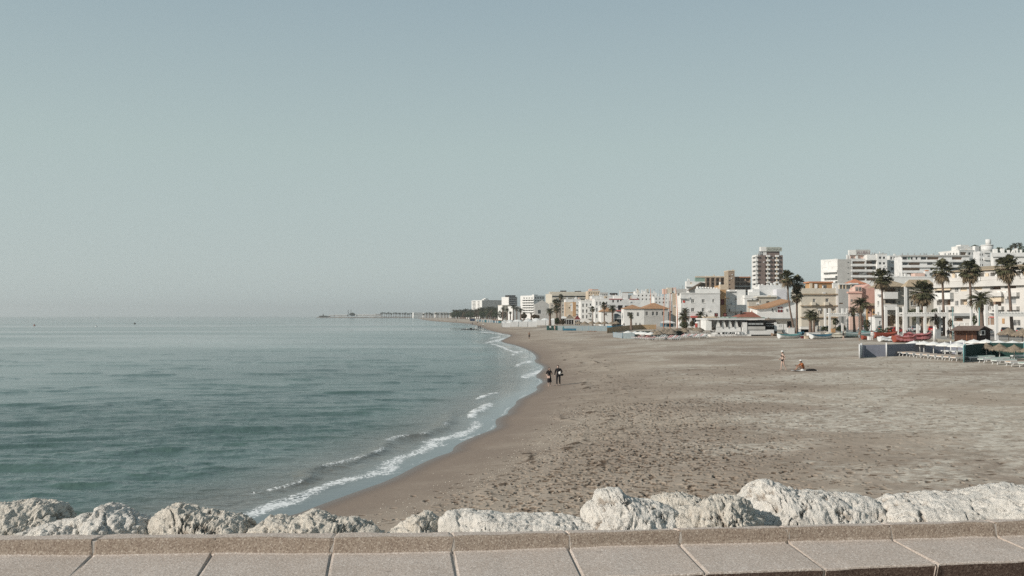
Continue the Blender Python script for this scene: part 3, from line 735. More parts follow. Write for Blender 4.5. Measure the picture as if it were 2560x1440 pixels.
def rep(x0, x1, n, fill=.5):
    w = (x1 - x0) / n; return [(x0 + w * i + w * (1 - fill) / 2, x0 + w * i + w * (1 + fill) / 2) for i in range(n)]
def rows_(y0, pitch, n, h): return [(y0 + pitch * i, y0 + pitch * i + h) for i in range(n)]

# ---- right: long cream apartment house facing the sea
b = Bldg('long cream seafront apartment house with tan blinds behind three tall palms', 2333, 240, -66, 2760, 697, CREAM, depth=14, cat='apartment building', name='apartment_building')
b.mat = paint('sea_front_white', (.56, .54, .51), .86, .10, .35); b.side = b.mat
for (x0, y0, x1, y1, m, dp) in ((2337, 726, 2375, 732, GLASS, .8), (2387, 717, 2396, 731, GLASS2, .15), (2401, 712, 2417, 728, TANB, .2), (2435, 711, 2455, 725, TANB, .2),
        (2475, 712, 2502, 724, BROWNB, 1.2), (2511, 710, 2540, 721, BROWNB, 1.2), (2342, 751, 2354, 763, GLASS, 1.2), (2361, 749, 2376, 763, BROWNB, 1.2), (2387, 752, 2396, 765, GLASS2, .15),
        (2401, 748, 2418, 762, SAND_W, 1.2), (2475, 746, 2503, 765, BROWNB, 1.2), (2512, 747, 2540, 760, GREYM, .25), (2575, 708, 2605, 720, BROWNB, 1.2), (2575, 745, 2605, 760, BROWNB, 1.2),
        (2385, 795, 2407, 803, BROWNB, .8), (2464, 795, 2474, 812, BROWNB, .2), (2476, 795, 2488, 812, BROWNB, .2), (2532, 800, 2551, 815, GLASS2, .2), (2342, 795, 2372, 815, GLASS, .5)):
    b.hole('f', x0, y0, x1, y1, mat=m, depth=dp, frame=(m in (GLASS, GLASS2, GREYM)), name='window' if m in (GLASS, GLASS2, GREYM) else 'shutter')
b.box('awning', 'f', 2335, 714, 2375, 726, .003, .5, TANB); b.balcony('f', 2337, 732, 2375, 748, 1.3, WHITE)
b.box('awning', 'f', 2474, 744, 2503, 754, .003, .9, TANB); b.box('awning', 'f', 2376, 783, 2427, 790, .003, 1.4, GREYM)
b.box('air_conditioner', 'f', 2362, 700, 2372, 706, .003, .35, WHITE); b.box('air_conditioner', 'f', 2436, 694, 2450, 702, .003, .35, WHITE)
b.box('air_conditioner', 'f', 2507, 728, 2516, 736, .003, .35, WHITE); b.box('air_conditioner', 'f', 2492, 728, 2501, 736, .003, .35, WHITE)
b.box('balcony_band', 'f', 2334, 699, 2760, 713, .003, 1.0, b.mat); [b.box('balcony', 'f', x0, 731, x1, 741, .003, 1.1, b.mat) for x0, x1 in ((2473, 2503), (2510, 2541), (2574, 2606))]; [b.box('balcony', 'f', x0, 766, x1, 775, .003, 1.1, b.mat) for x0, x1 in ((2340, 2377), (2473, 2503), (2510, 2541))]; b.box('shop_sign', 'f', 2474, 787, 2488, 794, .003, .12, REDT); b.box('shop_sign', 'f', 2461, 786, 2473, 794, .003, .12, LPINK)
b.box('shop_sign', 'f', 2505, 796, 2511, 809, .003, .12, ORANGE)
# set back top storey with loggias under the tiled roof
pa0, pa1, pz0, pz1 = b.rect('f', 2375, 674, 2760, 698, -1.6)
def penthouse():
    bm = bmesh.new(); Z = Vector((0, 0, 1)); n = -b.v; H = pz1 - b.zt - .3; L = pa1 - pa0; a = pa0; x = 0
    add_box(bm, b.P('f', pa0, b.zt + .004, -12), b.u * L, n * 8.5, Z * H)
    for k in range(8):
        a = pa0 + L * k / 8; add_box(bm, b.P('f', a, b.zt + .004, -3.496), b.u * (L * .36 / 8), n * 1.9, Z * H)
    add_box(bm, b.P('f', pa0, b.zt + .006 + H, -12), b.u * L, n * 10.42, Z * .5)
    fin('top_storey', bm, b.mat, b.root)
penthouse()
b.hip(1.3, TILE_T, box=(pa0 - .5, pa1 + .5, .9, 12.6), base=pz1 - b.zt + .3)
for k, (x0, x1) in enumerate(((2380, 2387), (2392, 2402), (2463, 2471), (2487, 2492), (2530, 2540))): b.box('patio_screen', 'f', x0, 683, x1, 697, -1.4, -1.35, (TANB, WHITE)[k % 2])
b.box('parapet', 'f', 2333, 694.5, 2760, 697, -.25, .1, b.mat); b.done()

# ---- two hipped cream houses left of it
b = Bldg('cream apartment house with round white balconies and tan tiled hip roof', 2205, 272, 0, 2262, 717, BEIGE, xl=2187, cat='apartment building', name='apartment_building', side=WHITE)
b.hole('f', 2246, 722, 2251, 729); b.hole('f', 2246, 752, 2251, 759)
for y in (720, 749): b.hole('f', 2213, y, 2240, y + 9, mat=BROWNB if y < 730 else GLASS2, depth=1.0, frame=False, name='loggia')
b.balcony('f', 2211, 730, 2245, 747, 1.6, WHITE); b.balcony('f', 2208, 761, 2243, 775, 1.6, WHITE); b.hole('f', 2214, 790, 2240, 815, mat=BROWNB, depth=1.5, frame=False, name='arcade')
b.hole('l', 2193, 753, 2198, 765, mat=GLASS2); b.hole('l', 2193, 780, 2198, 790, mat=GLASS2); b.box('satellite_dish', 'l', 2194, 736, 2199, 741, .1, .5, GREYM)
b.hip(1.9, TILE_T, .8, box=(-.9, b.W + 1, -2.2, b.Dp + 3)); b.done()
b = Bldg('cream house with white corner pilaster and tan hip roof beside the round balconies', 2268, 262, 0, 2334, 717, BEIGE, xl=2262, depth=12, cat='apartment building', name='apartment_building', side=WHITE)
b.hole('f', 2277, 752, 2290, 764, mat=GLASS2); b.hole('f', 2308, 748, 2328, 762, mat=BROWNB, depth=.8, frame=False, name='loggia'); b.hole('f', 2308, 722, 2330, 734, mat=BROWNB, depth=.8, frame=False, name='loggia')
b.hole('f', 2280, 795, 2325, 815, mat=CREAM, depth=1.5, frame=False, name='arcade'); b.box('pilaster', 'f', 2262, 716, 2268.5, 836, .003, .35, WHITE)
b.hip(2.0, TILE_T, .7); b.done()
b = Bldg('low white roof terrace with chimneys above the tan roofs', 2222, 330, 0, 2335, 694, WHITE, xl=2214, depth=9, zb=8)
for x in (2228, 2234, 2248, 2262, 2268, 2330): b.box('chimney', 'f', x, R.uniform(682, 687), x + R.uniform(2.5, 5), 694.4, -3, -2, WHITE)
b.box('roof_hut', 'f', 2288, 683, 2312, 694.4, -4, -.5, LPINK); b.box('chimney', 'f', 2313, 678, 2324, 694.4, -2.4, -1, WHITE); b.box('chimney_cap', 'f', 2315, 675, 2322, 678, -2.2, -1.2, TERR)
b.hole('f', 2230, 698, 2236, 703); b.cap(.4); b.done()

# ---- cream house with ledges, orange penthouse, pink house
b = Bldg('cream house with tan tile ledges and an ochre roof room', 2003, 290, 0, 2091, 722, CREAM, depth=10, cat='house')
b.hole('f', 2032, 747, 2039, 757, mat=GLASS2); b.hole('f', 2064, 746, 2072, 755, mat=GLASS); b.hole('f', 2062, 771, 2072, 783, mat=GLASS2); b.hole('f', 2080, 771, 2086, 778, mat=GLASS2)
b.hole('f', 2033, 800, 2049, 815, mat=GLASS, depth=.6)
for y in (734, 763, 792): b.box('tile_ledge', 'f', 2001, y, 2095, y + 2.4, .003, .55, TILE_T)
for x in (2030, 2063): b.box('balcony', 'f', x, 755, x + 9.5, 763, .003, 1.3, CREAM)
b.box('corner_pilaster', 'f', 2091, 716, 2096, 835, -.5, .25, WHITE)
b.box('roof_room', 'f', 2026, 707, 2080, 722.2, -7, -2, ORANGE); b.box('roof_slab', 'f', 2023, 703.5, 2083, 707, -7.4, -1.5, TERR)
b.box('patio_window', 'f', 2055, 712, 2066, 721.5, -1.99, -1.93, GLASS2); b.box('lit_wall', 'f', 2025, 708, 2031, 722, -2, -1.5, SAND_W)
for x in (2008, 2041, 2061, 2086): b.box('parapet_pier', 'f', x, 720, x + 1.6, 722.2, -.3, .05, CREAM)
b.box('parapet', 'f', 2003, 720.6, 2091, 722.2, -.25, -.02, CREAM); b.done()
b = Bldg('plain grey beige gable house with a white roof pergola', 2096, 312, 0, 2156, 722, GREYW, depth=10, zb=1.6)
b.hole('f', 2098, 757, 2108, 760, mat=BROWNB, frame=False); b.box('roof_room', 'f', 2083, 708, 2098, 722.2, -5, -1, WHITE)
for x in (2098, 2106, 2114, 2127, 2137): b.box('pergola_post', 'f', x, 711, x + 2, 722.2, -1, -.5, SAND_W)
b.box('pergola_wall', 'f', 2099, 712, 2150, 722.2, -3, -2.5, WHITE); b.box('pergola_roof', 'f', 2097, 708.5, 2126, 711.5, -3, -.4, WHITE); b.box('pergola_roof', 'f', 2127, 707.5, 2146, 710.5, -3, -.3, WHITE); b.done()
b = Bldg('small house showing a red tiled hip roof behind the roof pergola', 2124, 345, 0, 2164, 710, WHITE, depth=6, zb=5); b.hip(1.9, TILE_R, .5); b.done()
b = Bldg('pink house with a dark pink blank gable beside the round balconies', 2155, 282, 0, 2187, 722, PINK, xl=2123, zb=1.6, side=LPINK)
b.hip(1.4, PINK, .0, gable=True); b.box('tiled_ledge', 'f', 2120, 729, 2156, 733, .003, 1.2, PINK); b.hole('f', 2163, 790, 2173, 812, mat=BROWNB, frame=False, name='doorway')
b.box('window_bay', 'f', 2137, 716, 2155, 728, -1.2, .8, LPINK); b.box('window_pane', 'f', 2139, 718, 2145, 727, .804, .86, GLASS2); b.box('window_pane', 'f', 2147, 718, 2153, 727, .804, .86, GLASS2)
b.box('front_wall', 'f', 2124, 732, 2155, 836, .003, .9, LPINK); b.box('window_pane', 'f', 2127, 748, 2131, 754, .904, .95, GLASS2); b.box('low_roof', 'f', 2160, 758, 2190, 764, .003, 3.0, TILE_T)
b.box('yellow_post', 'f', 2167, 772, 2171, 815, 3.0, 3.6, ORANGE); b.box('yellow_post', 'f', 2182, 772, 2187, 815, 3.0, 3.6, ORANGE); b.done()
b = Bldg('low white kiosk building between pergola posts', 2188, 262, 0, 2212, 792, WHITE, depth=5); b.hole('f', 2198, 802, 2203, 812, mat=GLASS2); b.box('fascia', 'f', 2182, 788, 2214, 792, .003, .3, GREYW); b.done()

# ---- white slab block with a faded rooftop sign
b = Bldg('tall white slab block with a square faded sign on the roof', 2128, 515, 0, 2195, 648, WHITE2, depth=12, zb=2, cat='apartment building', name='apartment_building')
b.C0 = 0
b.grid('f', [(2131, 2163), (2166, 2193)], rows_(653, 14, 4, 6.5), mat=BROWNB, depth=1.2, frame=False, name='loggia')
for y in (660, 674, 688): b.balcony('f', 2129, y, 2194, y + 5, 1.0, WHITE2)
for y in (653, 667): b.box('glazed_balcony', 'f', 2181, y, 2194, y + 7, .003, 1.05, GLASS)
b.box('glazed_balcony', 'f', 2149, 682, 2163, 688, .003, 1.05, GLASS2)
b.box('blank_side', 'f', 2095, 648, 2127.9, 800, -.6, .0, GREYW); b.grid('f', [(2119, 2123)], [], mat=GLASS)
for y in (655, 669, 683, 697): b.box('stair_window', 'f', 2119, y, 2123, y + 1.6, .0, .05, GLASS)
b.box('roof_room', 'f', 2127, 638, 2168, 648.3, -8, -3, LPINK); b.box('roof_room', 'f', 2140, 639, 2145, 648.3, -3, -2, WHITE)
sg = b.box('sign_box', 'f', 2140, 624, 2176, 637.5, -7, -2, GREYW); b.box('sign_side', 'f', 2123, 625, 2139.8, 637.5, -4, -2.1, WHITE)
b.box('chimney', 'f', 2117, 637, 2120, 648, -2, -1, WHITE); b.box('chimney', 'f', 2122, 635, 2125, 648, -2, -1, WHITE); b.cap(.3); SIGN2 = (b, 2142, 2174, 628, 635); b.done()
b = Bldg('white stepped wing with curved sea balconies on the left of the slab block', 2095, 517, 32, 2096.5, 649, WHITE, xl=2053, zb=2, cat='apartment building', name='apartment_building')
b.hole('l', 2062, 653, 2069, 661, mat=SAND_W, depth=.8); b.hole('l', 2071, 653, 2078, 661, mat=GLASS2, depth=.3); b.hole('l', 2056, 669, 2067, 673.5, mat=GLASS, depth=.3)
b.hole('l', 2080, 667, 2094, 675, mat=GREYM, depth=1, frame=False, name='loggia'); b.hole('l', 2064, 681, 2094, 687, mat=SAND_W, depth=1, frame=False, name='loggia'); b.hole('l', 2064, 696, 2094, 701, mat=SAND_W, depth=1, frame=False, name='loggia')
b.balcony('l', 2053, 676, 2092, 681, 2, WHITE); b.balcony('l', 2053, 690, 2088, 695, 2.4, WHITE); b.balcony('l', 2060, 703, 2088, 707, 2.0, WHITE); b.cap(.4); b.done()
b = Bldg('white annex with a column of paired square windows right of the slab block', 2193, 512, 0, 2219, 635, WHITE2, depth=12, zb=2, cat='apartment building', name='apartment_building', side=WHITE)
b.grid('f', [(2197.5, 2203.5), (2207.5, 2213)], rows_(641.5, 14, 4, 5.5), mat=GLASS, depth=.3); b.box('terrace_wall', 'f', 2168, 637, 2193, 650, -6, -.5, WHITE); b.cap(.25, mat=GREYW)
for x in (2181, 2187, 2207): b.box('chimney', 'f', x, 631, x + 1.5, 637, -4, -3, GREYM)
b.done()
b = Bldg('long white block with dark ribbon windows and roof vents behind the palms', 2255, 500, -3, 2425, 641, WHITE2, depth=12, zb=2, cat='apartment building', name='apartment_building')
for y, segs in ((642.5, ((2256, 2268, GLASS), (2269, 2276, GLASSG), (2277, 2282, GLASS), (2289, 2294, GLASS), (2302, 2316, GLASS), (2318, 2347, BROWNB), (2380, 2405, BROWNB))),
        (656, ((2256, 2270, GLASS), (2271, 2300, BROWNB), (2318, 2331, GLASS2), (2382, 2410, GLASS))), (669.5, ((2256, 2300, BROWNB), (2326, 2332, GLASS), (2360, 2400, GLASS))), (683, ((2258, 2300, BROWNB), (2310, 2332, GLASS2)))):
    for x0, x1, m in segs: b.hole('f', x0, y, x1, y + 6.5, mat=m, depth=.9 if m is BROWNB else .3, frame=False)
for y in (652, 665.5, 679, 692): b.box('floor_band', 'f', 2255, y, 2425, y + 3, .003, .8, WHITE2)
b.box('roof_edge', 'f', 2250, 637.5, 2425, 640.8, -.3, .6, GREYW)
for x in (2256, 2270, 2286, 2301, 2311, 2316, 2334, 2348, 2363, 2372): b.box('roof_vent', 'f', x, 633, x + 1.3, 639, -3, -2, GREYM)
b.done()
b = Bldg('white recessed wing of the ribbon window block beside the annex', 2224, 520, 0, 2255, 640, WHITE, xl=2219, depth=9, zb=2, cat='apartment building', name='apartment_building')
b.grid('f', [(2226, 2231), (2234, 2238), (2241, 2245), (2248, 2252)], [(642, 649)], mat=GLASS2, depth=.4); b.grid('f', rep(2227, 2254, 4, .8), [(669, 675)], mat=GLASS, depth=.3)
for y in (651, 664, 677, 690): b.box('floor_band', 'f', 2224, y, 2254.5, y + 4, .003, .9, WHITE2)
b.cap(.3); b.done()
b = Bldg('white terraced block stepping up the hill at top right', 2398, 600, 12, 2448, 626, WHITE, xl=2348, zb=2, cat='apartment building', name='apartment_building', side=WHITE)
b.hole('f', 2421, 631, 2427, 637); b.hole('f', 2431, 631, 2437, 637, mat=GLASS2); b.hole('f', 2440, 625, 2445, 630); b.hole('f', 2440, 639, 2445, 644)
b.hole('f', 2400, 630, 2416, 640, mat=BROWNB, depth=1.2, frame=False, name='loggia'); b.grid('l', rep(2372, 2396, 3, .4), [(632, 637)], mat=GLASS2)
b.box('upper_terrace', 'f', 2394, 616, 2440, 626.4, -9, -3, WHITE); b.box('roof_room', 'f', 2402, 612, 2422, 616.2, -8, -3.5, WHITE)
b.box('floor_band', 'f', 2398, 640, 2437, 646, .003, .8, WHITE2); b.box('side_wall', 'f', 2438, 615, 2449, 660, -2, .4, WHITE2); b.cap(.3); b.done()
b = Bldg('white block with small square windows behind the terraced block', 2449, 560, 0, 2477, 628, WHITE2, depth=8, zb=2, cat='apartment building', name='apartment_building')
b.grid('f', [(2449.5, 2452), (2455, 2458)], rows_(634, 13, 3, 5), mat=GLASS); b.hole('f', 2469, 639, 2477, 641.5); b.box('slab', 'f', 2461, 629, 2480, 632, -1, .8, WHITE); b.box('balcony', 'f', 2461, 644, 2479, 650, .003, 1, WHITE); b.done()
# round tower
t_o = at(2471, 626, 640); rt = thing('round_tower', 'white round tower on a wide drum on the hilltop', 'tower', (t_o.x, 640, 2))
def drum(name, px0, px1, y0, y1, mat, parent, D=640):
    bm = bmesh.new(); a, c = at(px0, y0, D), at(px1, y1, D); r = (c.x - a.x) / 2; cx = (a.x + c.x) / 2
    tube(bm, [(cx - t_o.x, 0, c.z - 2), (cx - t_o.x, 0, a.z - 2)], r, 24); return fin(name, bm, mat, parent)
drum('tower_drum', 2453, 2482, 615, 632, WHITE2, rt); drum('tower_drum_ring', 2452.5, 2482.5, 612.5, 614.8, WHITE, rt); drum('tower_shaft', 2464, 2477, 598.5, 612.3, WHITE2, rt)
b = Bldg('wide white house with roof chimneys at the upper right edge', 2484, 400, -8, 2700, 632, WHITE, xl=2478, depth=12, zb=2, cat='apartment building', name='apartment_building', side=WHITE)
b.hole('f', 2496, 644, 2530, 660, mat=GREYM, depth=1.5, frame=False, name='loggia'); b.box('parapet', 'f', 2480, 631, 2700, 641, .003, .7, WHITE2)
for x0, y0, w in ((2485, 622, 9), (2504, 621, 7), (2520, 625, 5), (2534, 624, 4), (2541, 621, 4), (2551, 624, 4)): b.box('chimney', 'f', x0, y0, x0 + w, 632.3, -3, -1, WHITE)
b.done()

# ---- centre: brown tower with rooftop sign
b = Bldg('tall brown brick tower with white balconies and a sign on the roof', 1894, 650, 0, 1958, 638, BROWN, xl=1880, zb=2, cat='tower block', name='tower_block', side=WHITE)
fl = [637.5 + 11 * i for i in range(10)]
for y in fl:
    for x in (1913, 1935): b.hole('f', x, y + 4.2, x + 10, y + 10.2, mat=R.choice([DARKB, GLASS, BROWNB, GLASS2]), depth=.8, frame=False)
    for x in (1917, 1939): b.box('balcony', 'f', x, y, x + 8.5, y + 4.6, .003, 1.4, WHITE)
    for x, m in ((1918.5, CREAM), (1941, SAND_W)): b.box('balcony_screen', 'f', x, y + 4.8, x + 2.5, y + 10.8, .003, .7, m)
    b.hole('l', 1881, y + 5, 1888, y + 9.6, mat=GLASS, depth=.6, frame=False); b.balcony('l', 1880, y + .6, 1889.5, y + 5, 1.6, WHITE)
b.box('corner_strip', 'f', 1889.6, 638, 1894, 790, -.4, .1, WHITE)
b.box('roof_room', 'f', 1908, 628.6, 1949, 638.4, -9, -2, BROWN); b.box('roof_room_side', 'f', 1908, 629, 1916.5, 638.2, -2, -1.7, WHITE)
b.box('sign_box', 'f', 1916, 617.5, 1950, 628.4, -8, -1, SIGNG); b.box('sign_side', 'f', 1902, 617, 1916, 628.4, -5, -1.1, WHITE); b.box('sign_board', 'f', 1950, 618.5, 1955, 628.4, -1.5, -1, SIGNG)
b.box('water_tank', 'f', 1899, 627.5, 1906.5, 636, -5, -2, GREYM); b.box('aerial', 'f', 1890, 630, 1890.5, 640, -2, -1.8, GREYM); SIGN1 = (b, 1918, 1953, 620.5, 626.5); b.done()
def lettering(sign, text, mat, off):
    bb, x0, x1, y0, y1 = sign; a0, a1, z0, z1 = bb.rect('f', x0, y0, x1, y1, off)
    cu = bpy.data.curves.new('lettering', 'FONT'); cu.body = text; cu.size = 1.0; cu.extrude = .04; cu.align_x = 'LEFT'
    tmp = bpy.data.objects.new('lettering', cu); COL.objects.link(tmp); bpy.context.view_layer.update()
    me = bpy.data.meshes.new_from_object(tmp.evaluated_get(bpy.context.evaluated_depsgraph_get())); bpy.data.objects.remove(tmp)
    co = np.zeros(len(me.vertices) * 3); me.vertices.foreach_get('co', co); co = co.reshape(-1, 3)
    mn, mxx = co.min(0), co.max(0); co[:, 0] = (co[:, 0] - mn[0]) / (mxx[0] - mn[0]) * (a1 - a0); co[:, 1] = (co[:, 1] - mn[1]) / (mxx[1] - mn[1]) * (z1 - z0)
    me.vertices.foreach_set('co', co.ravel()); me.materials.clear(); o = mesh_obj('lettering', me, mat, bb.root)
    o.location = bb.P('f', a0, z0, off + .06); o.rotation_euler = (math.pi / 2, 0, math.atan2(bb.u.y, bb.u.x))
lettering(SIGN1, 'ALOHA-P', paint('faded_letter', (.20, .21, .18), .8), -1); lettering(SIGN2, 'ALUBA-I', paint('faded_red_letter', (.26, .20, .20), .8), -2)
b = Bldg('tan brick block of loggias with a square stair tower', 1763, 690, 0, 1812, 692, BROWN2, depth=12, zb=2, cat='apartment building', name='apartment_building')
for i in range(3): b.grid('f', rep(1764, 1812, 4, .62), [(696 + 10.5 * i, 703 + 10.5 * i)], mat=BROWNB, depth=1.5, frame=False, name='loggia')
b.box('orange_fascia', 'f', 1738, 690.5, 1812, 693.5, .003, .8, SAND_W)
for i in range(4): b.box('divider', 'f', 1763.5 + 12 * i, 694, 1766.5 + 12 * i, 790, .003, 1.2, BROWN2)
b.box('glazed_terrace', 'f', 1738, 694, 1762.8, 715, -3, .2, GLASSG); b.box('terrace_wall', 'f', 1738, 704, 1762.8, 716, -3, .6, WHITE); b.done()
b = Bldg('square tan stair tower rising above the brick loggias', 1821, 686, 0, 1837, 678, BROWN2, xl=1811, zb=2, cat='tower', name='stair_tower', side=SAND_W)
for y in rows_(689, 10.5, 4, 3): b.hole('f', 1822.5, y[0], 1826.5, y[1], depth=.4)
b.box('side_wall', 'f', 1811, 679, 1821, 760, -.5, .02, SAND_W); b.cap(.6, .3, SAND_W); b.done()
b = Bldg('brick block of loggias right of the stair tower', 1837, 700, 0, 1877, 693, BROWN2, depth=12, zb=2, cat='apartment building', name='apartment_building')
for i in range(3): b.grid('f', rep(1838, 1876, 3, .75), [(696 + 10.5 * i, 703 + 10.5 * i)], mat=BROWNB, depth=1.5, frame=False, name='loggia')
for i in range(3): b.box('parapet_band', 'f', 1837, 703.5 + 10.5 * i, 1877, 706.5 + 10.5 * i, .003, .9, (BROWN2, GREYW, GREYW)[i])
b.box('fascia', 'f', 1837, 691.5, 1877, 694, .003, .9, TERR); b.done()

# ---- centre foreground houses
b = Bldg('big plain white house with two rows of small windows left of the ochre house', 1702, 330, 0, 1800, 733, WHITE2, xl=1690, zb=1.6, side=WHITE)
b.grid('f', [(1728, 1736), (1754.5, 1762)], [(748, 757), (770, 779)], mat=GLASS2, depth=.2); b.hole('f', 1781, 748, 1786, 756, mat=GLASS2, depth=.2); b.hole('f', 1702.6, 750, 1704.5, 758, mat=GLASS2, frame=False); b.hole('f', 1730, 795, 1742, 815, mat=GLASS, depth=.5); b.hole('f', 1765, 797, 1785, 815, mat=BROWNB, depth=.5)
b.box('string_course', 'f', 1701, 732, 1801, 734, .003, .2, WHITE); b.box('window_hood', 'f', 1701, 746, 1717, 747.5, .003, .6, GREYM)
rs = bmesh.new(); a_, _, z_, _2 = b.rect('f', 1707, 750, 1712, 758); _c = b.P('f', (a_ + b.rect('f', 1707, 750, 1712, 758)[1]) / 2, z_ + .55, .0); tube(rs, [_c + Vector((0, -.06, 0)), _c + Vector((0, -.12, 0))], .42, 16); fin('round_red_sign', rs, REDT, b.root)
b.box('terrace_parapet', 'f', 1738, 722, 1800, 733.4, -1.2, -1.0, WHITE)
for i in range(8): b.box('pergola_beam', 'f', 1744 + i * 7, 716 + .4 * i, 1745.2 + i * 7, 722.5, -4, -1.3, WHITE)
b.box('roof_hut', 'f', 1690, 722, 1716, 733.4, -6, -2, GREYW); b.box('awning', 'f', 1728, 790, 1752, 794, .003, 1.2, REDT); b.box('awning', 'f', 1758, 791, 1794, 795, .003, 1.4, TANB); b.box('shop_sign', 'f', 1704, 792, 1722, 797, .003, .15, BROWNB); b.done()
b = Bldg('narrow ochre house with a dark brown window between two white houses', 1801, 334, 0, 1815, 713, ORANGE, depth=10, zb=1.6)
b.hole('f', 1802, 748, 1811, 762, mat=MAROON, depth=.4, frame=False); b.box('upper_wall', 'f', 1801, 711.5, 1816, 724, -3, .02, SAND_W); b.done()
b = Bldg('small white house with an orange window shutter high above the tiled roofs', 1716, 420, 0, 1738, 703, WHITE, depth=8, zb=2, xl=1713)
b.hole('f', 1725, 706, 1730, 710, mat=SAND_W, depth=.1); b.box('slab', 'f', 1713, 715, 1742, 717, .003, 1, WHITE); b.done()
cn = Bldg('roof terrace shaded by a dark sloping thatched awning', 1722, 395, 0, 1762, 722, WHITE2, depth=5, zb=2)
bm = bmesh.new(); q = [at(1720, 727, 392), at(1754, 706.5, 392), at(1764, 708, 396), at(1764, 716, 396), at(1740, 721, 392)]
vs = [bm.verts.new(p - cn.o) for p in q] + [bm.verts.new(p - cn.o + Vector((0, 3, .25))) for p in q]; n_ = 5
bm.faces.new(vs[:5]); bm.faces.new(vs[5:][::-1]); [bm.faces.new((vs[i], vs[(i + 1) % 5], vs[5 + (i + 1) % 5], vs[5 + i])) for i in range(5)]
fin('thatch_awning', bm, paint('dark_thatch', (.13, .10, .075), .95, .35, 3, .1, .05), cn.root); cn.done()
b = Bldg('white house with outside steps and a street lamp in front', 1818, 342, 0, 1866, 762, WHITE, depth=9, zb=1.6)
b.box('upper_storey', 'f', 1818, 728, 1842, 762.4, -7, -2, WHITE); b.box('upper_terrace', 'f', 1824, 724, 1838, 729, -6, -1.5, WHITE); b.hole('f', 1822, 772, 1826, 780, mat=GLASS2); b.hole('f', 1838, 783, 1843, 788, mat=GLASS2)
b.box('balcony', 'f', 1826, 772, 1850, 779, .003, 1.0, WHITE); b.box('awning', 'f', 1812, 744, 1824, 747, -1, .6, SAND_W); b.done()
b = Bldg('large pale grey white building with a sloping roofline under the brown tower', 1898, 372, 0, 1972, 716, WHITE2, xl=1884, zb=1.6, side=WHITE)
for x in (1897, 1905, 1918, 1928, 1936, 1948, 1957): b.box('chimney', 'f', x, R.uniform(705, 711), x + R.uniform(1.5, 5), 716.4, -3, -1.5, WHITE)
b.box('parapet', 'f', 1898, 713, 1966, 716.4, -.4, .02, WHITE2)
b.box('lower_wing', 'f', 1862, 738, 1943, 800, .003, 6, WHITE); b.box('step', 'f', 1872, 730, 1899, 741, -5, 4, WHITE); b.box('step', 'f', 1882, 723, 1899, 731, -5, 3, WHITE2); b.box('dark_opening', 'f', 1843, 724, 1859, 726, 0, .2, GLASS)
b.box('lavender_annex', 'f', 1942, 723, 1967, 800, .003, 5, LAV); b.box('stair_wall', 'f', 1842, 724, 1864, 770, -3, 3, WHITE); b.done()
b = Bldg('beige house with a striped pergola and a small dark window', 1872, 312, 0, 1943, 750, BEIGE, xl=1868, depth=7, zb=1.6)
b.box('upper_room', 'f', 1898, 742, 1942, 763, -4, .5, BEIGE); b.box('window_pane', 'f', 1916, 753, 1923, 758, .504, .56, GLASS); b.box('roof_edge', 'f', 1893, 741, 1943, 743, -4, 1.0, CREAM); b.box('pergola_roof', 'f', 1860, 744, 1893, 746, -3, .8, WHITE)
for i in range(12): b.box('pergola_slat', 'f', 1860 + 2.8 * i, 746.2, 1861.2 + 2.8 * i, 748, .2, .75, WHITE)
b.box('window_pane', 'f', 1899, 750, 1901, 758, .504, .55, GLASS2); b.done()
b = Bldg('white house with a sloping orange tiled roof and four maroon window panes', 1893, 255, 0, 1992, 788, WHITE, depth=9, zb=1.6)
# lean-to gable profile
bm = bmesh.new(); gp = [at(x, y, 254.9) for x, y in ((1893, 800), (1893, 771), (1918, 770), (1975, 753), (1992, 752), (1992, 800))]
vs = [bm.verts.new(p - b.o) for p in gp] + [bm.verts.new(p - b.o + Vector((0, 8, 0))) for p in gp]; bm.faces.new(vs[:6]); bm.faces.new(vs[6:][::-1]); [bm.faces.new((vs[i], vs[(i + 1) % 6], vs[6 + (i + 1) % 6], vs[6 + i])) for i in range(6)]
fin('gable_wall', bm, WHITE, b.root)
bm = bmesh.new(); gp = [at(x, y, 254.2) for x, y in ((1890, 771), (1918, 768.5), (1976, 751), (1976, 754), (1920, 771), (1890, 773))]
vs = [bm.verts.new(p - b.o) for p in gp] + [bm.verts.new(p - b.o + Vector((0, 9, .6))) for p in gp]; bm.faces.new(vs[:6]); bm.faces.new(vs[6:][::-1]); [bm.faces.new((vs[i], vs[(i + 1) % 6], vs[6 + (i + 1) % 6], vs[6 + i])) for i in range(6)]
fin('roof', bm, TILE_O, b.root)
for x0, y0 in ((1944.5, 767.5), (1951.5, 767.5), (1944.5, 774), (1951.5, 774)): b.box('window_pane', 'f', x0, y0, x0 + 5, y0 + (3.5 if y0 < 770 else 7), .21, .27, MAROON)
for x0 in (1930, 1938, 1966): b.box('window_pane', 'f', x0, 772, x0 + 3, 779, .21, .26, GLASS2)
b.box('terrace_wall', 'f', 1893, 781, 1992, 795, .003, 2.4, WHITE); b.box('shop_band', 'f', 1862, 795, 1996, 797.5, 2.4, 3.2, GREYM); b.hole('f', 1968, 803, 1980, 818, mat=DARKB, depth=.8, frame=False, name='doorway'); b.done()
b = Bldg('orange tiled house with a white lit gable and a grey shaded front', 1611, 380, 0, 1670, 772, GREYW, xl=1596, zb=1.6, side=WHITE)  # grey front and white side paint the shaded and sunlit walls
for x in (1614, 1630, 1640, 1655): b.hole('f', x, 779, x + 6, 789, mat=GLASS, depth=.25)
b.box('white_wing', 'f', 1559, 772, 1610.9, 830, -8, .05, WHITE); b.box('window_pane', 'f', 1568, 780, 1574, 790, .054, .11, GLASS2); b.box('window_pane', 'f', 1592, 781, 1597, 790, .054, .11, GLASS2)
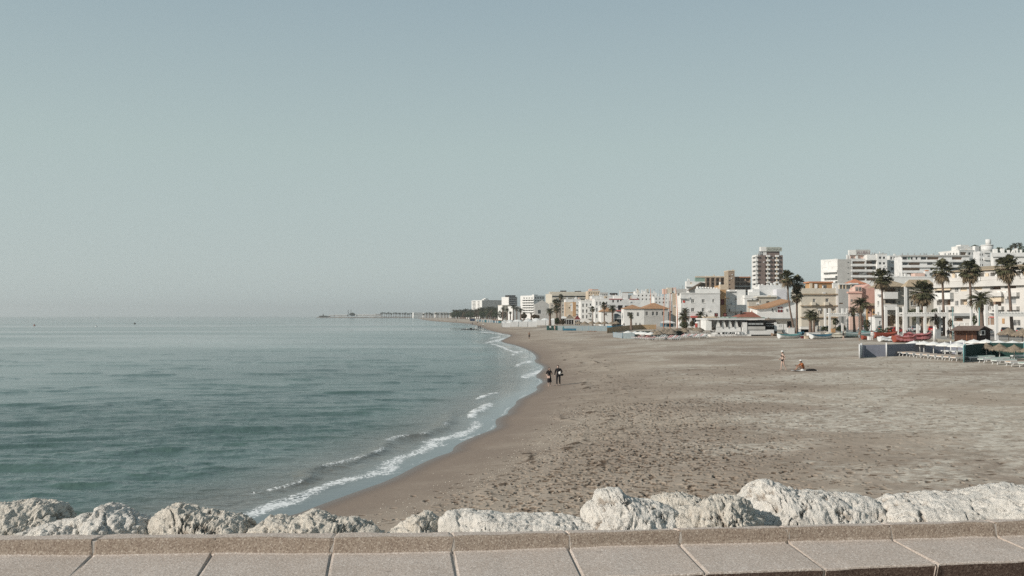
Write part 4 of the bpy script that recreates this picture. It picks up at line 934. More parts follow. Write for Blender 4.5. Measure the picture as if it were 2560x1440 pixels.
b.hip(2.4, TILE_O, .6); b.hip(1.7, TILE_O, box=(-8.4, -.3, -.6, 8.6), base=.0); b.done()
b = Bldg('narrow white and beige tower house behind the orange masts', 1681, 396, 0, 1693, 733, SAND_W, xl=1672, zb=1.6, side=WHITE)
b.box('white_front', 'f', 1668, 735, 1681, 830, -.5, .05, WHITE)
for x in (1672, 1677): b.box('window_pane', 'f', x, 752, x + 1.6, 790, .054, .1, GREYM)
b.box('roof_room', 'f', 1669, 719, 1680, 733.2, -4, -.5, CREAM); b.box('roof_room', 'f', 1658, 722, 1667, 735, -4, -1, LPINK); b.box('pink_panel', 'f', 1680, 719, 1687, 727, -1, -.8, LPINK); b.done()
b = Bldg('white stepped house with red parapet lines and dark square windows', 1522, 480, 0, 1600, 747, WHITE2, depth=10, zb=1.6, side=WHITE)
for x in (1531, 1543, 1550): b.hole('f', x, 750, x + 4, 756 if x < 1550 else 753, mat=DARKB, depth=.5, frame=False)
b.hole('f', 1545, 763, 1557, 775, mat=DARKB, depth=.8, frame=False); b.hole('f', 1562, 764, 1576, 770, mat=DARKB, depth=.8, frame=False); b.box('red_line', 'f', 1521, 746.8, 1556, 748.3, .003, .3, REDT); b.box('red_line', 'f', 1573, 747, 1597, 748.4, .003, .3, REDT)
b.box('upper_storey', 'f', 1534, 740, 1555, 747.3, -6, -2, WHITE); b.box('upper_storey', 'f', 1556, 732, 1570, 747.3, -6, -2, WHITE2); b.box('upper_storey', 'f', 1570, 737, 1592, 747.3, -6, -3, WHITE2); b.box('terrace_roof', 'f', 1557, 730.5, 1583, 732.5, -6, -2, BROWN2); b.box('chimney', 'f', 1549, 726, 1551.5, 740, -3, -2, WHITE)
b.box('red_awning', 'f', 1540, 775.5, 1559, 778, .003, 1, REDT); b.done()
# background jumble of white flats
for i, (x0, x1, y, D, m, lab) in enumerate(((1592, 1640, 733, 560, WHITE, 'white flat roofed houses with many chimneys behind the orange tiled house'), (1636, 1672, 741, 520, WHITE2, 'dull white terrace house left of the orange masts'), (1617, 1642, 738, 600, SAND_W, 'sand coloured flat block between white roof terraces'),
        (1588, 1600, 728, 640, WHITE, 'small white roof tower above the stepped house'), (1612, 1622, 731, 660, WHITE, 'narrow white roof tower right of the small white roof tower'))):
    b = Bldg(lab, x0, D, 0, x1, y, m, depth=10, zb=2, name='house', side=WHITE); n = max(2, int((x1 - x0) / 9)); b.grid('f', rep(x0, x1, n, .35), rows_(y + 4, 9, 2, 4), mat=GLASS2, depth=.4)
    for k in range(n): xx = x0 + (x1 - x0) * R.random() * .9; b.box('chimney', 'f', xx, y - R.uniform(3, 9), xx + R.uniform(1.5, 4), y + .3, -4, -3, R.choice([WHITE, WHITE2, CREAM]))
    b.done()
# white apartment cluster left of centre
for i, (x0, xl, x1, y, D, m, lab, nx, ny) in enumerate(((1487, 1480, 1522, 748, 455, WHITE, 'white apartment house with four columns of narrow windows', 4, 3), (1452, 1446, 1482, 753, 500, WHITE, 'white apartment house with balconies left of the narrow windows', 3, 3),
        (1480, 1474, 1560, 741, 560, WHITE2, 'dull white apartment block behind the stepped house', 7, 2), (1500, 1496, 1523, 768, 430, WHITE, 'low white house with small windows behind the thin palms', 2, 2), (1414, 1410, 1452, 749, 640, WHITE2, 'white flat block beside the orange brown gable', 4, 4))):
    b = Bldg(lab, x0, D, 0, x1, y, m, xl=xl, depth=10, zb=2, name='apartment_building', cat='apartment building', side=WHITE)
    b.grid('f', rep(x0 + 1, x1 - 1, nx, .38), rows_(y + 6, 7200 / D, ny, 4200 / D), mat=GLASS2, depth=.4)
    for k in range(ny): b.balcony('f', x0 + (x1 - x0) * .55, y + 6 + 7200 / D * k + 2600 / D, x0 + (x1 - x0) * .9, y + 6 + 7200 / D * k + 4600 / D, 1.0, WHITE)
    for k in range(3): xx = R.uniform(x0, x1 - 4); b.box('chimney', 'f', xx, y - R.uniform(3, 7), xx + R.uniform(2, 4), y + .3, -4, -3, R.choice([WHITE, LPINK, WHITE2]))
    b.cap(.4); b.done()
b = Bldg('orange roofed single storey white house with a dark window behind the thin palm', 1503, 418, 0, 1535, 779, WHITE, xl=1498, zb=1.6, depth=7); b.hole('f', 1510, 783, 1518, 788, mat=DARKB, depth=.3); b.hip(1.9, TILE_O, .5); b.done()
b = Bldg('orange brown gable building with a white painted patch', 1413, 600, 0, 1440, 755, ORANGE, depth=10, zb=2); b.box('white_patch', 'f', 1427, 758, 1432, 778, .003, .1, WHITE); b.grid('f', [(1422, 1425)], [(768, 771)], mat=DARKB); b.mat = SAND_W; b.box('orange_wall', 'f', 1432, 755, 1440, 790, .003, .3, ORANGE); b.done()
b = Bldg('long cream seafront hotel with a dark window ribbon and solar panels on its roof', 1380, 980, 6, 1475, 733, CREAM, xl=1364, zb=2, cat='hotel', name='hotel')
b.hole('f', 1380, 739.5, 1465, 743.5, mat=GLASS, depth=1.2, frame=False, name='window_ribbon'); b.hole('f', 1390, 746, 1465, 749.5, mat=GLASS2, depth=1.2, frame=False, name='window_ribbon'); b.hole('f', 1376, 751, 1470, 754, mat=GLASS2, depth=1.2, frame=False, name='window_ribbon')
b.box('roof_storey', 'f', 1374, 729.5, 1476, 733.2, -8, -3, CREAM); b.box('solar_panel', 'f', 1401, 726.5, 1416, 729.6, -5, -4, DARKB); b.box('solar_panel', 'f', 1437, 727.5, 1453, 729.6, -5, -4, DARKB); b.done()
b = Bldg('pinkish sand coloured block with rusty awnings on the skyline', 1470, 900, 0, 1500, 727, SAND_W, xl=1464, zb=2, cat='apartment building', name='apartment_building')
b.box('rust_awning', 'f', 1480, 723.5, 1496, 725.5, -3, -1, TERR); b.box('roof_room', 'f', 1472, 722, 1480, 727.3, -6, -2, LPINK); b.grid('f', rep(1471, 1499, 5, .5), [(731, 734), (738, 741)], mat=BROWNB, depth=.8); b.done()
b = Bldg('grey beige block with arched dormers right of the rusty awnings', 1500, 880, 0, 1520, 731, GREYW, depth=10, zb=2, cat='apartment building', name='apartment_building'); b.grid('f', rep(1500, 1519, 4, .5), [(735, 738)], mat=GLASS2); b.done()
b = Bldg('house with two dark sloping solar roofs on the skyline', 1525, 620, 0, 1546, 738, WHITE2, depth=8, zb=2)
for x in (1525, 1535): b.box('solar_roof', 'f', x, 732.5, x + 9, 737.5, -4, -1, DARKB)
b.done()
# far white hotel with sea balconies
b = Bldg('white terraced hotel with sea balconies right of the dark glazed tower', 1335, 1180, 38, 1362, 738.5, WHITE, xl=1301, zb=2, cat='hotel', name='hotel', side=WHITE)
b.grid('f', rep(1336, 1361, 4, .7), [(743, 746.5), (750.5, 753)], mat=GLASS, depth=.8, frame=False); b.grid('l', rep(1307, 1333, 4, .6), rows_(744, 6.2, 6, 2.4), mat=GLASS2, depth=1.5, frame=False)
for k in range(6): b.balcony('l', 1302, 747 + 6.2 * k, 1334, 749.6 + 6.2 * k, 2.5, WHITE)
b.box('roof_crest', 'f', 1335, 736.4, 1345, 738.7, -5, -1, WHITE); b.done()
b = Bldg('pale grey gable block below the white terraced hotel', 1337, 760, 0, 1373, 761, GREYW, xl=1335, depth=10, zb=2); b.hole('f', 1345, 775, 1352, 784, mat=GLASS); b.hip(3.5, GREYW, 0, gable=True); b.done()
b = Bldg('beige flat block between the cream hotel and the palms', 1375, 720, 0, 1413, 757, BEIGE, xl=1373, depth=10, zb=2, cat='apartment building', name='apartment_building'); b.grid('f', rep(1376, 1412, 4, .4), rows_(762, 8, 3, 4), mat=GLASS2); b.done()
b = Bldg('stepped tower with dark glazed balconies on the far skyline', 1272, 1500, 30, 1293, 742, GREYW, xl=1254, zb=2, cat='tower block', name='tower_block', side=WHITE)
for k in range(7): b.hole('f', 1272.6, 743.5 + 4.6 * k, 1292, 746 + 4.6 * k, mat=DARKB, depth=1.5, frame=False, name='glazed_balcony'); b.box('balcony_band', 'f', 1272, 746.2 + 4.6 * k, 1293.5, 747.8 + 4.6 * k, .003, 1.4, GREYW)
b.box('top_storey', 'f', 1270, 738, 1289, 742.2, -10, -1, DARKB); b.done()
b = Bldg('far hotel with a white lit end and a long grey front above the palm grove', 1205, 1750, 26, 1258, 750.5, GREYW, xl=1179, zb=2, cat='hotel', name='hotel', side=WHITE)  # white end, grey front: sun and shade put into the wall colours
b.grid('l', rep(1180, 1190, 1, .8) + [(1194, 1199)], rows_(753.5, 3.4, 6, 1.5), mat=GLASS, depth=1.2, frame=False); b.hole('f', 1220, 749.9, 1257, 752.2, mat=BROWNB, depth=1); b.grid('f', rep(1206, 1257, 7, .35), rows_(754.5, 4, 2, .8), mat=GLASS2)
b.box('roof_room', 'f', 1210, 747.5, 1222, 750.8, -12, -3, WHITE); b.box('lift_tower', 'f', 1214, 745.5, 1219, 748, -12, -3, WHITE2); b.done()
for i, (x0, x1, y, D, m, lab) in enumerate(((1256, 1276, 764, 1000, CREAM, 'cream house beside the seaside column behind the far palms'), (1282, 1302, 767, 950, WHITE, 'white house with a beige gable right of the far palms'), (1128, 1150, 782, 1900, WHITE, 'white far house half hidden by the palm grove'),
        (1090, 1118, 781, 2500, WHITE, 'white seafront flats near the left end of the far beach'), (1060, 1088, 782.5, 2700, WHITE2, 'low white flats left of the far seafront flats'), (1034, 1058, 781.5, 2800, WHITE, 'white arcaded building right of the far palm row'), (1150, 1172, 779, 1700, LPINK, 'pinkish far house behind the palm grove'), (1172, 1182, 777, 1500, WHITE, 'small white gable just left of the far hotel'))):
    b = Bldg(lab, x0, D, 20, x1, y, m, depth=14, zb=1.5, name='house', side=WHITE); n = int((x1 - x0) / 4); b.grid('f', rep(x0, x1, n, .45), rows_(y + 1.5, 7200 / D, 2, 3000 / D), mat=GLASS2, depth=.6); b.cap(.5); b.done()
# ================================================================ PROMENADE GROUND
PZ = 2.26
m_pr = paint('promenade_paving', (.34, .315, .28), .93, .15, .8, .1)
m_rd = paint('asphalt', (.09, .09, .088), .9, .15, .6, .1)
fr = [on_z(a, c, PZ) for a, c in ((2900, 858), (2560, 853), (2380, 850), (2262, 841), (2180, 834), (2080, 830), (1985, 826), (1780, 822), (1600, 815), (1450, 808), (1300, 802), (1180, 797.5))]
def strip(name, f, z, off, ext, mat, label):
    bm = bmesh.new(); A = [bm.verts.new((p.x + off, p.y + off * .12, z)) for p in f]; B = [bm.verts.new((p.x + off + ext, p.y + (off + ext) * .12, z)) for p in f]
    for i in range(len(f) - 1): bm.faces.new((A[i], A[i + 1], B[i + 1], B[i]))
    lo = [bm.verts.new((p.x + off, p.y + off * .12, z - .5)) for p in f]
    for i in range(len(f) - 1): bm.faces.new((A[i], lo[i], lo[i + 1], A[i + 1]))
    return tag(fin(name, bm, mat), label, None, None, 'structure')
strip('promenade', fr, PZ, 0, 900, m_pr, 'seafront promenade paving behind the beach')
strip('road', fr[:8], PZ + .006, 18, 9, m_rd, 'seafront road behind the pergolas')
# hill behind the town
hx, hy = np.meshgrid(np.linspace(120, 900, 70), np.linspace(560, 1500, 50))
hzv = 1.5 + 62 * np.exp(-((hx - 520) / 210) ** 2 - ((hy - 900) / 240) ** 2) + 5 * fbm(hx / 60, hy / 60, o=4, seed=5)
tg = NT('hill_scrub', .95, .1); m_hill = tg.out(tg.mix(tg.rng(tg.noise(tg.coord(), .05, 6, .7), .35, .65), (.05, .06, .03), (.20, .16, .11)))
tag(mesh_obj('hill', grid_mesh('hill', hx, hy, hzv, flip=True), m_hill), 'scrubby hill behind the town', None, None, 'structure')
def pz(px, py): return on_z(px, py, PZ)
ORD = ['leftmost', 'second', 'third', 'fourth', 'fifth', 'sixth', 'seventh', 'eighth', 'ninth', 'tenth', 'eleventh', 'twelfth', 'thirteenth', 'fourteenth', 'fifteenth', 'sixteenth', 'seventeenth', 'eighteenth', 'nineteenth', 'twentieth',
       'twenty-first', 'twenty-second', 'twenty-third', 'twenty-fourth', 'twenty-fifth', 'twenty-sixth', 'twenty-seventh', 'twenty-eighth', 'twenty-ninth', 'thirtieth']
def nth(i): return ORD[i] if i == 0 else ORD[i] + ' from the left'

# ================================================================ PLANTS
def leafmat(name, c1, c2, sc=3):
    t = NT(name, .75, .2); v = t.coord('Object')
    c = t.mix(t.rng(t.noise(v, sc, 3), .35, .65), c1, c2)
    t.b.inputs['Subsurface Weight'].default_value = 0.0
    return t.out(c)
FROND = leafmat('palm_frond', (.035, .038, .018), (.095, .09, .048)); DEAD = leafmat('dry_frond', (.10, .075, .045), (.26, .20, .13)); BUSHM = leafmat('bush_leaf', (.025, .035, .014), (.07, .085, .035))
BUSHM2 = leafmat('warm_bush_leaf', (.07, .05, .03), (.13, .10, .06)); TRUNKM = paint('palm_trunk', (.17, .125, .10), .95, .35, 2.5, .1, .03)
def vec(az, el): return Vector((math.cos(az) * math.cos(el), math.sin(az) * math.cos(el), math.sin(el)))
def fan_leaf(bm, o, d, pet, fl, rr, n=11, droop=.35):
    up = Vector((0, 0, 1)); s = d.cross(up).normalized(); nn = s.cross(d).normalized(); e = o + d * pet
    w = .03
    f = bm.faces.new([bm.verts.new(p) for p in (o - s * w, o + s * w, e + s * w * .7, e - s * w * .7)])
    for k in range(n):
        a = (k / (n - 1) - .5) * 2.7 + rr.gauss(0, .05); L = fl * (1 - .22 * abs(a) / 1.35) * rr.uniform(.85, 1.08)
        dd = (d * math.cos(a) + s * math.sin(a)).normalized(); q = dd.cross(nn).normalized() * L * .10
        mid = e + dd * L * .6 + nn * rr.uniform(-.02, .06) * L; tip = e + dd * L - up * droop * L * rr.uniform(.5, 1.2)
        v = [bm.verts.new(p) for p in (e, mid + q, mid - q, tip)]
        bm.faces.new((v[0], v[1], v[2])); bm.faces.new((v[1], v[3], v[2]))
def feather_leaf(bm, o, az, el, L, rr, n=14, curl=1.3, w=.22):
    p = Vector(o); pts = [p.copy()]; e = el
    for k in range(7): p = p + vec(az, e) * L / 7; e -= curl / 7 * (1 + .12 * k); pts.append(p.copy())
    for k in range(n):
        u = .12 + .88 * k / (n - 1); i = min(6, int(u * 7)); q = pts[i].lerp(pts[i + 1], u * 7 - i); d = (pts[i + 1] - pts[i]).normalized()
        s = d.cross(Vector((0, 0, 1)))
        if s.length < .1: s = Vector((1, 0, 0))
        s.normalize(); l = L * w * math.sin(math.pi * (.18 + .74 * u)) * rr.uniform(.85, 1.15)
        for sg in (1, -1):
            t_ = q + s * sg * l * .85 + d * l * .55 - Vector((0, 0, 1)) * l * .45; h = d * l * .13
            bm.faces.new([bm.verts.new(x) for x in (q - h, q + h, t_)])
    for i in range(7):
        s = (pts[i + 1] - pts[i]).cross(Vector((0, 0, 1))).normalized() * .03
        bm.faces.new([bm.verts.new(x) for x in (pts[i] - s, pts[i] + s, pts[i + 1] + s * .6, pts[i + 1] - s * .6)])
def palm_mesh(kind, R_, seed):
    rr = random.Random(seed); g = bmesh.new(); dmesh = bmesh.new()
    if kind == 'fan':
        for i in range(62):
            el = math.radians(rr.uniform(-35, 80)); az = rr.uniform(0, 6.283)
            fan_leaf(g, Vector((0, 0, rr.uniform(-.1, .1) * R_)), vec(az, el), R_ * rr.uniform(.38, .74), R_ * rr.uniform(.48, .62), rr, 12)
        for i in range(44):
            el = math.radians(rr.uniform(-80, -8)); az = rr.uniform(0, 6.283)
            fan_leaf(dmesh, Vector((0, 0, rr.uniform(-.22, 0) * R_)), vec(az, el), R_ * rr.uniform(.25, .68), R_ * rr.uniform(.42, .6), rr, 10, .6)
    else:
        for i in range(52): feather_leaf(g, (0, 0, rr.uniform(-.05, .1) * R_), rr.uniform(0, 6.283), math.radians(rr.uniform(-15, 85)), R_ * rr.uniform(.95, 1.2), rr)
        for i in range(16): feather_leaf(dmesh, (0, 0, -.1 * R_), rr.uniform(0, 6.283), math.radians(rr.uniform(-55, -15)), R_ * rr.uniform(.7, .95), rr, 10)
    out = []
    for b_, n_ in ((g, 'crown'), (dmesh, 'dead_fronds')):
        me = bpy.data.meshes.new(n_); b_.to_mesh(me); b_.free(); me.materials.append(FROND if n_ == 'crown' else DEAD); out.append(me)
    return out
PALMS = {(k, i): palm_mesh(k, 1.0, 50 + i + (9 if k == 'fan' else 0)) for k in ('fan', 'feather') for i in range(3)}
def palm(label, kind, cx, cy, r, bx, D, i=0, bend=0.0, tr=.2, skirt=1.0, name='palm_tree', group=None, zb=None, cat='palm tree'):
    top = at(cx, cy, D); base = Vector((at(bx, 800, D).x, D, PZ - .05 if zb is None else zb)); Rm = r / F * D
    t = thing(name, label, cat, base, 0, group); h = top - base; bm = bmesh.new(); n = 12; pts = []; rad = []
    for k in range(n + 1):
        u = k / n; p = Vector((h.x * (u + bend * math.sin(math.pi * u)), 0, h.z * u)); pts.append(p); rad.append(tr * (1.35 - .45 * u + (.35 * (1 - u) ** 6) + .05 * math.sin(k * 2.1)))
    tube(bm, pts, rad, 8); fin('trunk', bm, TRUNKM, t)
    for me, nm in zip(PALMS[(kind, i)], ('crown', 'dead_fronds')):
        c = bpy.data.objects.new(nm, me); COL.objects.link(c); c.parent = t; c.location = h; c.scale = (Rm * 1.1, Rm * 1.1, Rm * (1.1 if kind == 'fan' else 1.05)); c.rotation_euler = (0, 0, R.uniform(0, 6))
    return t
def bush(label, x0, x1, y0, y1, D, mat, seed, depth=None, n=None, name='bush', group=None):
    a, c = at(x0, y0, D), at(x1, y1, D); w = (c.x - a.x) / 2; h = (a.z - c.z) / 2; d = depth or w * .7; rr = random.Random(seed)
    bm = bmesh.new(); n = n or int(min(1500, 260 + 60 * w * h * 8)); s = max(.09, D / F * 1.1)
    for _ in range(n):
        u = vec(rr.uniform(0, 6.283), math.asin(rr.uniform(-1, 1))) * rr.uniform(.55, 1.0) ** .5
        k = .78 + .3 * float(vnoise(u.x * 2.3 + seed, u.z * 2.3 + u.y * 2)); p = Vector((u.x * w * k, u.y * d * k, u.z * h * k + h))
        q = vec(rr.uniform(0, 6.283), rr.uniform(-1.2, 1.2)) * s; r2 = q.cross(vec(rr.uniform(0, 6.283), rr.uniform(-1.2, 1.2))).normalized() * s * .7
        bm.faces.new([bm.verts.new(v_) for v_ in (p - q, p + r2, p + q, p - r2)])
    me = bpy.data.meshes.new('foliage'); bm.to_mesh(me); bm.free()
    t = thing(name, label, name.replace('_', ' '), ((a.x + c.x) / 2, D, c.z), 0, group); mesh_obj('foliage', me, mat, t)
    b2 = bmesh.new(); tube(b2, [(0, 0, -.3), (.02, 0, h * .9)], [w * .09 + .03, .03], 6); fin('stem', b2, TRUNKM, t); return t
for a in (('tall thin leaning palm in front of the white tiled house, left one of the pair', 'fan', 1968, 694, 19, 1987, 226, 0, .22, .17), ('shaggy palm with a thick dead skirt, right one of the leaning pair', 'fan', 1992, 706, 17, 1992, 228, 1, 0, .2),
          ('tall straight palm in front of the round balconies', 'fan', 2204, 694, 24, 2208, 214, 2, 0, .22), ('bushy palm with a wide crown in front of the corner pilaster house', 'fan', 2306, 730, 29, 2306, 215, 0, 0, .3),
          ('tall palm at the left end of the long seafront apartment house', 'fan', 2355, 675, 25, 2361, 196, 1, 0, .22), ('tall palm in the middle of the long seafront apartment house', 'fan', 2424, 675, 27, 2431, 190, 2, .04, .24),
          ('tall palm at the right end of the long seafront apartment house', 'fan', 2519, 668, 30, 2531, 182, 0, -.03, .24), ('palm crown cut by the right edge of the photo', 'fan', 2568, 668, 16, 2570, 180, 1, 0, .2)): palm(*a, group='tall fan palms on the promenade')
palm('lower crown of dry fronds on the shaggy palm of the leaning pair', 'fan', 1991, 738, 15, 1992, 227.6, 2, 0, .12)
for a in (('spreading date palm left of the red shop sign', 'feather', 2452, 752, 34, 2455, 178, 0, 0, .35), ('dark date palm between the posts of the first pergola', 'feather', 2152, 762, 24, 2152, 232, 1, 0, .3), ('small date palm left of the dark one at the first pergola', 'feather', 2134, 778, 16, 2136, 236, 2, 0, .25),
          ('leafy palm clump beside the double street lamp', 'feather', 2026, 787, 19, 2026, 222, 0, 0, .3), ('second leafy palm of the clump, nearer the lamp post', 'feather', 2036, 794, 14, 2034, 221, 1, 0, .25), ('large leaved palm right of the orange masts', 'feather', 1709, 793, 17, 1711, 240, 2, 0, .3),
          ('paler palm rising behind the large leaved palm', 'feather', 1713, 778, 12, 1716, 246, 0, 0, .25), ('small palm in front of the big plain white house', 'feather', 1751, 788, 13, 1753, 245, 1, 0, .25), ('bushy date palm beside the low orange roofed house', 'feather', 1531, 771, 13, 1532, 400, 2, 0, .35),
          ('thin tall palm left of the bushy date palm', 'fan', 1510, 763, 8, 1511, 380, 0, 0, .2), ('short thin palm beside the white apartment house', 'fan', 1482, 772, 6, 1482, 390, 1, 0, .18), ('small palm left of the kiosk with the brown roof', 'feather', 1577, 786, 8, 1577, 285, 2, 0, .2),
          ('second small palm under the kiosk roof edge', 'feather', 1578, 794, 7, 1579, 280, 0, 0, .2), ('round feathery palm left of the tall thin trio', 'feather', 1375, 779, 12, 1375, 420, 1, 0, .4), ('tall thin palm with its crown above the trio', 'fan', 1402, 741, 6, 1401, 470, 0, 0, .22),
          ('middle palm of the thin trio', 'fan', 1397, 757, 7, 1398, 465, 1, 0, .22), ('shaggy left palm of the thin trio', 'fan', 1389, 754, 7, 1392, 460, 2, 0, .22), ('low shaggy palm at the foot of the thin trio', 'fan', 1392, 771, 9, 1393, 455, 0, 0, .3),
          ('palm with bent trunk between the second pergola and the hut', 'feather', 2338, 797, 17, 2352, 196, 1, 0, .25), ('low palm behind the second pergola', 'feather', 2296, 796, 16, 2292, 205, 2, 0, .25)): palm(*a)
rp = random.Random(8)
for i in range(28):
    x = 1131 + i * 4.9 + rp.uniform(-2, 2); D = 1500 - i * 18; cy = 784 - (i / 27) * 5 + rp.uniform(-3, 3) - (3 if i > 12 else 0)
    palm('dark palm of the far grove, %s' % nth(i), 'feather', x, cy, rp.uniform(8.5, 12.5), x, D, i % 3, 0, .5, group='dark palms of the far seafront grove')
for i in range(16):
    x = 1136 + i * 8.2 + rp.uniform(-2, 2); w = rp.uniform(7, 10)
    bush('round dark tree filling the far palm grove, %s' % nth(i), x - w, x + w, 779 - (4 if i > 6 else 0) + rp.uniform(-2, 2), 796, 1420 - i * 30, (BUSHM, BUSHM2)[i % 4 == 3], 200 + i, n=420, name='tree', group='dark trees of the far seafront grove')
for i in range(18):
    x = 953 + i * 4.4 + rp.uniform(-1, 1); palm('tiny palm in the far row by the harbour wall, %s' % nth(i), 'feather', x, 784 + rp.uniform(-1.4, 1), 3.2, x, 2900, i % 3, 0, .6, group='far row of palms by the harbour', zb=1)
for i in range(10):
    x = 1058 + i * 7.5 + rp.uniform(-2, 2); palm('scattered palm before the far white flats, %s' % nth(i), 'feather', x, 785 + rp.uniform(-2, 1), 3.8, x, 2300 - i * 60, i % 3, 0, .6, group='scattered palms before the far flats', zb=1)
for i, (x, y, r) in enumerate(((1257, 772, 6), (1268, 775, 6), (1283, 768, 7), (1292, 772, 7), (1302, 776, 7), (1310, 783, 5), (1276, 782, 5), (1328, 785, 4))):
    palm('reddish brown palm around the white columns, %s' % nth(i), 'feather', x, y, r, x, 860 - i * 30, i % 3, 0, .4, group='palms around the white seafront columns')
for i, (lab, x0, x1, y0, y1, D, m) in enumerate((('long green bush growing over the second pergola, left part', 2266, 2312, 770, 787, 201, BUSHM), ('dark green bush on top of the second pergola, right part', 2322, 2352, 770, 788, 199, BUSHM), ('round dark shrub left of the first pergola posts', 2079, 2099, 794, 815, 236, BUSHM),
        ('brown red bush between the round balconies and the pergola', 2222, 2244, 784, 812, 228, BUSHM2), ('dark creeper bush beside the pergola corner post', 2242, 2262, 778, 815, 212, BUSHM2), ('dark clipped hedge behind the red bowed boat', 2186, 2216, 822, 834, 196, BUSHM), ('second dark hedge right of the clipped one', 2208, 2234, 819, 833, 200, BUSHM),
        ('tall dark creeper inside the first pergola', 2158, 2178, 795, 830, 234, BUSHM), ('dark creeper on the lone post by the hut', 2430, 2444, 785, 814, 184, BUSHM), ('dark creeper behind the second pergola right post', 2368, 2384, 795, 820, 190, BUSHM2),
        ('grey green shrubs beside the first pergola', 2052, 2072, 814, 828, 240, BUSHM), ('low planting below the first pergola beam', 2084, 2118, 814, 829, 246, BUSHM), ('bush with red blossom beside the orange masts', 1722, 1738, 800, 818, 236, BUSHM2), ('dark planting under the big leaved palms', 1697, 1724, 803, 822, 238, BUSHM),
        ('shrub mass at the foot of the thin palm trio', 1384, 1400, 793, 811, 440, BUSHM), ('second shrub beside the reed parasols', 1398, 1415, 799, 811, 430, BUSHM2), ('dusty tree behind the white awnings', 1328, 1350, 785, 798, 560, BUSHM2), ('small dusty tree left of the reed parasols', 1302, 1318, 782, 797, 640, BUSHM2),
        ('dark tree on the hill left of the round tower', 2420, 2452, 610, 632, 700, BUSHM), ('dark tree on the hill touching the round tower drum', 2441, 2464, 612, 640, 680, BUSHM), ('rounded dark tree on the hill right of the round tower', 2482, 2512, 617, 640, 560, BUSHM), ('second rounded dark tree on the hill', 2508, 2535, 619, 640, 555, BUSHM),
        ('dark tree at the upper right edge of the town', 2538, 2580, 615, 640, 550, BUSHM), ('dark tree top beside the brown tower and the ochre roof room', 1999, 2026, 711, 735, 520, BUSHM))): bush(lab, x0, x1, y0, y1, D, m, 30 + i)
palm('palm on the hilltop above the right edge houses', 'feather', 2538, 614, 9, 2538, 600, 1, 0, .3, zb=20); palm('second palm on the hilltop above the right edge houses', 'feather', 2549, 612, 8, 2549, 600, 2, 0, .3, zb=20); palm('third palm on the hilltop, leaning over the chimneys', 'feather', 2529, 617, 7, 2529, 602, 0, 0, .3, zb=20)

# ================================================================ PERGOLAS
def pergola(label, px0, px1, py, post_px, depth=3.4, lone=False):
    A = pz(px0, py); D = A.y; s = D / F; L = (px1 - px0) * s
    t = thing('pergola', label, 'pergola', (A.x, D, PZ)); W_ = .46
    def bx(name, x, y, z, sx, sy, sz): bm = bmesh.new(); add_box(bm, Vector((x, y, z)), Vector((sx, 0, 0)), Vector((0, sy, 0)), Vector((0, 0, sz))); return fin(name, bm, WHITE, t)
    for p in post_px:
        x = (p - px0) * s - W_ / 2
        for y in (0, depth): bx('post', x, y, -.2, W_, W_, 6.15)
    for y in (0.02, depth + .02): bx('beam', W_ / 2 + .003, y, 3.95, L - W_ - .006 + .0, W_ - .04, .55) if True else None
    n = int(L / .52)
    for i in range(n): bx('rafter', W_ / 2 + .1 + i * (L - W_ - .4) / max(1, n - 1), -.03, 4.504, .22, depth + W_ + .06, .26)
pergola('white pergola on tall posts farthest left, over the dark date palm', 2075, 2163, 830.8, (2075, 2119, 2163))
pergola('white pergola with bushes growing on its top, the middle one', 2262, 2369, 840.5, (2262, 2314, 2369))
pergola('white pergola at the right edge behind the brown hut', 2493, 2600, 850.5, (2493, 2600))
def post_thing(name, label, cat, px, ytop, ybot, wpx, mat, D=None, group=None, parts=None):
    B_ = pz(px, ybot); D = B_.y; s = D / F; T = at(px, ytop, D); t = thing(name, label, cat, (B_.x, D, PZ), 0, group); bm = bmesh.new(); w = wpx * s; h = T.z - PZ
    add_box(bm, Vector((-w / 2, -w / 2, -.1)), Vector((w, 0, 0)), Vector((0, w, 0)), Vector((0, 0, h + .1))); fin('post', bm, mat, t)
    bm = bmesh.new(); add_box(bm, Vector((-w * .65, -w * .65, h + .003)), Vector((w * 1.3, 0, 0)), Vector((0, w * 1.3, 0)), Vector((0, 0, .12))); fin('post_cap', bm, mat, t); return t
post_thing('white_post', 'lone tall white post with a creeper, right of the tall middle palm', 'post', 2429, 767, 842, 5, WHITE); post_thing('white_post', 'lone tall white post between the round balconies and the red car', 'post', 2215, 766, 837, 6, WHITE)
for i, (x, y0, y1, w) in enumerate(((1259, 777, 797, 2.2), (1271, 776, 797.5, 4), (1298, 776, 797, 4))): post_thing('white_column', ('slim white column left of the domed one', 'white column with a dark domed top', 'broad white column right of the domed one')[i], 'column', x, y0, y1, w, WHITE)

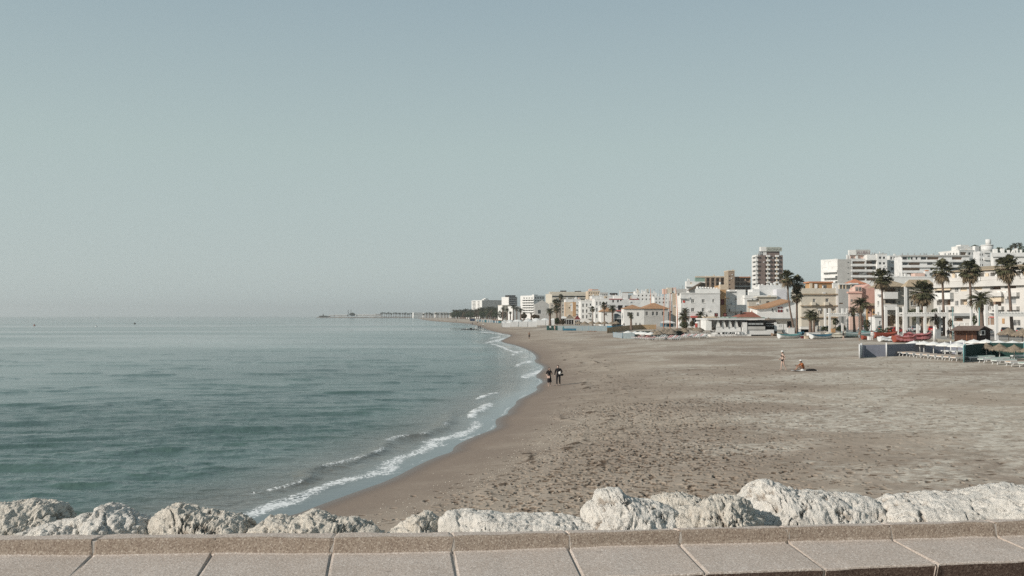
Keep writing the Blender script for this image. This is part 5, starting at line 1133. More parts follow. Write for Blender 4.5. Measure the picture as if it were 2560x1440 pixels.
# ================================================================ VEHICLES
def car_meshes():
    out = {}
    prof = [(-2.0, .35), (-2.02, .75), (-1.85, .92), (-1.75, .95), (-1.35, 1.42), (-.9, 1.47), (.25, 1.45), (.95, .98), (1.75, .86), (2.02, .68), (2.05, .35)]
    bm = bmesh.new(); rings = []
    for y, k in ((-.84, .92), (-.8, 1), (.8, 1), (.84, .92)):
        rings.append([bm.verts.new((x * (1 if k == 1 else .985), y * (1 if z < .95 else .82), .35 + (z - .35) * (1 if k == 1 else .95))) for x, z in prof])
    for i in range(3):
        for k in range(len(prof) - 1): bm.faces.new((rings[i][k], rings[i][k + 1], rings[i + 1][k + 1], rings[i + 1][k]))
        bm.faces.new((rings[i][-1], rings[i][0], rings[i + 1][0], rings[i + 1][-1]))
    bm.faces.new(rings[0]); bm.faces.new(rings[-1][::-1]); out['body'] = bm
    bm = bmesh.new()
    for sy in (-1, 1): bm.faces.new([bm.verts.new((x, sy * y, z)) for x, y, z in ((-1.55, .81, 1.0), (.75, .81, 1.0), (.2, .70, 1.38), (-1.2, .70, 1.38))])
    for q in (((-1.79, -.62, .97), (-1.79, .62, .97), (-1.41, .56, 1.38), (-1.41, -.56, 1.38)), ((.92, -.62, 1.02), (.92, .62, 1.02), (.33, .56, 1.42), (.33, -.56, 1.42))): bm.faces.new([bm.verts.new(p) for p in q])
    out['car_window'] = bm
    bm = bmesh.new(); tube(bm, [(0, -.1, 0), (0, .1, 0)], .31, 14); out['wheel'] = bm
    bm = bmesh.new(); box_c(bm, (0, 0, 0), .06, .3, .16); out['lamp'] = bm
    bm = bmesh.new(); box_c(bm, (0, 0, 0), .04, .45, .12); out['plate'] = bm
    res = {}
    for k, b_ in out.items(): bmesh.ops.recalc_face_normals(b_, faces=b_.faces); me = bpy.data.meshes.new(k); b_.to_mesh(me); b_.free(); res[k] = me
    return res
CARM = car_meshes(); TYRE = paint('tyre', (.02, .02, .02), .9); REDL = paint('tail_lamp', (.5, .02, .01), .3)
CARM['car_window'].materials.append(GLASS); CARM['wheel'].materials.append(TYRE); CARM['lamp'].materials.append(REDL); CARM['plate'].materials.append(WHITE)
def carpaint(name, c): return paint(name, c, .3, .03, 1, .6)
def car(label, px, py, deg, col):
    p = pz(px, py); t = thing('parked_car', label, 'car', (p.x, p.y, PZ + .02), math.radians(deg), 'cars parked along the seafront road')
    me = CARM['body'].copy(); me.materials.append(col); mesh_obj('body', me, None, t); mesh_obj('car_window', CARM['car_window'], None, t)
    for x in (-1.3, 1.3):
        for y in (-.76, .76): o = mesh_obj('wheel', CARM['wheel'], None, t); o.location = (x, y, .31)
    for y in (-.55, .55): o = mesh_obj('tail_lamp', CARM['lamp'], None, t); o.location = (-2.02, y, .78)
    o = mesh_obj('number_plate', CARM['plate'], None, t); o.location = (-2.04, 0, .55)
CW, CR, CG, CDK, CSV = carpaint('white_car_paint', (.62, .62, .61)), carpaint('red_car_paint', (.42, .03, .025)), carpaint('green_car_paint', (.10, .16, .14)), carpaint('dark_car_paint', (.02, .024, .028)), carpaint('silver_car_paint', (.34, .36, .37))
for a in (('dark green car beside the lone post under the balconies', 2201, 829, 75, CG), ('red car left of the second pergola', 2243, 833, 20, CR), ('silver car just right of the pergola corner post', 2282, 829, 80, CSV), ('grey green car behind the silver car', 2294, 828, 60, CG), ('white hatchback seen from behind under the second pergola', 2302, 829.5, 84, CW),
          ('dark car with lit red lamps behind the pergola middle post', 2330, 829.5, 65, CR), ('large dark car between the pergola and the brown hut', 2356, 835, 68, CDK), ('dark van shape parked behind the first pergola', 2190, 826.5, 80, CDK), ('dark car right of the hut by the pergola post', 2513, 834, 60, CDK),
          ('silver car at the right edge behind the thatch roof', 2550, 835, 60, CSV), ('black car in the shade under the first pergola', 2105, 826, 60, CDK), ('white car between palm and pergola post', 2157, 827, 85, CW), ('red car by the red awning kiosk', 1635, 813, 70, CR)): car(*a)

# ================================================================ BOATS
def boat(label, px, py, L, W_, H, deg, hull, inner, trim, tilt=0, group='boats drawn up on the beach', cover=None, keel=None, pts=None):
    p = pts or on_ground(px, py); t = thing('rowing_boat', label, 'boat', (p.x, p.y, p.z + .02), math.radians(deg), group); t.rotation_euler[0] = math.radians(tilt); nS = 15
    def sec(u, k, inset=0, dz=0):            # u -1 stern .. 1 bow
        w = W_ / 2 * (1 - max(0, u) ** 2.6) * (1 - .18 * max(0, -u) ** 2) - inset; w = max(w, .012); sh = H * (1 + .35 * abs(u) ** 2.2 + .15 * max(0, u) ** 3)
        zk = H * .28 * max(0, u) ** 4
        prof = [(0, zk), (.45, zk + .05 * H), (.78, zk + .3 * H), (.95, .68 * H), (1.0, sh)]
        y, z = prof[abs(k)]; return Vector((u * L / 2 * (1 + .03 * z), (y if k >= 0 else -y) * w, z + dz))
    def skin(name, inset, dz, mat, top=4):
        bm = bmesh.new(); R0 = []
        for i in range(nS): u = -1 + 2 * i / (nS - 1); R0.append([bm.verts.new(sec(u, k, inset, dz)) for k in range(-4, 5)])
        for i in range(nS - 1):
            for k in range(8): f = bm.faces.new((R0[i][k], R0[i + 1][k], R0[i + 1][k + 1], R0[i][k + 1])); f.smooth = True
        bm.faces.new(R0[0]); return fin(name, bm, mat, t)
    skin('hull', 0, 0, hull); skin('inside', .05, .06, inner)
    for sg in (4, -4):
        bm = bmesh.new(); tube(bm, [sec(-1 + 2 * i / 14, sg) for i in range(15)], .045, 6); fin('gunwale', bm, trim, t)
    if cover is None:
        for u in (-.55, 0, .45): w = W_ / 2 * (1 - max(0, u) ** 2.6) * .94; bm = bmesh.new(); add_box(bm, Vector((u * L / 2 - .12, -w, H * .72)), Vector((.24, 0, 0)), Vector((0, 2 * w, 0)), Vector((0, 0, .04))); fin('thwart', bm, trim, t)
    if keel: bm = bmesh.new(); tube(bm, [Vector((x * L / 2, 0, -.02 + (H * .3 * max(0, x) ** 4))) for x in (-1, -.5, 0, .5, .8, 1)], .06, 6); fin('keel', bm, keel, t)
    if cover:
        bm = bmesh.new(); n1, n2 = 34, 14; G = []; rr = random.Random(int(px))
        for i in range(n1):
            u = -1.04 + 2.08 * i / (n1 - 1); uu = max(-1, min(1, u)); row = []
            for k in range(n2):
                v_ = k / (n2 - 1) * 2 - 1; w = (W_ / 2 * (1 - max(0, uu) ** 3 * .9) * (1 - .12 * max(0, -uu) ** 2)) + .12; z = H * (1.0 + .3 * abs(uu) ** 2) + (1 - v_ * v_) * H * .32 * (1 + .5 * math.sin(u * 7 + rr.random() * .2)) - (abs(v_) ** 5) * H * .75
                z += .07 * float(fbm(np.array(u * 6.0 + px), np.array(v_ * 3.0), o=3, seed=5)) * 2
                row.append(bm.verts.new((u * L / 2, v_ * w, max(.02, z))))
            G.append(row)
        for i in range(n1 - 1):
            for k in range(n2 - 1): f = bm.faces.new((G[i][k], G[i + 1][k], G[i + 1][k + 1], G[i][k + 1])); f.smooth = True
        fin('tarpaulin', bm, cover, t)
    return t
HW = paint('boat_white', (.62, .63, .62), .5, .12, 2); HB = paint('boat_blue', (.05, .13, .18), .5, .12, 2); HG = paint('boat_teal_grey', (.22, .29, .29), .6, .15, 2); HR = paint('boat_red', (.27, .07, .045), .55, .12, 2)
HBR = paint('boat_brown', (.20, .14, .10), .8, .2, 2); HCR = paint('boat_cream', (.52, .48, .40), .6, .12, 2); TARP = paint('red_tarpaulin', (.36, .14, .14), .7, .15, 2); TARPW = paint('white_tarpaulin', (.66, .66, .64), .7, .08, 2); TEAL = paint('teal_paint', (.13, .27, .27), .5, .1, 2)
boat('pale blue and white rowing boat lying in front of the stacked white blocks', 1974, 846, 4.6, 1.6, .62, 12, HW, TEAL, TEAL, 8)
boat('small brown upturned looking boat left of the pale blue boat', 1944, 840, 2.9, 1.0, .38, 22, HBR, HBR, SAND_W, 5)
boat('bright blue rowing boat with a white stern and red keel line', 2053, 847, 4.3, 1.7, .62, 14, HW, HB, HB, 10, keel=HR)
boat('dark blue small boat behind the pale blue boat', 2003, 838, 3.0, 1.3, .5, 60, HB, HB, HB, 0)
boat('cream covered boat right of the bright blue boat', 2090, 845, 3.8, 1.7, .7, 8, HCR, HCR, HCR, 0, cover=HCR)
boat('long teal grey fishing boat with a red keel behind the walkers', 2150, 844, 6.6, 2.0, .85, 0, HG, HG, HW, 6, keel=HR)
boat('red orange boat with a high bow beside the hedge', 2212, 845.5, 4.7, 1.9, .85, 8, HR, HR, HR, 8)
boat('orange fishing boat part seen behind the man in grey shorts', 2170, 849, 2.2, 1.2, .5, 5, HR, HR, HR, 0)
boat('boat wrapped in a white tarpaulin left of the red covered boats', 2222, 854, 3.4, 1.5, .55, 10, HW, HW, HW, 0, cover=TARPW)
boat('boat under a crumpled red tarpaulin behind the white parasols, left one', 2262, 856, 3.6, 1.7, .75, 6, HR, HR, HR, 0, cover=TARP)
boat('long boat under a red tarpaulin with its dark red stern uncovered', 2296, 851, 4.4, 1.9, .85, 6, MAROON, MAROON, MAROON, 0, cover=TARP)
boat('teal boat on the promenade edge behind the fishing boat', 2175, 834.5, 3.6, 1.3, .5, 4, TEAL, TEAL, TEAL, 0)
def block_thing(name, label, cat, x0, x1, y0, y1, depth, mat, group=None, ground=on_ground, mat2=None, seed=0, rz=0):
    p = ground((x0 + x1) / 2, y1); s = p.y / F; w = (x1 - x0) * s; h = (y1 - y0) * s; bm = bmesh.new()
    add_box(bm, Vector((-w / 2, 0, -.05)), Vector((w, 0, 0)), Vector((0, depth, 0)), Vector((0, 0, h + .05))); bmesh.ops.bevel(bm, geom=bm.edges[:], offset=min(.04, h * .12), segments=2, affect='EDGES')
    t = thing(name, label, cat, p, rz, group); fin('body', bm, mat, t)
    bm = bmesh.new(); add_box(bm, Vector((-w / 2 - .05, -.05, h + .003)), Vector((w + .1, 0, 0)), Vector((0, depth + .1, 0)), Vector((0, 0, .06))); fin('lid', bm, mat2 or mat, t); return t
block_thing('storage_box', 'white storage block standing behind the pale blue boat, taller one', 'storage box', 1970, 1987, 820, 838, 1.2, WHITE); block_thing('storage_box', 'white storage block left of the taller one behind the pale blue boat', 'storage box', 1959, 1971, 825, 838, 1.2, WHITE)
block_thing('white_low_wall', 'low white block wall right of the pair of palms', 'wall', 2002, 2042, 817, 830, 1.2, WHITE, ground=pz); block_thing('storage_box', 'orange crate on the sand beside the dark one', 'crate', 2013, 2023, 840, 847, .8, SAND_W); block_thing('storage_box', 'black crate between the orange crate and the bright blue boat', 'crate', 2023, 2036, 840, 847, .8, BLACK)
block_thing('storage_box', 'green and red bundle left of the orange crate', 'bundle', 2004, 2012, 840, 846, .7, MAROON, mat2=TEAL); block_thing('net_heap', 'heap of white nets behind the crates', 'net heap', 2022, 2052, 832, 839, 1.6, WHITE2)
block_thing('orange_kayak_rack', 'bright orange kayak leaning by the first pergola post', 'kayak', 2079, 2089, 822, 831, .5, ORANGE, ground=pz); block_thing('utility_box', 'grey utility cabinet beside the brown hut', 'cabinet', 2341, 2353, 824, 846, .7, GREYM, ground=pz)
block_thing('white_low_wall', 'low white kerb wall behind the covered boats', 'wall', 2228, 2262, 838, 842, .4, WHITE, ground=pz); block_thing('white_low_wall', 'pale kerb wall at the foot of the second pergola', 'wall', 2270, 2340, 835, 839, .4, HCR, ground=pz); block_thing('white_low_wall', 'pale kerb wall running in front of the hut', 'wall', 2344, 2386, 850, 853, .4, HCR, ground=pz)
block_thing('storage_box', 'white box with dark slots near the orange fishing boat', 'box', 2172, 2184, 841, 850, .8, WHITE)

# ================================================================ HUT, THATCH ROOF, KIOSKS
def hut():
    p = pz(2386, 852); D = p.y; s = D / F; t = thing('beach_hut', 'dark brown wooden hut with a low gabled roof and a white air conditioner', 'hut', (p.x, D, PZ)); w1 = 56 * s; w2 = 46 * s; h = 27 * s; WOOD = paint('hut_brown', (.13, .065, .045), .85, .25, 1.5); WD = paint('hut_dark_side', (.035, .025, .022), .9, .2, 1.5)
    bm = bmesh.new(); V = lambda x, y, z: bm.verts.new((x, y, z)); th = math.radians(28); c, q = math.cos(th), math.sin(th)
    a = [(0, 0), (w1, 0)]; L2 = w2 / c; e = (w1 + L2 * c, L2 * q); f_ = (e[0] - w1, e[1])
    B = [V(x, y, -.1) for x, y in (a[0], a[1], e, f_)]; T = [V(x, y, h) for x, y in (a[0], a[1], e, f_)]; rg_ = ((a[1][0] + e[0]) / 2, (a[1][1] + e[1]) / 2); rl = (rg_[0] - w1, rg_[1]); hr = h + 7 * s
    P1, P0 = V(rg_[0], rg_[1], hr), V(rl[0], rl[1], hr)
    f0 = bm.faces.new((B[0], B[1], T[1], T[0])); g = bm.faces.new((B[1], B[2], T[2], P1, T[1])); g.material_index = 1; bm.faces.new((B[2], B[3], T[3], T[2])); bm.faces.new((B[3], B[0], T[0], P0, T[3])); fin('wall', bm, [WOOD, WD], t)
    bm = bmesh.new(); ov = .5; V = lambda x, y, z: bm.verts.new((x, y, z))
    for dz in (0,):
        A0, A1, A2, A3 = (-ov - .4, -ov - .2, h - .12), (w1 + .1, -ov - .2, h - .12), (e[0] + .5, e[1] + .2, h - .12), (f_[0] - .3, f_[1] + .2, h - .12); R1, R0_ = (rg_[0] + .2, rg_[1], hr + .06), (rl[0] - .6, rl[1], hr + .06)
        for q4 in ((A0, A1, R1, R0_), (A3, R0_, R1, A2)):
            lo = [V(*x) for x in q4]; up = [V(x[0], x[1], x[2] + .16) for x in q4]; bm.faces.new(lo[::-1]); bm.faces.new(up)
            for i in range(4): bm.faces.new((lo[i], lo[(i + 1) % 4], up[(i + 1) % 4], up[i]))
    fin('roof', bm, paint('hut_roof', (.20, .145, .12), .9, .2, 1.5), t)
    for x0, x1, m in ((30, 33, SAND_W), (44, 46, SAND_W)): bm = bmesh.new(); add_box(bm, Vector((x0 * s, -.05, 0)), Vector((.05, 0, 0)), Vector((0, .045, 0)), Vector((0, 0, h - .5))); fin('door_edge', bm, TERR, t)
    bm = bmesh.new(); d = Vector((c, q, 0)); n = Vector((q, -c, 0)); o = Vector((w1, 0, h - 13 * s)) + d * 7 * s; add_box(bm, o + n * .01, d * 16 * s, n * .45, Vector((0, 0, 12 * s))); ac = fin('air_conditioner', bm, WHITE, t)
    bm = bmesh.new(); add_box(bm, o + n * .463 + d * 3 * s + Vector((0, 0, 1.5 * s)), d * 9 * s, n * .03, Vector((0, 0, 9 * s))); fin('fan_grille', bm, BLACK, ac)
hut()
THATCH = paint('straw_thatch', (.25, .205, .155), .97, .35, 3.5, .05, .05); THATCHD = paint('old_grey_thatch', (.22, .185, .15), .97, .35, 3.5, .05, .05); CANVAS = paint('white_canvas', (.72, .71, .68), .85, .06, 2); POLE = paint('wood_pole', (.22, .17, .12), .9, .2, 4); POLEW = paint('white_pole', (.6, .6, .58), .6, .05)
def thatch_mesh(seed, r=1.0, h=.62, fr=.28):
    rr = random.Random(seed); bm = bmesh.new(); n = 40; rings = []
    prof = [(0.03, h + .12), (.09, h + .02), (.35, h * .72), (.7, h * .34), (1.0, 0)]
    for x, z in prof: rings.append([bm.verts.new((math.cos(6.283 * k / n) * x * r * (1 + rr.uniform(-.03, .03)), math.sin(6.283 * k / n) * x * r * (1 + rr.uniform(-.03, .03)), z + rr.uniform(-.015, .015))) for k in range(n)])
    for i in range(len(prof) - 1):
        for k in range(n): bm.faces.new((rings[i][k], rings[i][(k + 1) % n], rings[i + 1][(k + 1) % n], rings[i + 1][k]))
    for layer in (0, 1, 2):
        for k in range(70):
            a = 6.283 * (k + rr.random()) / 70; da = .07; r0 = r * (1.0 - .22 * layer); z0 = h * .34 * (layer * .9) if layer else .0; l = fr * rr.uniform(.55, 1.2)
            q = [(r0, a - da, z0 + .02), (r0, a + da, z0 + .02), (r0 * 1.05 + rr.uniform(0, .06), a + rr.uniform(-.03, .06), z0 - l)]
            bm.faces.new([bm.verts.new((x * math.cos(b_), x * math.sin(b_), z)) for x, b_, z in q])
    bmesh.ops.recalc_face_normals(bm, faces=bm.faces); me = bpy.data.meshes.new('thatch'); bm.to_mesh(me); bm.free(); me.materials.append(THATCH); return me
TH = [thatch_mesh(i) for i in range(4)]
bm = bmesh.new(); tube(bm, [(0, 0, -.2), (0, 0, 1.0)], .045, 8); PM = bpy.data.meshes.new('pole'); bm.to_mesh(PM); bm.free()
PM.materials.append(POLEW); PMW = PM.copy(); PMW.materials[0] = POLE
def straw_parasol(label, px, ytop, py, r, grp, white_pole=True, p=None, old=False, i=0):
    p = p or on_ground(px, py); s = p.y / F; t = thing('straw_parasol', label, 'parasol', p, R.uniform(0, 6), grp); top = at(px, ytop, p.y).z - p.z
    me = TH[i % 4]
    if old: me = me.copy(); me.materials[0] = THATCHD
    o = mesh_obj('thatch_roof', me, None, t); rr = r * s; o.scale = (rr, rr, rr * .82); o.location = (0, 0, top - .74 * rr * .82)
    q = mesh_obj('pole', PM if white_pole else PMW, None, t); q.scale = (1, 1, top - .2 * rr)
def canopy_mesh(seed, n=8):
    bm = bmesh.new(); rr = random.Random(seed); apex = bm.verts.new((0, 0, .34)); mid = []; rim = []; low = []
    for k in range(n * 2):
        a = math.pi * k / n; rib = k % 2 == 0; x = 1.0 if rib else .955
        mid.append(bm.verts.new((math.cos(a) * .5 * (1 if rib else .97), math.sin(a) * .5 * (1 if rib else .97), .2 if rib else .185)))
        rim.append(bm.verts.new((math.cos(a) * x, math.sin(a) * x, .0 if rib else .015))); low.append(bm.verts.new((math.cos(a) * x * 1.005, math.sin(a) * x * 1.005, -.11 - rr.uniform(0, .03))))
    for k in range(n * 2):
        j = (k + 1) % (n * 2); bm.faces.new((apex, mid[k], mid[j])); bm.faces.new((mid[k], rim[k], rim[j], mid[j])); bm.faces.new((rim[k], low[k], low[j], rim[j]))
    tube(bm, [(0, 0, .33), (0, 0, .42)], .02, 6)
    bmesh.ops.recalc_face_normals(bm, faces=bm.faces); me = bpy.data.meshes.new('canopy'); bm.to_mesh(me); bm.free(); me.materials.append(CANVAS); return me
CN = [canopy_mesh(i) for i in range(3)]
def parasol(label, px, ytop, py, r, grp, i=0, p=None):
    p = p or on_ground(px, py); s = p.y / F; t = thing('beach_parasol', label, 'parasol', p, R.uniform(0, 6), grp); rr = r * s; top = at(px, ytop, p.y).z - p.z
    o = mesh_obj('canopy', CN[i % 3], None, t); o.scale = (rr, rr, rr); o.location = (0, 0, top - .36 * rr); q = mesh_obj('pole', PM, None, t); q.scale = (1, 1, top - .05)
# white parasols over the grey fence (front row right, back row behind)
for i, (x, y, r) in enumerate(((2285, 851.5, 20), (2310, 852, 19), (2334, 853.5, 19), (2362, 855, 21), (2393, 856, 23), (2428, 857.5, 24))):
    parasol('white parasol of the front row behind the grey fence, %s' % nth(i), x, y, 886 + i * 1.5, r, 'white parasols behind the fences', i)
for i, (x, y, r) in enumerate(((2405, 849, 20), (2435, 848, 20), (2465, 848, 20), (2497, 850, 21), (2532, 851, 22), (2562, 853, 22))):
    parasol('white parasol of the back row in front of the brown hut, %s' % nth(i), x, y, 874 + i, r, 'white parasols behind the fences', i)
for i, (x, y, r, yb) in enumerate(((2466, 856.5, 21, 895), (2499, 858, 24, 898), (2536, 861, 25, 902), (2572, 864, 22, 904))):
    straw_parasol('straw parasol over the green topped loungers, %s' % nth(i), x, y, yb, r, 'straw parasols in front of the green fence', True, i=i)
tp = pz(2536, 846)
for i, (x, y, r, yb) in enumerate(((2522, 818, 26, 858), (2556, 820, 28, 859))): straw_parasol(('big straw roof right of the pergola post', 'second big straw roof cut by the right edge of the photo')[i], x, y, yb, r, 'big straw roofs by the right pergola', False, i=i)

# ================================================================ LOUNGERS
LW = paint('lounger_white', (.60, .60, .585), .5, .05); PAD_G = paint('sage_pad', (.27, .36, .31), .8, .1, 3); PAD_T = paint('tan_pad', (.46, .34, .25), .8, .12, 3); PAD_P = paint('pink_pad', (.46, .27, .26), .8, .12, 3); PAD_B = paint('grey_pad', (.36, .37, .37), .8, .1, 3)
def lounger_template():
    parts = {}
    bm = bmesh.new()
    for y in (-.3, .3): add_box(bm, Vector((-.95, y - .025, .27)), Vector((1.9, 0, 0)), Vector((0, .06, 0)), Vector((0, 0, .11)))
    for x in (-.95, .90): add_box(bm, Vector((x, -.272, .275)), Vector((.05, 0, 0)), Vector((0, .544, 0)), Vector((0, 0, .05)))
    parts['frame'] = bm
    bm = bmesh.new(); tube(bm, [(0, 0, 0), (.05, 0, .14), (.1, 0, .27)], [.035, .03, .028], 6); parts['leg'] = bm
    bm = bmesh.new(); add_box(bm, Vector((-.93, -.27, .325)), Vector((1.2, 0, 0)), Vector((0, .54, 0)), Vector((0, 0, .06))); parts['mattress'] = bm
    bm = bmesh.new(); add_box(bm, Vector((0, -.27, 0)), Vector((.68, 0, 0)), Vector((0, .54, 0)), Vector((0, 0, .06))); parts['backrest'] = bm
    r_ = {}
    for k, b_ in parts.items(): bmesh.ops.recalc_face_normals(b_, faces=b_.faces); me = bpy.data.meshes.new(k); b_.to_mesh(me); b_.free(); r_[k] = me
    for k in ('frame', 'leg'): r_[k].materials.append(LW)
    return r_
LM = lounger_template(); _pm = {}
def lounger(label, px, py, deg, pad, back, grp, p=None):
    p = p or on_ground(px, py); t = thing('sun_lounger', label, 'sun lounger', p, math.radians(deg), grp); t.scale = (1.12, 1.12, 1.2); mesh_obj('frame', LM['frame'], None, t)
    for x, fl in ((-.85, 0), (.65, 0)):
        for y in (-.29, .29): o = mesh_obj('leg', LM['leg'], None, t); o.location = (x, y, 0)
    if pad.name not in _pm: a, c = LM['mattress'].copy(), LM['backrest'].copy(); a.materials.append(pad); c.materials.append(pad); _pm[pad.name] = (a, c)
    mesh_obj('mattress', _pm[pad.name][0], None, t); o = mesh_obj('backrest', _pm[pad.name][1], None, t); o.location = (.275, 0, .328); o.rotation_euler = (0, -math.radians(back), 0); return t
for i in range(9): lounger('tan topped lounger in the row below the grey fence, %s' % nth(i), 2262 + i * 18, 889.5 + i * 1.75, 14, PAD_T, 0, 'loungers below the grey fence')
for i in range(3): lounger('white lounger against the grey fence behind the row, %s' % nth(i), 2370 + i * 16, 885 + i * 1.2, 14, LW, 4, 'loungers below the grey fence')
for i, (x, y, m) in enumerate(((2440, 903.5, PAD_G), (2476, 908, PAD_G), (2510, 911.5, PAD_G), (2546, 916, PAD_T), (2580, 919, PAD_G), (2458, 901, PAD_G), (2494, 905, PAD_G), (2556, 899.5, LW))): lounger('lounger below the green fence, %s' % ORD[i].replace('leftmost', 'front leftmost') + (' placed' if i else ''), x, y, 12, m, 3, 'loungers below the green fence')
# middle group
for i in range(8): lounger('red striped lounger by the grey windbreak, %s' % nth(i), 1592 + i * 5.7, 847.5 + i * .45, 10, PAD_P, 25 if i % 3 == 0 else 6, 'middle group of loungers')
for i in range(9): lounger('pale lounger under the round straw parasols, %s' % nth(i), 1646 + i * 5.3, 847 + i * .45, 12, (PAD_B, PAD_B, LW, PAD_B, PAD_P, PAD_P, LW, PAD_P, PAD_B)[i], 32, 'middle group of loungers')
for i in range(12): lounger('pink and white lounger in the row toward the restaurant, %s' % nth(i), 1700 + i * 5.2, 844.5 + i * .1, 12, (PAD_P, LW, PAD_B)[i % 3], 28, 'middle group of loungers')

# ================================================================ FENCES
def fence(label, pts, h, mat, post, name='windbreak_fence', pw=.1, ph=.12, lean=0, slat=False, cat='fence', npan=None):
    P = [on_ground(*q) if len(q) == 2 else Vector(q) for q in pts]; o = P[0]; t = thing(name, label, cat, o)
    for i in range(len(P) - 1):
        a, b_ = P[i] - o, P[i + 1] - o; d = Vector((b_.x - a.x, b_.y - a.y, 0)).normalized(); n = Vector((d.y, -d.x, 0)) * .03; bm = bmesh.new(); L = (b_ - a).length
        if slat:
            k = int(h / .085)
            for j in range(k):
                z = Vector((0, 0, h * (j + .1) / k)); zz = Vector((0, 0, h * .8 / k)); vs = [bm.verts.new(v_) for v_ in (a + z, b_ + z, b_ + z + zz, a + z + zz)]; bm.faces.new(vs); w2 = [bm.verts.new(v_ - n) for v_ in (a + z, b_ + z, b_ + z + zz, a + z + zz)]; bm.faces.new(w2[::-1])
                for e in range(4): bm.faces.new((vs[e], w2[e], w2[(e + 1) % 4], vs[(e + 1) % 4]))
            vs = [bm.verts.new(v_ - n * .5) for v_ in (a, b_, b_ + Vector((0, 0, h)), a + Vector((0, 0, h)))]; bm.faces.new(vs)
            fin('slat_panel', bm, mat, t)
        else:
            add_box(bm, a + Vector((0, 0, .02)), b_ - a, n, Vector((0, 0, h))); fin('canvas_panel', bm, mat, t)
    for p in P:
        bm = bmesh.new(); q = p - o; tube(bm, [q + Vector((0, -.04, -.1)), q + Vector((0, -.04, h + ph))], pw / 2, 8); fin('post', bm, post, t)
    return t
GREYF = paint('grey_blue_slats', (.20, .21, .25), .7, .1, 2); GREENF = paint('dark_green_canvas', (.012, .042, .036), .8, .15, 1.5); BLUEG = paint('grey_blue_canvas', (.20, .235, .245), .8, .12, 1.5); PALEB = paint('pale_blue_canvas', (.27, .31, .33), .8, .12, 1.5); TEALF = paint('blue_canvas', (.05, .17, .25), .8, .15, 1.5); REED = paint('reed_screen', (.42, .30, .18), .95, .25, 3)
SLP = paint('white_fence_post', (.62, .62, .62), .6, .05)
fence('long blue grey slatted fence with white posts beside the loungers', [(2154, 892.5), (2216, 891.5), (2299, 887), (2377, 885), (2410, 886)], 1.32, GREYF, SLP, pw=.16, ph=.2, slat=True)
fence('short slatted end panel coming forward at the left end of the slatted fence', [(2153, 892.8), (2148.5, 896)], 1.32, SLP, SLP, pw=.14, ph=.2)
fence('dark green canvas fence behind the straw parasols', [(2413, 901), (2477, 893), (2560, 895), (2640, 897)], 1.5, GREENF, TEAL, pw=.1)
fence('green canvas end panel at the left corner of the green fence', [(2412, 901), (2409, 907)], 1.5, GREENF, TEAL, pw=.12)
fence('grey blue canvas windbreak left of the red striped loungers', [(1533, 843.5), (1540, 844), (1556, 846)], 1.15, PALEB, TEALF); fence('grey green windbreak panel in front of the white parasols', [(1558, 846.5), (1586, 847)], 1.2, BLUEG, PALEB)
fence('long dark green windbreak behind the middle loungers', [(1587, 842), (1630, 842.5), (1664, 843), (1690, 842), (1717, 840)], 1.25, paint('black_green_net', (.006, .016, .014), .9, .2, 1), TEALF)  # green canvas darkened to near black, its shade put into the colour
fence('reed screen fence behind the white parasols, front run', [(1518, 833), (1556, 827.5), (1575, 825)], 1.5, REED, POLE); fence('reed screen fence with an orange edge panel, back run', [(1576, 825), (1604, 823.5), (1640, 823)], 1.5, REED, TERR)
fence('dark green canvas panel at the left end of the long distant windbreak', [(1367, 825.5), (1394, 826)], 1.6, GREENF, TEALF); fence('long row of grey canvas windbreak panels in the distance', [(1394, 826)] + [(1394 + 15.5 * i, 826.2 + .2 * i) for i in range(1, 9)], 1.6, BLUEG, TEALF); fence('blue canvas panels at the right end of the distant windbreak', [(1518.5, 828), (1530, 828), (1544, 827), (1557, 825)], 1.6, TEALF, TEALF)
for i, (x, y, r, yb) in enumerate(((1570, 827, 13, 846), (1588, 828, 15, 845), (1602, 828, 15, 845), (1612, 829.5, 14, 848), (1627, 830, 14, 848))): parasol('white parasol at the grey green windbreak, %s' % nth(i), x, y, yb, r, 'white parasols by the middle loungers', i)
sp = [(1635, 824, 9), (1645, 824.5, 10), (1655, 824, 9), (1661, 820, 8), (1669, 820.5, 8), (1677, 820, 8), (1680, 822, 9), (1668, 824, 10), (1690, 821, 9), (1697, 819, 8), (1706, 818, 8), (1712, 820, 10), (1722, 818, 8), (1730, 817, 8), (1741, 817, 11), (1752, 819, 10), (1763, 817, 9), (1776, 817, 10), (1787, 817, 10), (1715, 824, 9), (1640, 829, 10), (1650, 829, 10)]
for i, (x, y, r) in enumerate(sp): straw_parasol('small straw parasol in the crowded middle group, %s counted' % ORD[i].replace('leftmost', 'first'), x, y, y + 22, r, 'crowded straw parasols by the restaurant', True, i=i, old=i % 3 == 0)
for i, (x, y, r) in enumerate(((1667, 824, 13), (1680, 825, 14), (1673, 826, 12), (1748, 818, 13))): straw_parasol('large shaggy straw parasol above the pale loungers, %s' % nth(i), x, y, 848, r, 'large shaggy straw parasols', True, i=i, old=True)
for i, x in enumerate((1448, 1462, 1480, 1497, 1512, 1530, 1541)): straw_parasol('pale straw parasol behind the distant windbreak, %s' % nth(i), x, 802 + (i % 2), 820, 10.5, 'pale straw parasols behind the distant windbreak', True, i=i)
block_thing('canvas_heap', 'blue canvas sheet spread over the distant windbreak', 'canvas', 1409, 1440, 809, 813, 3, TEALF, ground=lambda a, c: on_z(a, c + 13, 2.0)); 

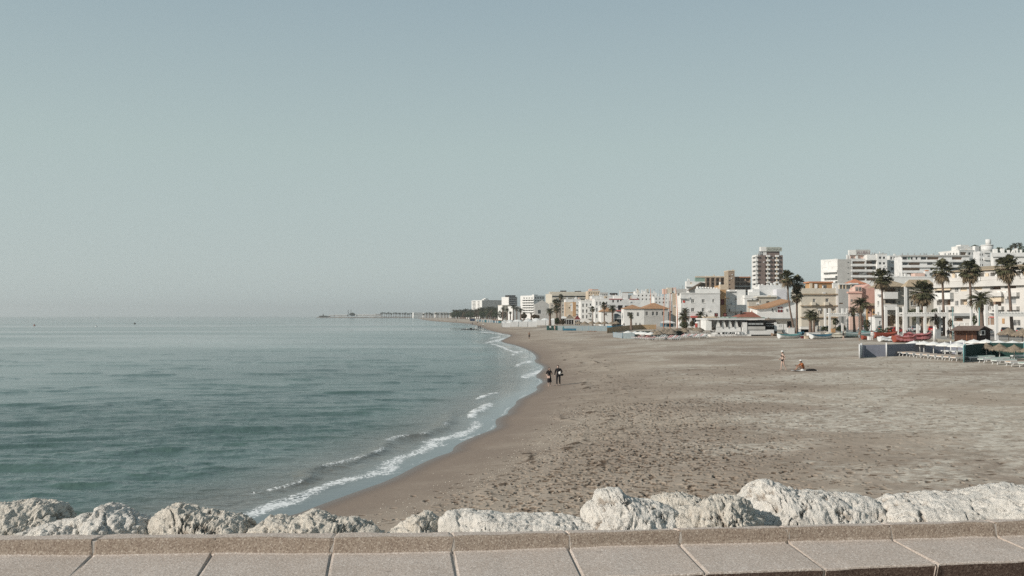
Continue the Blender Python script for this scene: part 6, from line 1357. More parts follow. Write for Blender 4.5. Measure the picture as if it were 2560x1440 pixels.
for a in (('silver car left of the red awning kiosk', 1592, 812.5, 60, CSV), ('dark car behind the two small palms', 1574, 811, 70, CDK), ('white car between the kiosk and the red awning', 1613, 812, 75, CW), ('dark scooter sized car beside the grey shrubs', 2064, 828, 80, CDK)): car(*a)
for i, (x, y, r) in enumerate(((1722, 806, 9), (1744, 804, 8), (1712, 803, 7), (1774, 806, 8))): parasol('cream cafe parasol on the promenade left of the restaurant, %s' % ORD[(1, 2, 0, 3)[i]], x, y, 822, r, 'cafe parasols left of the restaurant', i, p=pz(x, 822))
block_thing('white_low_wall', 'white terrace wall between the big plain house and the straw parasols', 'wall', 1696, 1764, 813, 820, .4, WHITE, ground=pz)
block_thing('shop_hoarding', 'white shop board with red panel below the big plain house', 'board', 1730, 1738, 800, 819, .2, WHITE, ground=pz, mat2=REDT); block_thing('shop_hoarding', 'red panel board beside the white shop board', 'board', 1738, 1744, 802, 812, .2, REDT, ground=lambda a, c: on_z(a, 819, PZ + 1.0))
for i, (x0, x1) in enumerate(((1995, 2022), (1906, 1930))): block_thing('white_low_wall', ('low white wall behind the dark blue small boat', 'low pale wall at the bar base of the restaurant')[i], 'wall', x0, x1, 823 + i * 4, 830 + i * 6, .5, (WHITE, WHITE2)[i], ground=pz)
# ================================================================ RESTAURANT AND KIOSKS
def at_box(name, x0, x1, y0, y1, D, depth, mat, root, front=0.0):
    a, c = at(x0, y0, D + front), at(x1, y1, D + front); o = root.location; bm = bmesh.new()
    add_box(bm, Vector((a.x, D + front, c.z)) - o, Vector((c.x - a.x, 0, 0)), Vector((0, depth, 0)), Vector((0, 0, a.z - c.z))); return fin(name, bm, mat, root)
def post_rod(name, pts, rad, mat, root, n=8):
    bm = bmesh.new(); tube(bm, [Vector(p) - root.location for p in pts], rad, n); return fin(name, bm, mat, root)
D0 = 205.0; rr0 = at(1780, 838, D0); rest = thing('beach_restaurant', 'low white beach restaurant with draped terrace and a red brown hipped roof', 'restaurant', (rr0.x, D0, PZ))
at_box('terrace_floor', 1776, 1878, 836, 846, D0, 12, WHITE, rest); at_box('flat_roof', 1768, 1912, 796, 799.5, D0, 13, WHITE2, rest); at_box('roof_glass', 1822, 1912, 793, 795.3, D0, 9, GLASSG, rest, 1)
at_box('back_wall', 1776, 1868, 800.2, 835.8, D0, .3, WHITE2, rest, 10); at_box('low_wall', 1790, 1852, 818, 830, D0, .3, WHITE, rest, .6); at_box('white_pillar', 1856, 1868, 806, 836, D0, 1.2, WHITE, rest, .1); at_box('left_room', 1765, 1779, 800.4, 826, D0, 6, WHITE, rest, .3)
for x in (1780.5, 1802, 1817, 1832.5, 1847, 1855.5): at_box('terrace_post', x - .6, x + .6, 800.2, 818, D0, .15, DARKB, rest, .2)
for i, x in enumerate((1795, 1809, 1824.5, 1840)):
    bm = bmesh.new(); a, c = at(x, 801, D0 + .5), at(x, 817.6, D0 + .5); w = 6 * D0 / F; n = 9; T = [bm.verts.new(Vector((a.x + w * .25 * (k / (n - 1) * 2 - 1), a.y + .08 * (k % 2), a.z)) - rest.location) for k in range(n)]; B = [bm.verts.new(Vector((c.x + w * (k / (n - 1) * 2 - 1), c.y + .12 * (k % 2), c.z)) - rest.location) for k in range(n)]
    for k in range(n - 1): bm.faces.new((T[k], T[k + 1], B[k + 1], B[k]))
    fin('curtain', bm, CANVAS, rest)
at_box('bar_counter', 1868.5, 1913, 816, 824, D0, 1.0, GREYW, rest, .2); at_box('bar_base', 1869, 1935, 824.2, 836.5, D0, 1.2, WHITE2, rest, .4); at_box('bar_hood', 1869.5, 1908, 807.5, 812, D0, 1.0, GREYM, rest, .3); at_box('bar_back', 1868, 1940, 800.2, 836, D0, .3, DARKB, rest, 5); at_box('bottle_shelf', 1915, 1940, 808, 809, D0, .3, WHITE, rest, 4.4); at_box('bottle_shelf', 1915, 1940, 814, 815, D0, .3, WHITE, rest, 4.4); at_box('white_panel', 1936, 1942.5, 806, 828, D0, .3, WHITE2, rest, 4.2)
for x in (1878, 1889, 1900, 1910): at_box('bar_post', x - .5, x + .5, 800.2, 816, D0, .15, DARKB, rest, .3)
at_box('menu_wall', 1943, 1958, 810, 824, D0, .2, WHITE, rest, 1.5); at_box('menu_wall', 1960, 1967, 810, 824, D0, .2, WHITE, rest, 1.5); at_box('ramp', 1831, 1856, 829, 831, D0, .6, GREYW, rest, -.6)
for k, y in enumerate((812, 816)):
    for x in (1947, 1951.5): at_box('menu_line', x, x + 3, y, y + 1.3, D0, .03, GREYM, rest, 1.46)
bm = bmesh.new(); q = [at(x, y, D0 + dy) - rest.location for x, y, dy in ((1841, 795, .8), (1907, 795, .8), (1907, 795, 9), (1841, 795, 9), (1862, 780, 4.5), (1882, 780, 4.5))]
for i in (2, 3): q[i].z = q[0].z
q[3].x = q[0].x; q[2].x = q[1].x; V_ = [bm.verts.new(p) for p in q]
for f in ((0, 1, 5, 4), (1, 2, 5), (2, 3, 4, 5), (3, 0, 4), (0, 3, 2, 1)): bm.faces.new([V_[i] for i in f])
fin('hip_roof', bm, TILE_B, rest); at_box('roof_finial', 1879, 1881, 776.5, 780, D0, .3, TERR, rest, 4.4); at_box('chimney', 1852, 1856, 777, 794, D0, .8, DARKB, rest, 3)
at_box('grey_canopy', 1820, 1868, 792, 795, D0, 6, GREYW, rest, 2)
big = thing('thatch_shelter', 'wide flat grey thatched shelter on dark posts at the restaurant bar', 'shelter', on_z(1926, 836, PZ)); bo = big.location.copy(); s_ = bo.y / F
o = mesh_obj('thatch_roof', TH[1].copy(), None, big); o.data.materials[0] = THATCHD; o.scale = (30 * s_, 20 * s_, 22 * s_); o.location = (0, 1.5, 26 * s_)
for x in (-17, 0, 16): post_rod('post', [bo + Vector((x * s_, .3, 0)), bo + Vector((x * s_, .3, 30 * s_))], .11, DARKB, big)
for i, x in enumerate((1790.5, 1812.5)):
    p = at(x, 795, D0 + .6); t = thing('menu_sign', ('square maroon sign on the restaurant roof, left one', 'square maroon sign on the restaurant roof, right one')[i], 'sign', p, 0, 'maroon signs on the restaurant roof')
    bm = bmesh.new(); box_c(bm, (0, 0, .25), .12, .1, .5); fin('post', bm, DARKB, t); bm = bmesh.new(); box_c(bm, (0, 0, .68), .74, .12, .74); fin('sign_frame', bm, BLACK, t); bm = bmesh.new(); box_c(bm, (0, -.075, .68), .56, .02, .56); fin('sign_face', bm, MAROON, t)
    bm = bmesh.new(); tube(bm, [(-.12, -.095, .58), (-.02, -.095, .78), (.04, -.095, .6), (.12, -.095, .8)], .018, 6); fin('sign_mark', bm, LPINK, t)
ch = {}
bm = bmesh.new(); add_box(bm, Vector((-.22, -.22, .42)), Vector((.44, 0, 0)), Vector((0, .44, 0)), Vector((0, 0, .05))); ch['seat'] = bm
bm = bmesh.new(); add_box(bm, Vector((-.22, .2, .473)), Vector((.44, 0, 0)), Vector((0, .04, 0)), Vector((0, .08, .42))); ch['backrest'] = bm
bm = bmesh.new(); tube(bm, [(0, 0, 0), (0, 0, .418)], .02, 6); ch['leg'] = bm
for k in list(ch): me = bpy.data.meshes.new(k); ch[k].to_mesh(me); ch[k].free(); me.materials.append(LW); ch[k] = me
for i in range(18):
    x = 1781 + i * 5.1; p = at(x, 837.2 + .6 * (i % 2), D0 - 1.2 - .5 * (i % 2)); p.z = ground_z(p.x, p.y) + .02
    t = thing('plastic_chair', 'white plastic chair in front of the restaurant terrace, %s' % nth(i), 'chair', p, R.uniform(0, 6), 'white chairs of the restaurant')
    mesh_obj('seat', ch['seat'], None, t); mesh_obj('backrest', ch['backrest'], None, t)
    for a in (-.18, .18):
        for c in (-.18, .18): o = mesh_obj('leg', ch['leg'], None, t); o.location = (a, c, 0)
bm = bmesh.new(); tb = on_z(1934, 835, PZ); t = thing('white_table', 'white square table standing on sand under the thatched shelter', 'table', tb)
box_c(bm, (0, 0, .75), 1.3, .9, .06); fin('tabletop', bm, LW, t)
for a in (-.55, .55):
    for c in (-.35, .35): o = mesh_obj('leg', ch['leg'], None, t); o.location = (a, c, 0); o.scale = (1, 1, 1.7)
def kiosk(label, x0, x1, ytop, yeave, ybot, mat, wall, D=None, open_=True):
    p = pz((x0 + x1) / 2, ybot); s = p.y / F; w = (x1 - x0) * s; t = thing('kiosk', label, 'kiosk', (p.x, p.y, PZ)); he = at(0, yeave, p.y).z - PZ; ht = at(0, ytop, p.y).z - PZ; dpt = w * .7; bm = bmesh.new()
    q = [bm.verts.new(v_) for v_ in ((-w / 2, -.3, he), (w / 2, -.3, he), (w / 2, dpt, he), (-w / 2, dpt, he), (-w * .08, dpt / 2, ht), (w * .08, dpt / 2, ht))]
    for f in ((0, 1, 5, 4), (1, 2, 5), (2, 3, 4, 5), (3, 0, 4), (0, 3, 2, 1)): bm.faces.new([q[i] for i in f])
    fin('roof', bm, mat, t); bm = bmesh.new(); add_box(bm, Vector((-w * .42, dpt * .5, 0)), Vector((w * .84, 0, 0)), Vector((0, dpt * .4, 0)), Vector((0, 0, he - .01))); fin('back_room', bm, wall, t)
    for x in (-.42, -.14, .14, .42): bm = bmesh.new(); add_box(bm, Vector((x * w - .07, 0, 0)), Vector((.14, 0, 0)), Vector((0, .14, 0)), Vector((0, 0, he - .005))); fin('post', bm, WHITE, t)
    bm = bmesh.new(); add_box(bm, Vector((-w / 2 + .02, -.28, he - .35)), Vector((w - .04, 0, 0)), Vector((0, .08, 0)), Vector((0, 0, .345))); fin('fascia', bm, WHITE2 if mat is not TILE_B else wall, t)
kiosk('pavilion with a grey shingle pyramid roof beside the thin palm', 1520, 1564, 784, 796, 812.5, TILE_G, DARKB); kiosk('small brown roofed kiosk right of the grey pavilion', 1600, 1628, 793, 800, 815, TILE_B, WHITE2); kiosk('kiosk with dark red pyramid roof at the left of the reed parasols', 1436, 1452, 789, 799, 812, MAROON, DARKB)
kiosk('kiosk with a flat red awning beside the orange masts', 1624, 1642, 795, 801, 815, REDT, DARKB); kiosk('grey roofed stall right of the grey pavilion', 1555, 1576, 797, 803, 814, TILE_G, DARKB); kiosk('white roofed bar left of the dark red pyramid', 1398, 1420, 790.5, 795, 810, WHITE, DARKB); kiosk('dark roofed shelter with white posts left of the dark red pyramid', 1414, 1436, 787, 797, 811, THATCHD, DARKB)
kiosk('white stall with blue panels behind the orange masts', 1652, 1688, 801, 806, 817, WHITE, TEALF)
# orange masts
for i, (xb, xt, yb, yt, lab) in enumerate(((1625.5, 1626.5, 815, 722, 'thin orange mast farthest left, beside the red awning'), (1659, 1661, 821, 722, 'orange mast second of the four'), (1675, 1675.5, 823, 731, 'orange mast third of the four with a dark ball'), (1693, 1689, 825, 718, 'bent orange mast farthest right of the four'))):
    p = pz(xb, yb); top = at(xt, yt, p.y); t = thing('orange_mast', lab, 'mast', p, 0, 'orange masts of the beach playground'); k = (.16, .13, .14, .15)[i]
    post_rod('mast', [p, p.lerp(top, .45) + Vector((.25 if i == 3 else 0, 0, 0)), top], [k, k * .75, k * .4], paint('mast_orange', (.58, .22, .11), .6, .1), t)
    post_rod('cable', [top, p + Vector((1.5, 1, 0))], .02, GREYM, t, 5)
    if i == 2: bm = bmesh.new(); bmesh.ops.create_icosphere(bm, subdivisions=2, radius=.3); bmesh.ops.translate(bm, verts=bm.verts, vec=at(1677.5, 779.5, p.y) - p); fin('ball', bm, BLACK, t)
for i, (xb, xt, yb, yt) in enumerate(((1700, 1697, 735, 714), (1648, 1649, 745, 723), (1706, 1706, 722, 712), (1635, 1635, 745, 721))):
    p = at(xb, yb, 400); t = thing('roof_aerial', 'thin metal aerial on the roofs near the orange masts, %s' % ORD[(3, 1, 2, 0)[i]], 'aerial', p, 0, 'aerials on the roofs'); post_rod('pole', [p, at(xt, yt, 400)], .06, GREYM, t); post_rod('crossbar', [at(xt - 2, yt + 3, 400), at(xt + 2, yt + 3, 400)], .04, GREYM, t)
# street lamps
def lamp(label, px, yb, yt, kind, D=None, arm=6):
    p = pz(px, yb); s = p.y / F; T = at(px, yt, p.y); t = thing('street_lamp', label, 'street lamp', p, 0, 'street lamps on the promenade'); post_rod('pole', [p, T], [.09, .06], DARKB if kind != 'w' else POLEW, t)
    for sg in ((-1, 1) if kind == 'd' else (1,)):
        a = arm * s * sg; post_rod('arm', [T - Vector((0, 0, .3)), T + Vector((a * .3, 0, .25)), T + Vector((a, 0, .2)), T + Vector((a, 0, -.15))], .035, DARKB, t)
        bm = bmesh.new(); tube(bm, [T + Vector((a, 0, -.15)) - p, T + Vector((a, 0, -.45)) - p, T + Vector((a, 0, -.75)) - p], [.08, .24, .3], 10); fin('lantern', bm, DARKB, t)
lamp('dark double armed street lamp right of the leafy palms', 2046, 829, 777, 'd'); lamp('dark double armed street lamp right of the first pergola', 2178, 832, 776, 'd'); lamp('dark street lamp post with an arm in front of the date palm', 2464, 838, 731, 's', arm=-5); lamp('dark slender lamp in front of the second pergola', 2337, 842, 783, 's', arm=3)
lamp('grey street lamp in front of the steps house', 1878, 824, 744, 's', arm=-3) if False else None
lamp('grey lamp standing before the white house with steps', 1838, 820, 744, 's', arm=2); lamp('dark pole lamp left of the maroon signs', 1765, 826, 785, 's', arm=2)
for i, (x, yb, yt, m) in enumerate(((2448, 851, 770, TEAL), (2382, 850, 770, TEAL), (2336, 853, 816, WHITE))):
    p = pz(x, yb); t = thing('flag_pole', ('teal flagpole in front of the brown hut', 'thin teal pole behind the man in beige shorts', 'short thick white bollard post before the grey cabinet')[i], 'pole', p); post_rod('pole', [p, at(x, yt, p.y)], (.09, .06, .22)[i], m, t); post_rod('cap', [at(x, yt, p.y), at(x, yt - 1, p.y)], (.12, .08, .26)[i], m, t)
# sign post and white railing
t = thing('road_sign', 'small pale triangular direction sign between the bushes', 'sign', pz(2243, 826)); p = t.location.copy(); post_rod('post', [p, p + Vector((0, 0, 2.6))], .05, GREYM, t); at_box('sign_board', 2238, 2246, 797, 803, p.y, .06, WHITE2, t, -.1)
def railing(label, px0, px1, yb, yt, mat, n=6, rails=3):
    A, B = pz(px0, yb), pz(px1, yb); h = at(px0, yt, A.y).z - PZ; t = thing('white_railing', label, 'railing', A)
    for i in range(n): q = A.lerp(B, i / (n - 1)); post_rod('post', [q, q + Vector((0, 0, h))], .13, mat, t)
    for k in range(rails): z = Vector((0, 0, h * (.3 + .28 * k))); post_rod('rail', [A + z, B + z], .05, mat, t)
railing('white rail fence behind the parked cars', 2345, 2425, 833, 806, WHITE, 7)
railing('white picket rail on the restaurant side of the palms', 2040, 2072, 826, 815, WHITE, 6)

# ================================================================ FAR BEACH
AW = paint('awning_white', (.62, .62, .61), .85, .08, 1)
def tent(label, x0, x1, ytop, ybot, D, npk, seed):
    a, c = at(x0, ytop, D), at(x1, ybot, D); w = c.x - a.x; h = a.z - c.z; t = thing('white_awning', label, 'awning', (a.x, D, c.z), 0, 'white beach awnings'); bm = bmesh.new(); n = npk * 6; d = min(14, w * .5)
    for (y0, y1, f0, f1) in ((0, d * .5, 0, 1), (d * .5, d, 1, .3)):
        A = [bm.verts.new((w * i / n, y0, h * (.72 + .28 * f0 * abs(math.cos(math.pi * i / 6)) ** .7))) for i in range(n + 1)]; B = [bm.verts.new((w * i / n, y1, h * (.72 + .28 * f1 * abs(math.cos(math.pi * i / 6)) ** .7))) for i in range(n + 1)]
        for i in range(n): bm.faces.new((A[i], A[i + 1], B[i + 1], B[i]))
    fin('canopy', bm, CANVAS, t); bm = bmesh.new(); A = [bm.verts.new((w * i / n, .02, 0)) for i in range(n + 1)]; B = [bm.verts.new((w * i / n, .02, h * .715)) for i in range(n + 1)]
    for i in range(n): bm.faces.new((A[i], A[i + 1], B[i + 1], B[i]))
    fin('side_curtain', bm, AW, t)
    for i in range(npk + 1): bm = bmesh.new(); tube(bm, [(w * i / npk, -.05, 0), (w * i / npk, -.05, h * .9)], .06, 6); fin('pole', bm, POLEW, t)
tent('large white awning with a scalloped top on the far beach, front one', 1272, 1342, 799, 817, 400, 3, 1); tent('white awning with three peaks behind the front awning', 1318, 1386, 795.5, 813, 430, 3, 2); tent('short white awning at the left end, above the dark walker', 1254, 1276, 803, 818, 395, 1, 3)
tent('low white awning farther along the far beach', 1258, 1290, 799.5, 808, 560, 2, 4)
for i in range(9):
    x = 1193 + i * 6.9; D = 900 - i * 40; p = at(x, 804 + i * .3, D); t = thing('beach_cabin', 'tiny pale beach cabin in the far row, %s' % nth(i), 'beach cabin', p, 0, 'row of far beach cabins'); m = (WHITE, PALEB, WHITE, TEAL, WHITE)[i % 5]; s = D / F; w = 5.4 * s; h = 6.5 * s; bm = bmesh.new(); add_box(bm, Vector((-w / 2, 0, -.3)), Vector((w, 0, 0)), Vector((0, 3, 0)), Vector((0, 0, h))); fin('wall', bm, m, t)
    bm = bmesh.new(); add_box(bm, Vector((-w / 2 - .2, -.3, h - .296)), Vector((w + .4, 0, 0)), Vector((0, 3.5, 0)), Vector((0, 0, 1.0 * s))); fin('roof', bm, TERR if i > 5 else WHITE2, t); bm = bmesh.new(); add_box(bm, Vector((-w * .2, -.04, -.2)), Vector((w * .4, 0, 0)), Vector((0, .03, 0)), Vector((0, 0, h * .75))); fin('door', bm, TEALF, t)
block_thing('storage_box', 'dark blue container on the far beach left of the cabins', 'container', 1175, 1187, 797, 802.5, 4, paint('navy_paint', (.02, .035, .07), .6), ground=lambda a, c: on_z(a, c, 1.8)); fence('dark green low canvas right of the far cabins', [(1250, 807), (1262, 808)], 1.6, GREENF, TEALF); fence('pale green windbreak in front of the far cabins', [(1222, 805.5), (1238, 806.3), (1250, 807)], 1.8, PALEB, TEALF)
# jetty and harbour
rj = random.Random(2)
def pt(px, py, D): q = at(px, py, D); return q
bm = bmesh.new(); n = 70; top = []; Dj = 3300
for i in range(n + 1): x = 790 + 270 * i / n; top.append((at(x, 792.2, Dj).x, 2.2 + 1.0 * math.sin(i * .9) * rj.random() + (1.2 if x > 830 else 0)))
for y0, y1, z0, z1 in ((0, 12, -1, 1), (12, 40, 1, 1), (40, 55, 1, -1)):
    A = [bm.verts.new((x, Dj + y0, z if z0 > 0 else -1)) for x, z in top]; B = [bm.verts.new((x, Dj + y1, z if z1 > 0 else -1)) for x, z in top]
    for i in range(n): bm.faces.new((A[i], A[i + 1], B[i + 1], B[i]))
tag(fin('harbour_breakwater', bm, paint('breakwater_rock', (.22, .19, .16), .95, .4, .05)), 'long low rocky breakwater on the horizon', 'breakwater')
for i, (x0, x1, y0, y1, m, lab) in enumerate(((822, 836, 787.6, 789.4, WHITE2, 'low pale shed at the tip of the breakwater'), (838, 868, 787, 790, WHITE, 'white harbour wall left of the cranes'), (888, 905, 786.5, 790.5, WHITE, 'white harbour building right of the cranes'), (905, 938, 786, 790.5, WHITE2, 'long pale harbour building'), (938, 952, 785, 790, GREYW, 'grey harbour shed beside the far palms'))):
    a, c = at(x0, y0, 3310), at(x1, y1, 3310); t = thing('harbour_building', lab, 'building', (a.x, 3330, 3)); at_box('wall', x0, x1, y0, 791, 3330, 20, m, t); at_box('roof', x0 - .3, x1 + .3, y0 - .5, y0, 3330, 21, WHITE2, t); at_box('window_band', x0 + 1, x1 - 1, y0 + 1, y0 + 1.8, 3330, 1, GREYM, t, -1.2)
for i, (x, y0) in enumerate(((808, 784.5), (870.5, 774), (877.5, 774))):
    p = at(x, 790, 3320); t = thing(('beacon', 'harbour_mast', 'harbour_mast')[i], ('small dark beacon on the tip of the breakwater', 'thin tall mast at the harbour, left of the pair', 'thin tall mast at the harbour, right of the pair')[i], ('beacon', 'mast', 'mast')[i], p); post_rod('pole', [p, at(x, y0, 3320)], (1.4, .9, .9)[i], DARKB, t, 6); post_rod('foot', [p, at(x, 788, 3320)], (2.4, 1.6, 1.6)[i], DARKB, t, 6)
bush('dark harbour trees under the pair of masts', 871, 890, 781.5, 790, 3340, BUSHM, 77, depth=10); bush('dark rocks with scrub at the tip of the breakwater', 794, 826, 789.2, 793, 3290, BUSHM2, 78, depth=10)
for i, (x, y, m) in enumerate(((86, 813.5, HR), (241, 817, HW), (337, 809.5, DARKB))):
    p = on_z(x, y, .05); bm = bmesh.new(); bmesh.ops.create_uvsphere(bm, u_segments=14, v_segments=9, radius=p.y * .0011); bmesh.ops.scale(bm, vec=(1, 1, .8), verts=bm.verts)
    t = thing('mooring_buoy', ('small red buoy floating at the far left', 'small white buoy right of the red one', 'small dark buoy farthest right')[i], 'buoy', p, 0, 'buoys in the bay'); fin('float', bm, m, t); post_rod('mooring_ring', [p + Vector((0, 0, p.y * .0008)), p + Vector((0, 0, p.y * .0016))], p.y * .0002, DARKB, t)

# ================================================================ PEOPLE
SKIN = paint('skin', (.28, .17, .12), .6, .05, 6); SKINP = paint('pale_skin', (.47, .34, .28), .6, .05, 6); HAIRM = paint('dark_hair', (.018, .012, .010), .6, .1, 8); NAVY = paint('black_knit', (.012, .011, .013), .9, .1, 6); ORSH = paint('orange_shirt', (.32, .11, .04), .85, .2, 6)
def skin_mesh(name, joints, edges, sub=1):
    me = bpy.data.meshes.new('tmp'); names = list(joints); me.from_pydata([joints[k][0] for k in names], [(names.index(a), names.index(b_)) for a, b_ in edges], [])
    o = bpy.data.objects.new('tmp', me); COL.objects.link(o); o.modifiers.new('s', 'SKIN'); sm = o.modifiers.new('u', 'SUBSURF'); sm.levels = sub; sm.render_levels = sub
    for i, k in enumerate(names): me.skin_vertices[0].data[i].radius = (joints[k][1], joints[k][2] if len(joints[k]) > 2 else joints[k][1]); me.skin_vertices[0].data[i].use_root = (i == 0)
    bpy.context.view_layer.update(); ev = o.evaluated_get(bpy.context.evaluated_depsgraph_get()); r_ = bpy.data.meshes.new_from_object(ev); r_.name = name; bpy.data.objects.remove(o); return r_
def V3(*a): return Vector(a)
BASE = dict(pelvis=(0, 0, .93), waist=(0, 0, 1.08), chest=(0, -.01, 1.32), neck=(0, 0, 1.48), head=(0, -.02, 1.56), hipL=(-.10, 0, .90), kneeL=(-.11, -.03, .49), ankL=(-.11, .02, .08), toeL=(-.12, -.16, .03), hipR=(.10, 0, .90), kneeR=(.11, -.03, .49), ankR=(.11, .02, .08), toeR=(.12, -.16, .03),
            shL=(-.19, 0, 1.40), elL=(-.25, .02, 1.13), wrL=(-.26, -.05, .88), shR=(.19, 0, 1.40), elR=(.25, .02, 1.13), wrR=(.26, -.05, .88))
RAD = dict(pelvis=(.15, .11), waist=(.125, .095), chest=(.155, .105), neck=(.055, .055), head=(.06, .06), hipL=(.088, .088), kneeL=(.06, .06), ankL=(.038, .038), toeL=(.04, .025), hipR=(.088, .088), kneeR=(.06, .06), ankR=(.038, .038), toeR=(.04, .025), shL=(.06, .06), elL=(.043, .043), wrL=(.028, .028), shR=(.06, .06), elR=(.043, .043), wrR=(.028, .028))
ED = [('pelvis', 'waist'), ('waist', 'chest'), ('chest', 'neck'), ('neck', 'head'), ('pelvis', 'hipL'), ('hipL', 'kneeL'), ('kneeL', 'ankL'), ('ankL', 'toeL'), ('pelvis', 'hipR'), ('hipR', 'kneeR'), ('kneeR', 'ankR'), ('ankR', 'toeR'), ('chest', 'shL'), ('shL', 'elL'), ('elL', 'wrL'), ('chest', 'shR'), ('shR', 'elR'), ('elR', 'wrR')]
def limb(J, ks, grow, name, mat, parent, extra=None):
    jj = {k: (J[k], RAD[k][0] + grow, RAD[k][1] + grow) for k in ks}; jj.update(extra or {})
    ed = [e for e in ED if e[0] in jj and e[1] in jj] + [tuple(x) for x in (extra or {}).get('_e', [])] if False else [e for e in ED if e[0] in jj and e[1] in jj]
    me = skin_mesh(name, jj, ed); return mesh_obj(name, me, mat, parent, True)
def person(label, loc, deg, pose, top, bottom, skin=SKIN, hair=HAIRM, h=1.75, long_hair=False, hat=None, sleeves=2, legs=2, grp=None, tilt=0, skirt=None):
    J = {k: Vector(v_) for k, v_ in {**BASE, **pose}.items()}; t = thing('person', label, 'person', loc, math.radians(deg), grp); k = h / 1.72; t.scale = (k, k, k)
    me = skin_mesh('body', {a: (J[a], *RAD[a]) for a in J}, ED); skin0 = me.copy(); bm = bmesh.new(); bm.from_mesh(me)
    hd = J['head'] + (J['head'] - J['neck']).normalized() * .07
    m2 = Matrix.Translation(hd); g = bmesh.ops.create_uvsphere(bm, u_segments=18, v_segments=14, radius=.1, matrix=m2 @ Matrix.Diagonal((.78, .95, 1.18, 1)))
    for v_ in g['verts']:
        d = v_.co - hd
        if d.y < -.05 and abs(d.x) < .02 and -.04 < d.z < .02: v_.co.y -= .022       # nose
        if d.y < -.04 and abs(abs(d.x) - .035) < .018 and .01 < d.z < .04: v_.co.y += .008   # eye sockets
        if d.y < 0 and d.z < -.06: v_.co.y -= .012; v_.co.x *= .92                       # chin
    for sx in (-1, 1): bmesh.ops.create_uvsphere(bm, u_segments=8, v_segments=6, radius=.03, matrix=Matrix.Translation(hd + Vector((sx * .078, .01, -.005))) @ Matrix.Diagonal((.35, .8, 1.1, 1)))
    for s_, e_, w_ in (('L', 'elL', 'wrL'), ('R', 'elR', 'wrR')):
        W = J[w_]; d = (W - J[e_]).normalized(); side = d.cross(Vector((0, 1, 0))).normalized() if abs(d.y) < .9 else Vector((1, 0, 0)); nrm = side.cross(d).normalized()
        tube(bm, [W - d * .01, W + d * .04, W + d * .085], [.027, .036, .033], 8)
        for i in range(4):
            o_ = W + d * .08 + nrm * (i - 1.5) * .019; L = (.062, .072, .068, .055)[i]; tube(bm, [o_, o_ + d * L * .5 + side * .004, o_ + d * L + side * .016], [.0088, .008, .006], 6)
        o_ = W + d * .03 + nrm * .03; tube(bm, [o_, o_ + nrm * .022 + d * .025, o_ + nrm * .03 + d * .052], [.011, .0095, .0075], 6)
    for f in bm.faces: f.smooth = True
    bm.to_mesh(me); bm.free(); mesh_obj('body', me, skin, t)
    def shell(bones, grow, name, mat, zlim=None):
        """clothing: the body's own surface over the given bones, lifted off the skin"""
        src = bpy.data.meshes.new('tmp'); b0 = skin_of.copy(); b0.normal_update(); seg = {e: (J[e[0]], J[e[1]]) for e in ED}; keepf = []
        def near(c):
            best = None
            for e, (p, q) in seg.items():
                d = q - p; u = max(0, min(1, (c - p).dot(d) / max(1e-6, d.length_squared))); r_ = (c - p - d * u).length / (RAD[e[0]][0] * (1 - u) + RAD[e[1]][0] * u)
                if best is None or r_ < best[0]: best = (r_, e, u)
            return best
        for f in b0.faces:
            r_, e, u = near(f.calc_center_median()); lim = bones.get(e)
            if lim is None or not (lim[0] <= u <= lim[1]): keepf.append(f)
        bmesh.ops.delete(b0, geom=keepf, context='FACES'); b0.normal_update(); off = {v_: v_.normal.copy() for v_ in b0.verts}
        for v_, n_ in off.items(): v_.co += n_ * grow
        b0.to_mesh(src); b0.free(); src.name = name
        if len(src.polygons): mesh_obj(name, src, mat, t, True)
    skin_of = bmesh.new(); skin_of.from_mesh(skin0)
    A1 = (0, 1)
    if top:
        bo = {('pelvis', 'waist'): A1, ('waist', 'chest'): A1, ('chest', 'neck'): (0, .75), ('chest', 'shL'): A1, ('chest', 'shR'): A1, ('pelvis', 'hipL'): (0, .5), ('pelvis', 'hipR'): (0, .5)}
        if sleeves >= 1: bo.update({('shL', 'elL'): A1, ('shR', 'elR'): A1})
        if sleeves >= 2: bo.update({('elL', 'wrL'): (0, .93), ('elR', 'wrR'): (0, .93)})
        shell(bo, .018, 'top', top)
    if bottom:
        bo = {('pelvis', 'waist'): (0, .4), ('pelvis', 'hipL'): A1, ('pelvis', 'hipR'): A1, ('hipL', 'kneeL'): (0, 1 if legs else .18), ('hipR', 'kneeR'): (0, 1 if legs else .18)}
        if legs >= 2: bo.update({('kneeL', 'ankL'): (0, .9), ('kneeR', 'ankR'): (0, .9)})
        shell(bo, .014, 'trousers' if legs == 2 else 'shorts', bottom)
    skin_of.free()
    if skirt:
        bm = bmesh.new(); P_ = J['pelvis']; tube(bm, [P_ + V3(0, 0, .12), P_ + V3(0, 0, 0), P_ + V3(.02, 0, -.35), P_ + V3(.03, 0, -.55)], [.13, .17, .2, .21], 14, False); fin('skirt', bm, skirt, t)
    if hair:
        bm = bmesh.new(); bmesh.ops.create_uvsphere(bm, u_segments=18, v_segments=12, radius=.108, matrix=Matrix.Translation(hd + V3(0, .018, .018)) @ Matrix.Diagonal((.86, .95, 1.1, 1)))
        if long_hair:
            for sx in (-1, 0, 1): tube(bm, [hd + V3(sx * .06, .03, 0), hd + V3(sx * .09, .04 - abs(sx) * .03, -.14), hd + V3(sx * .1, .03 - abs(sx) * .05, -.28)], [.05, .055, .03], 8)
        bmesh.ops.delete(bm, geom=[f for f in bm.faces if (f.calc_center_median() - hd).y < -.045 and (f.calc_center_median() - hd).z < .055 and abs((f.calc_center_median() - hd).x) < .062], context='FACES'); fin('hair', bm, hair, t)
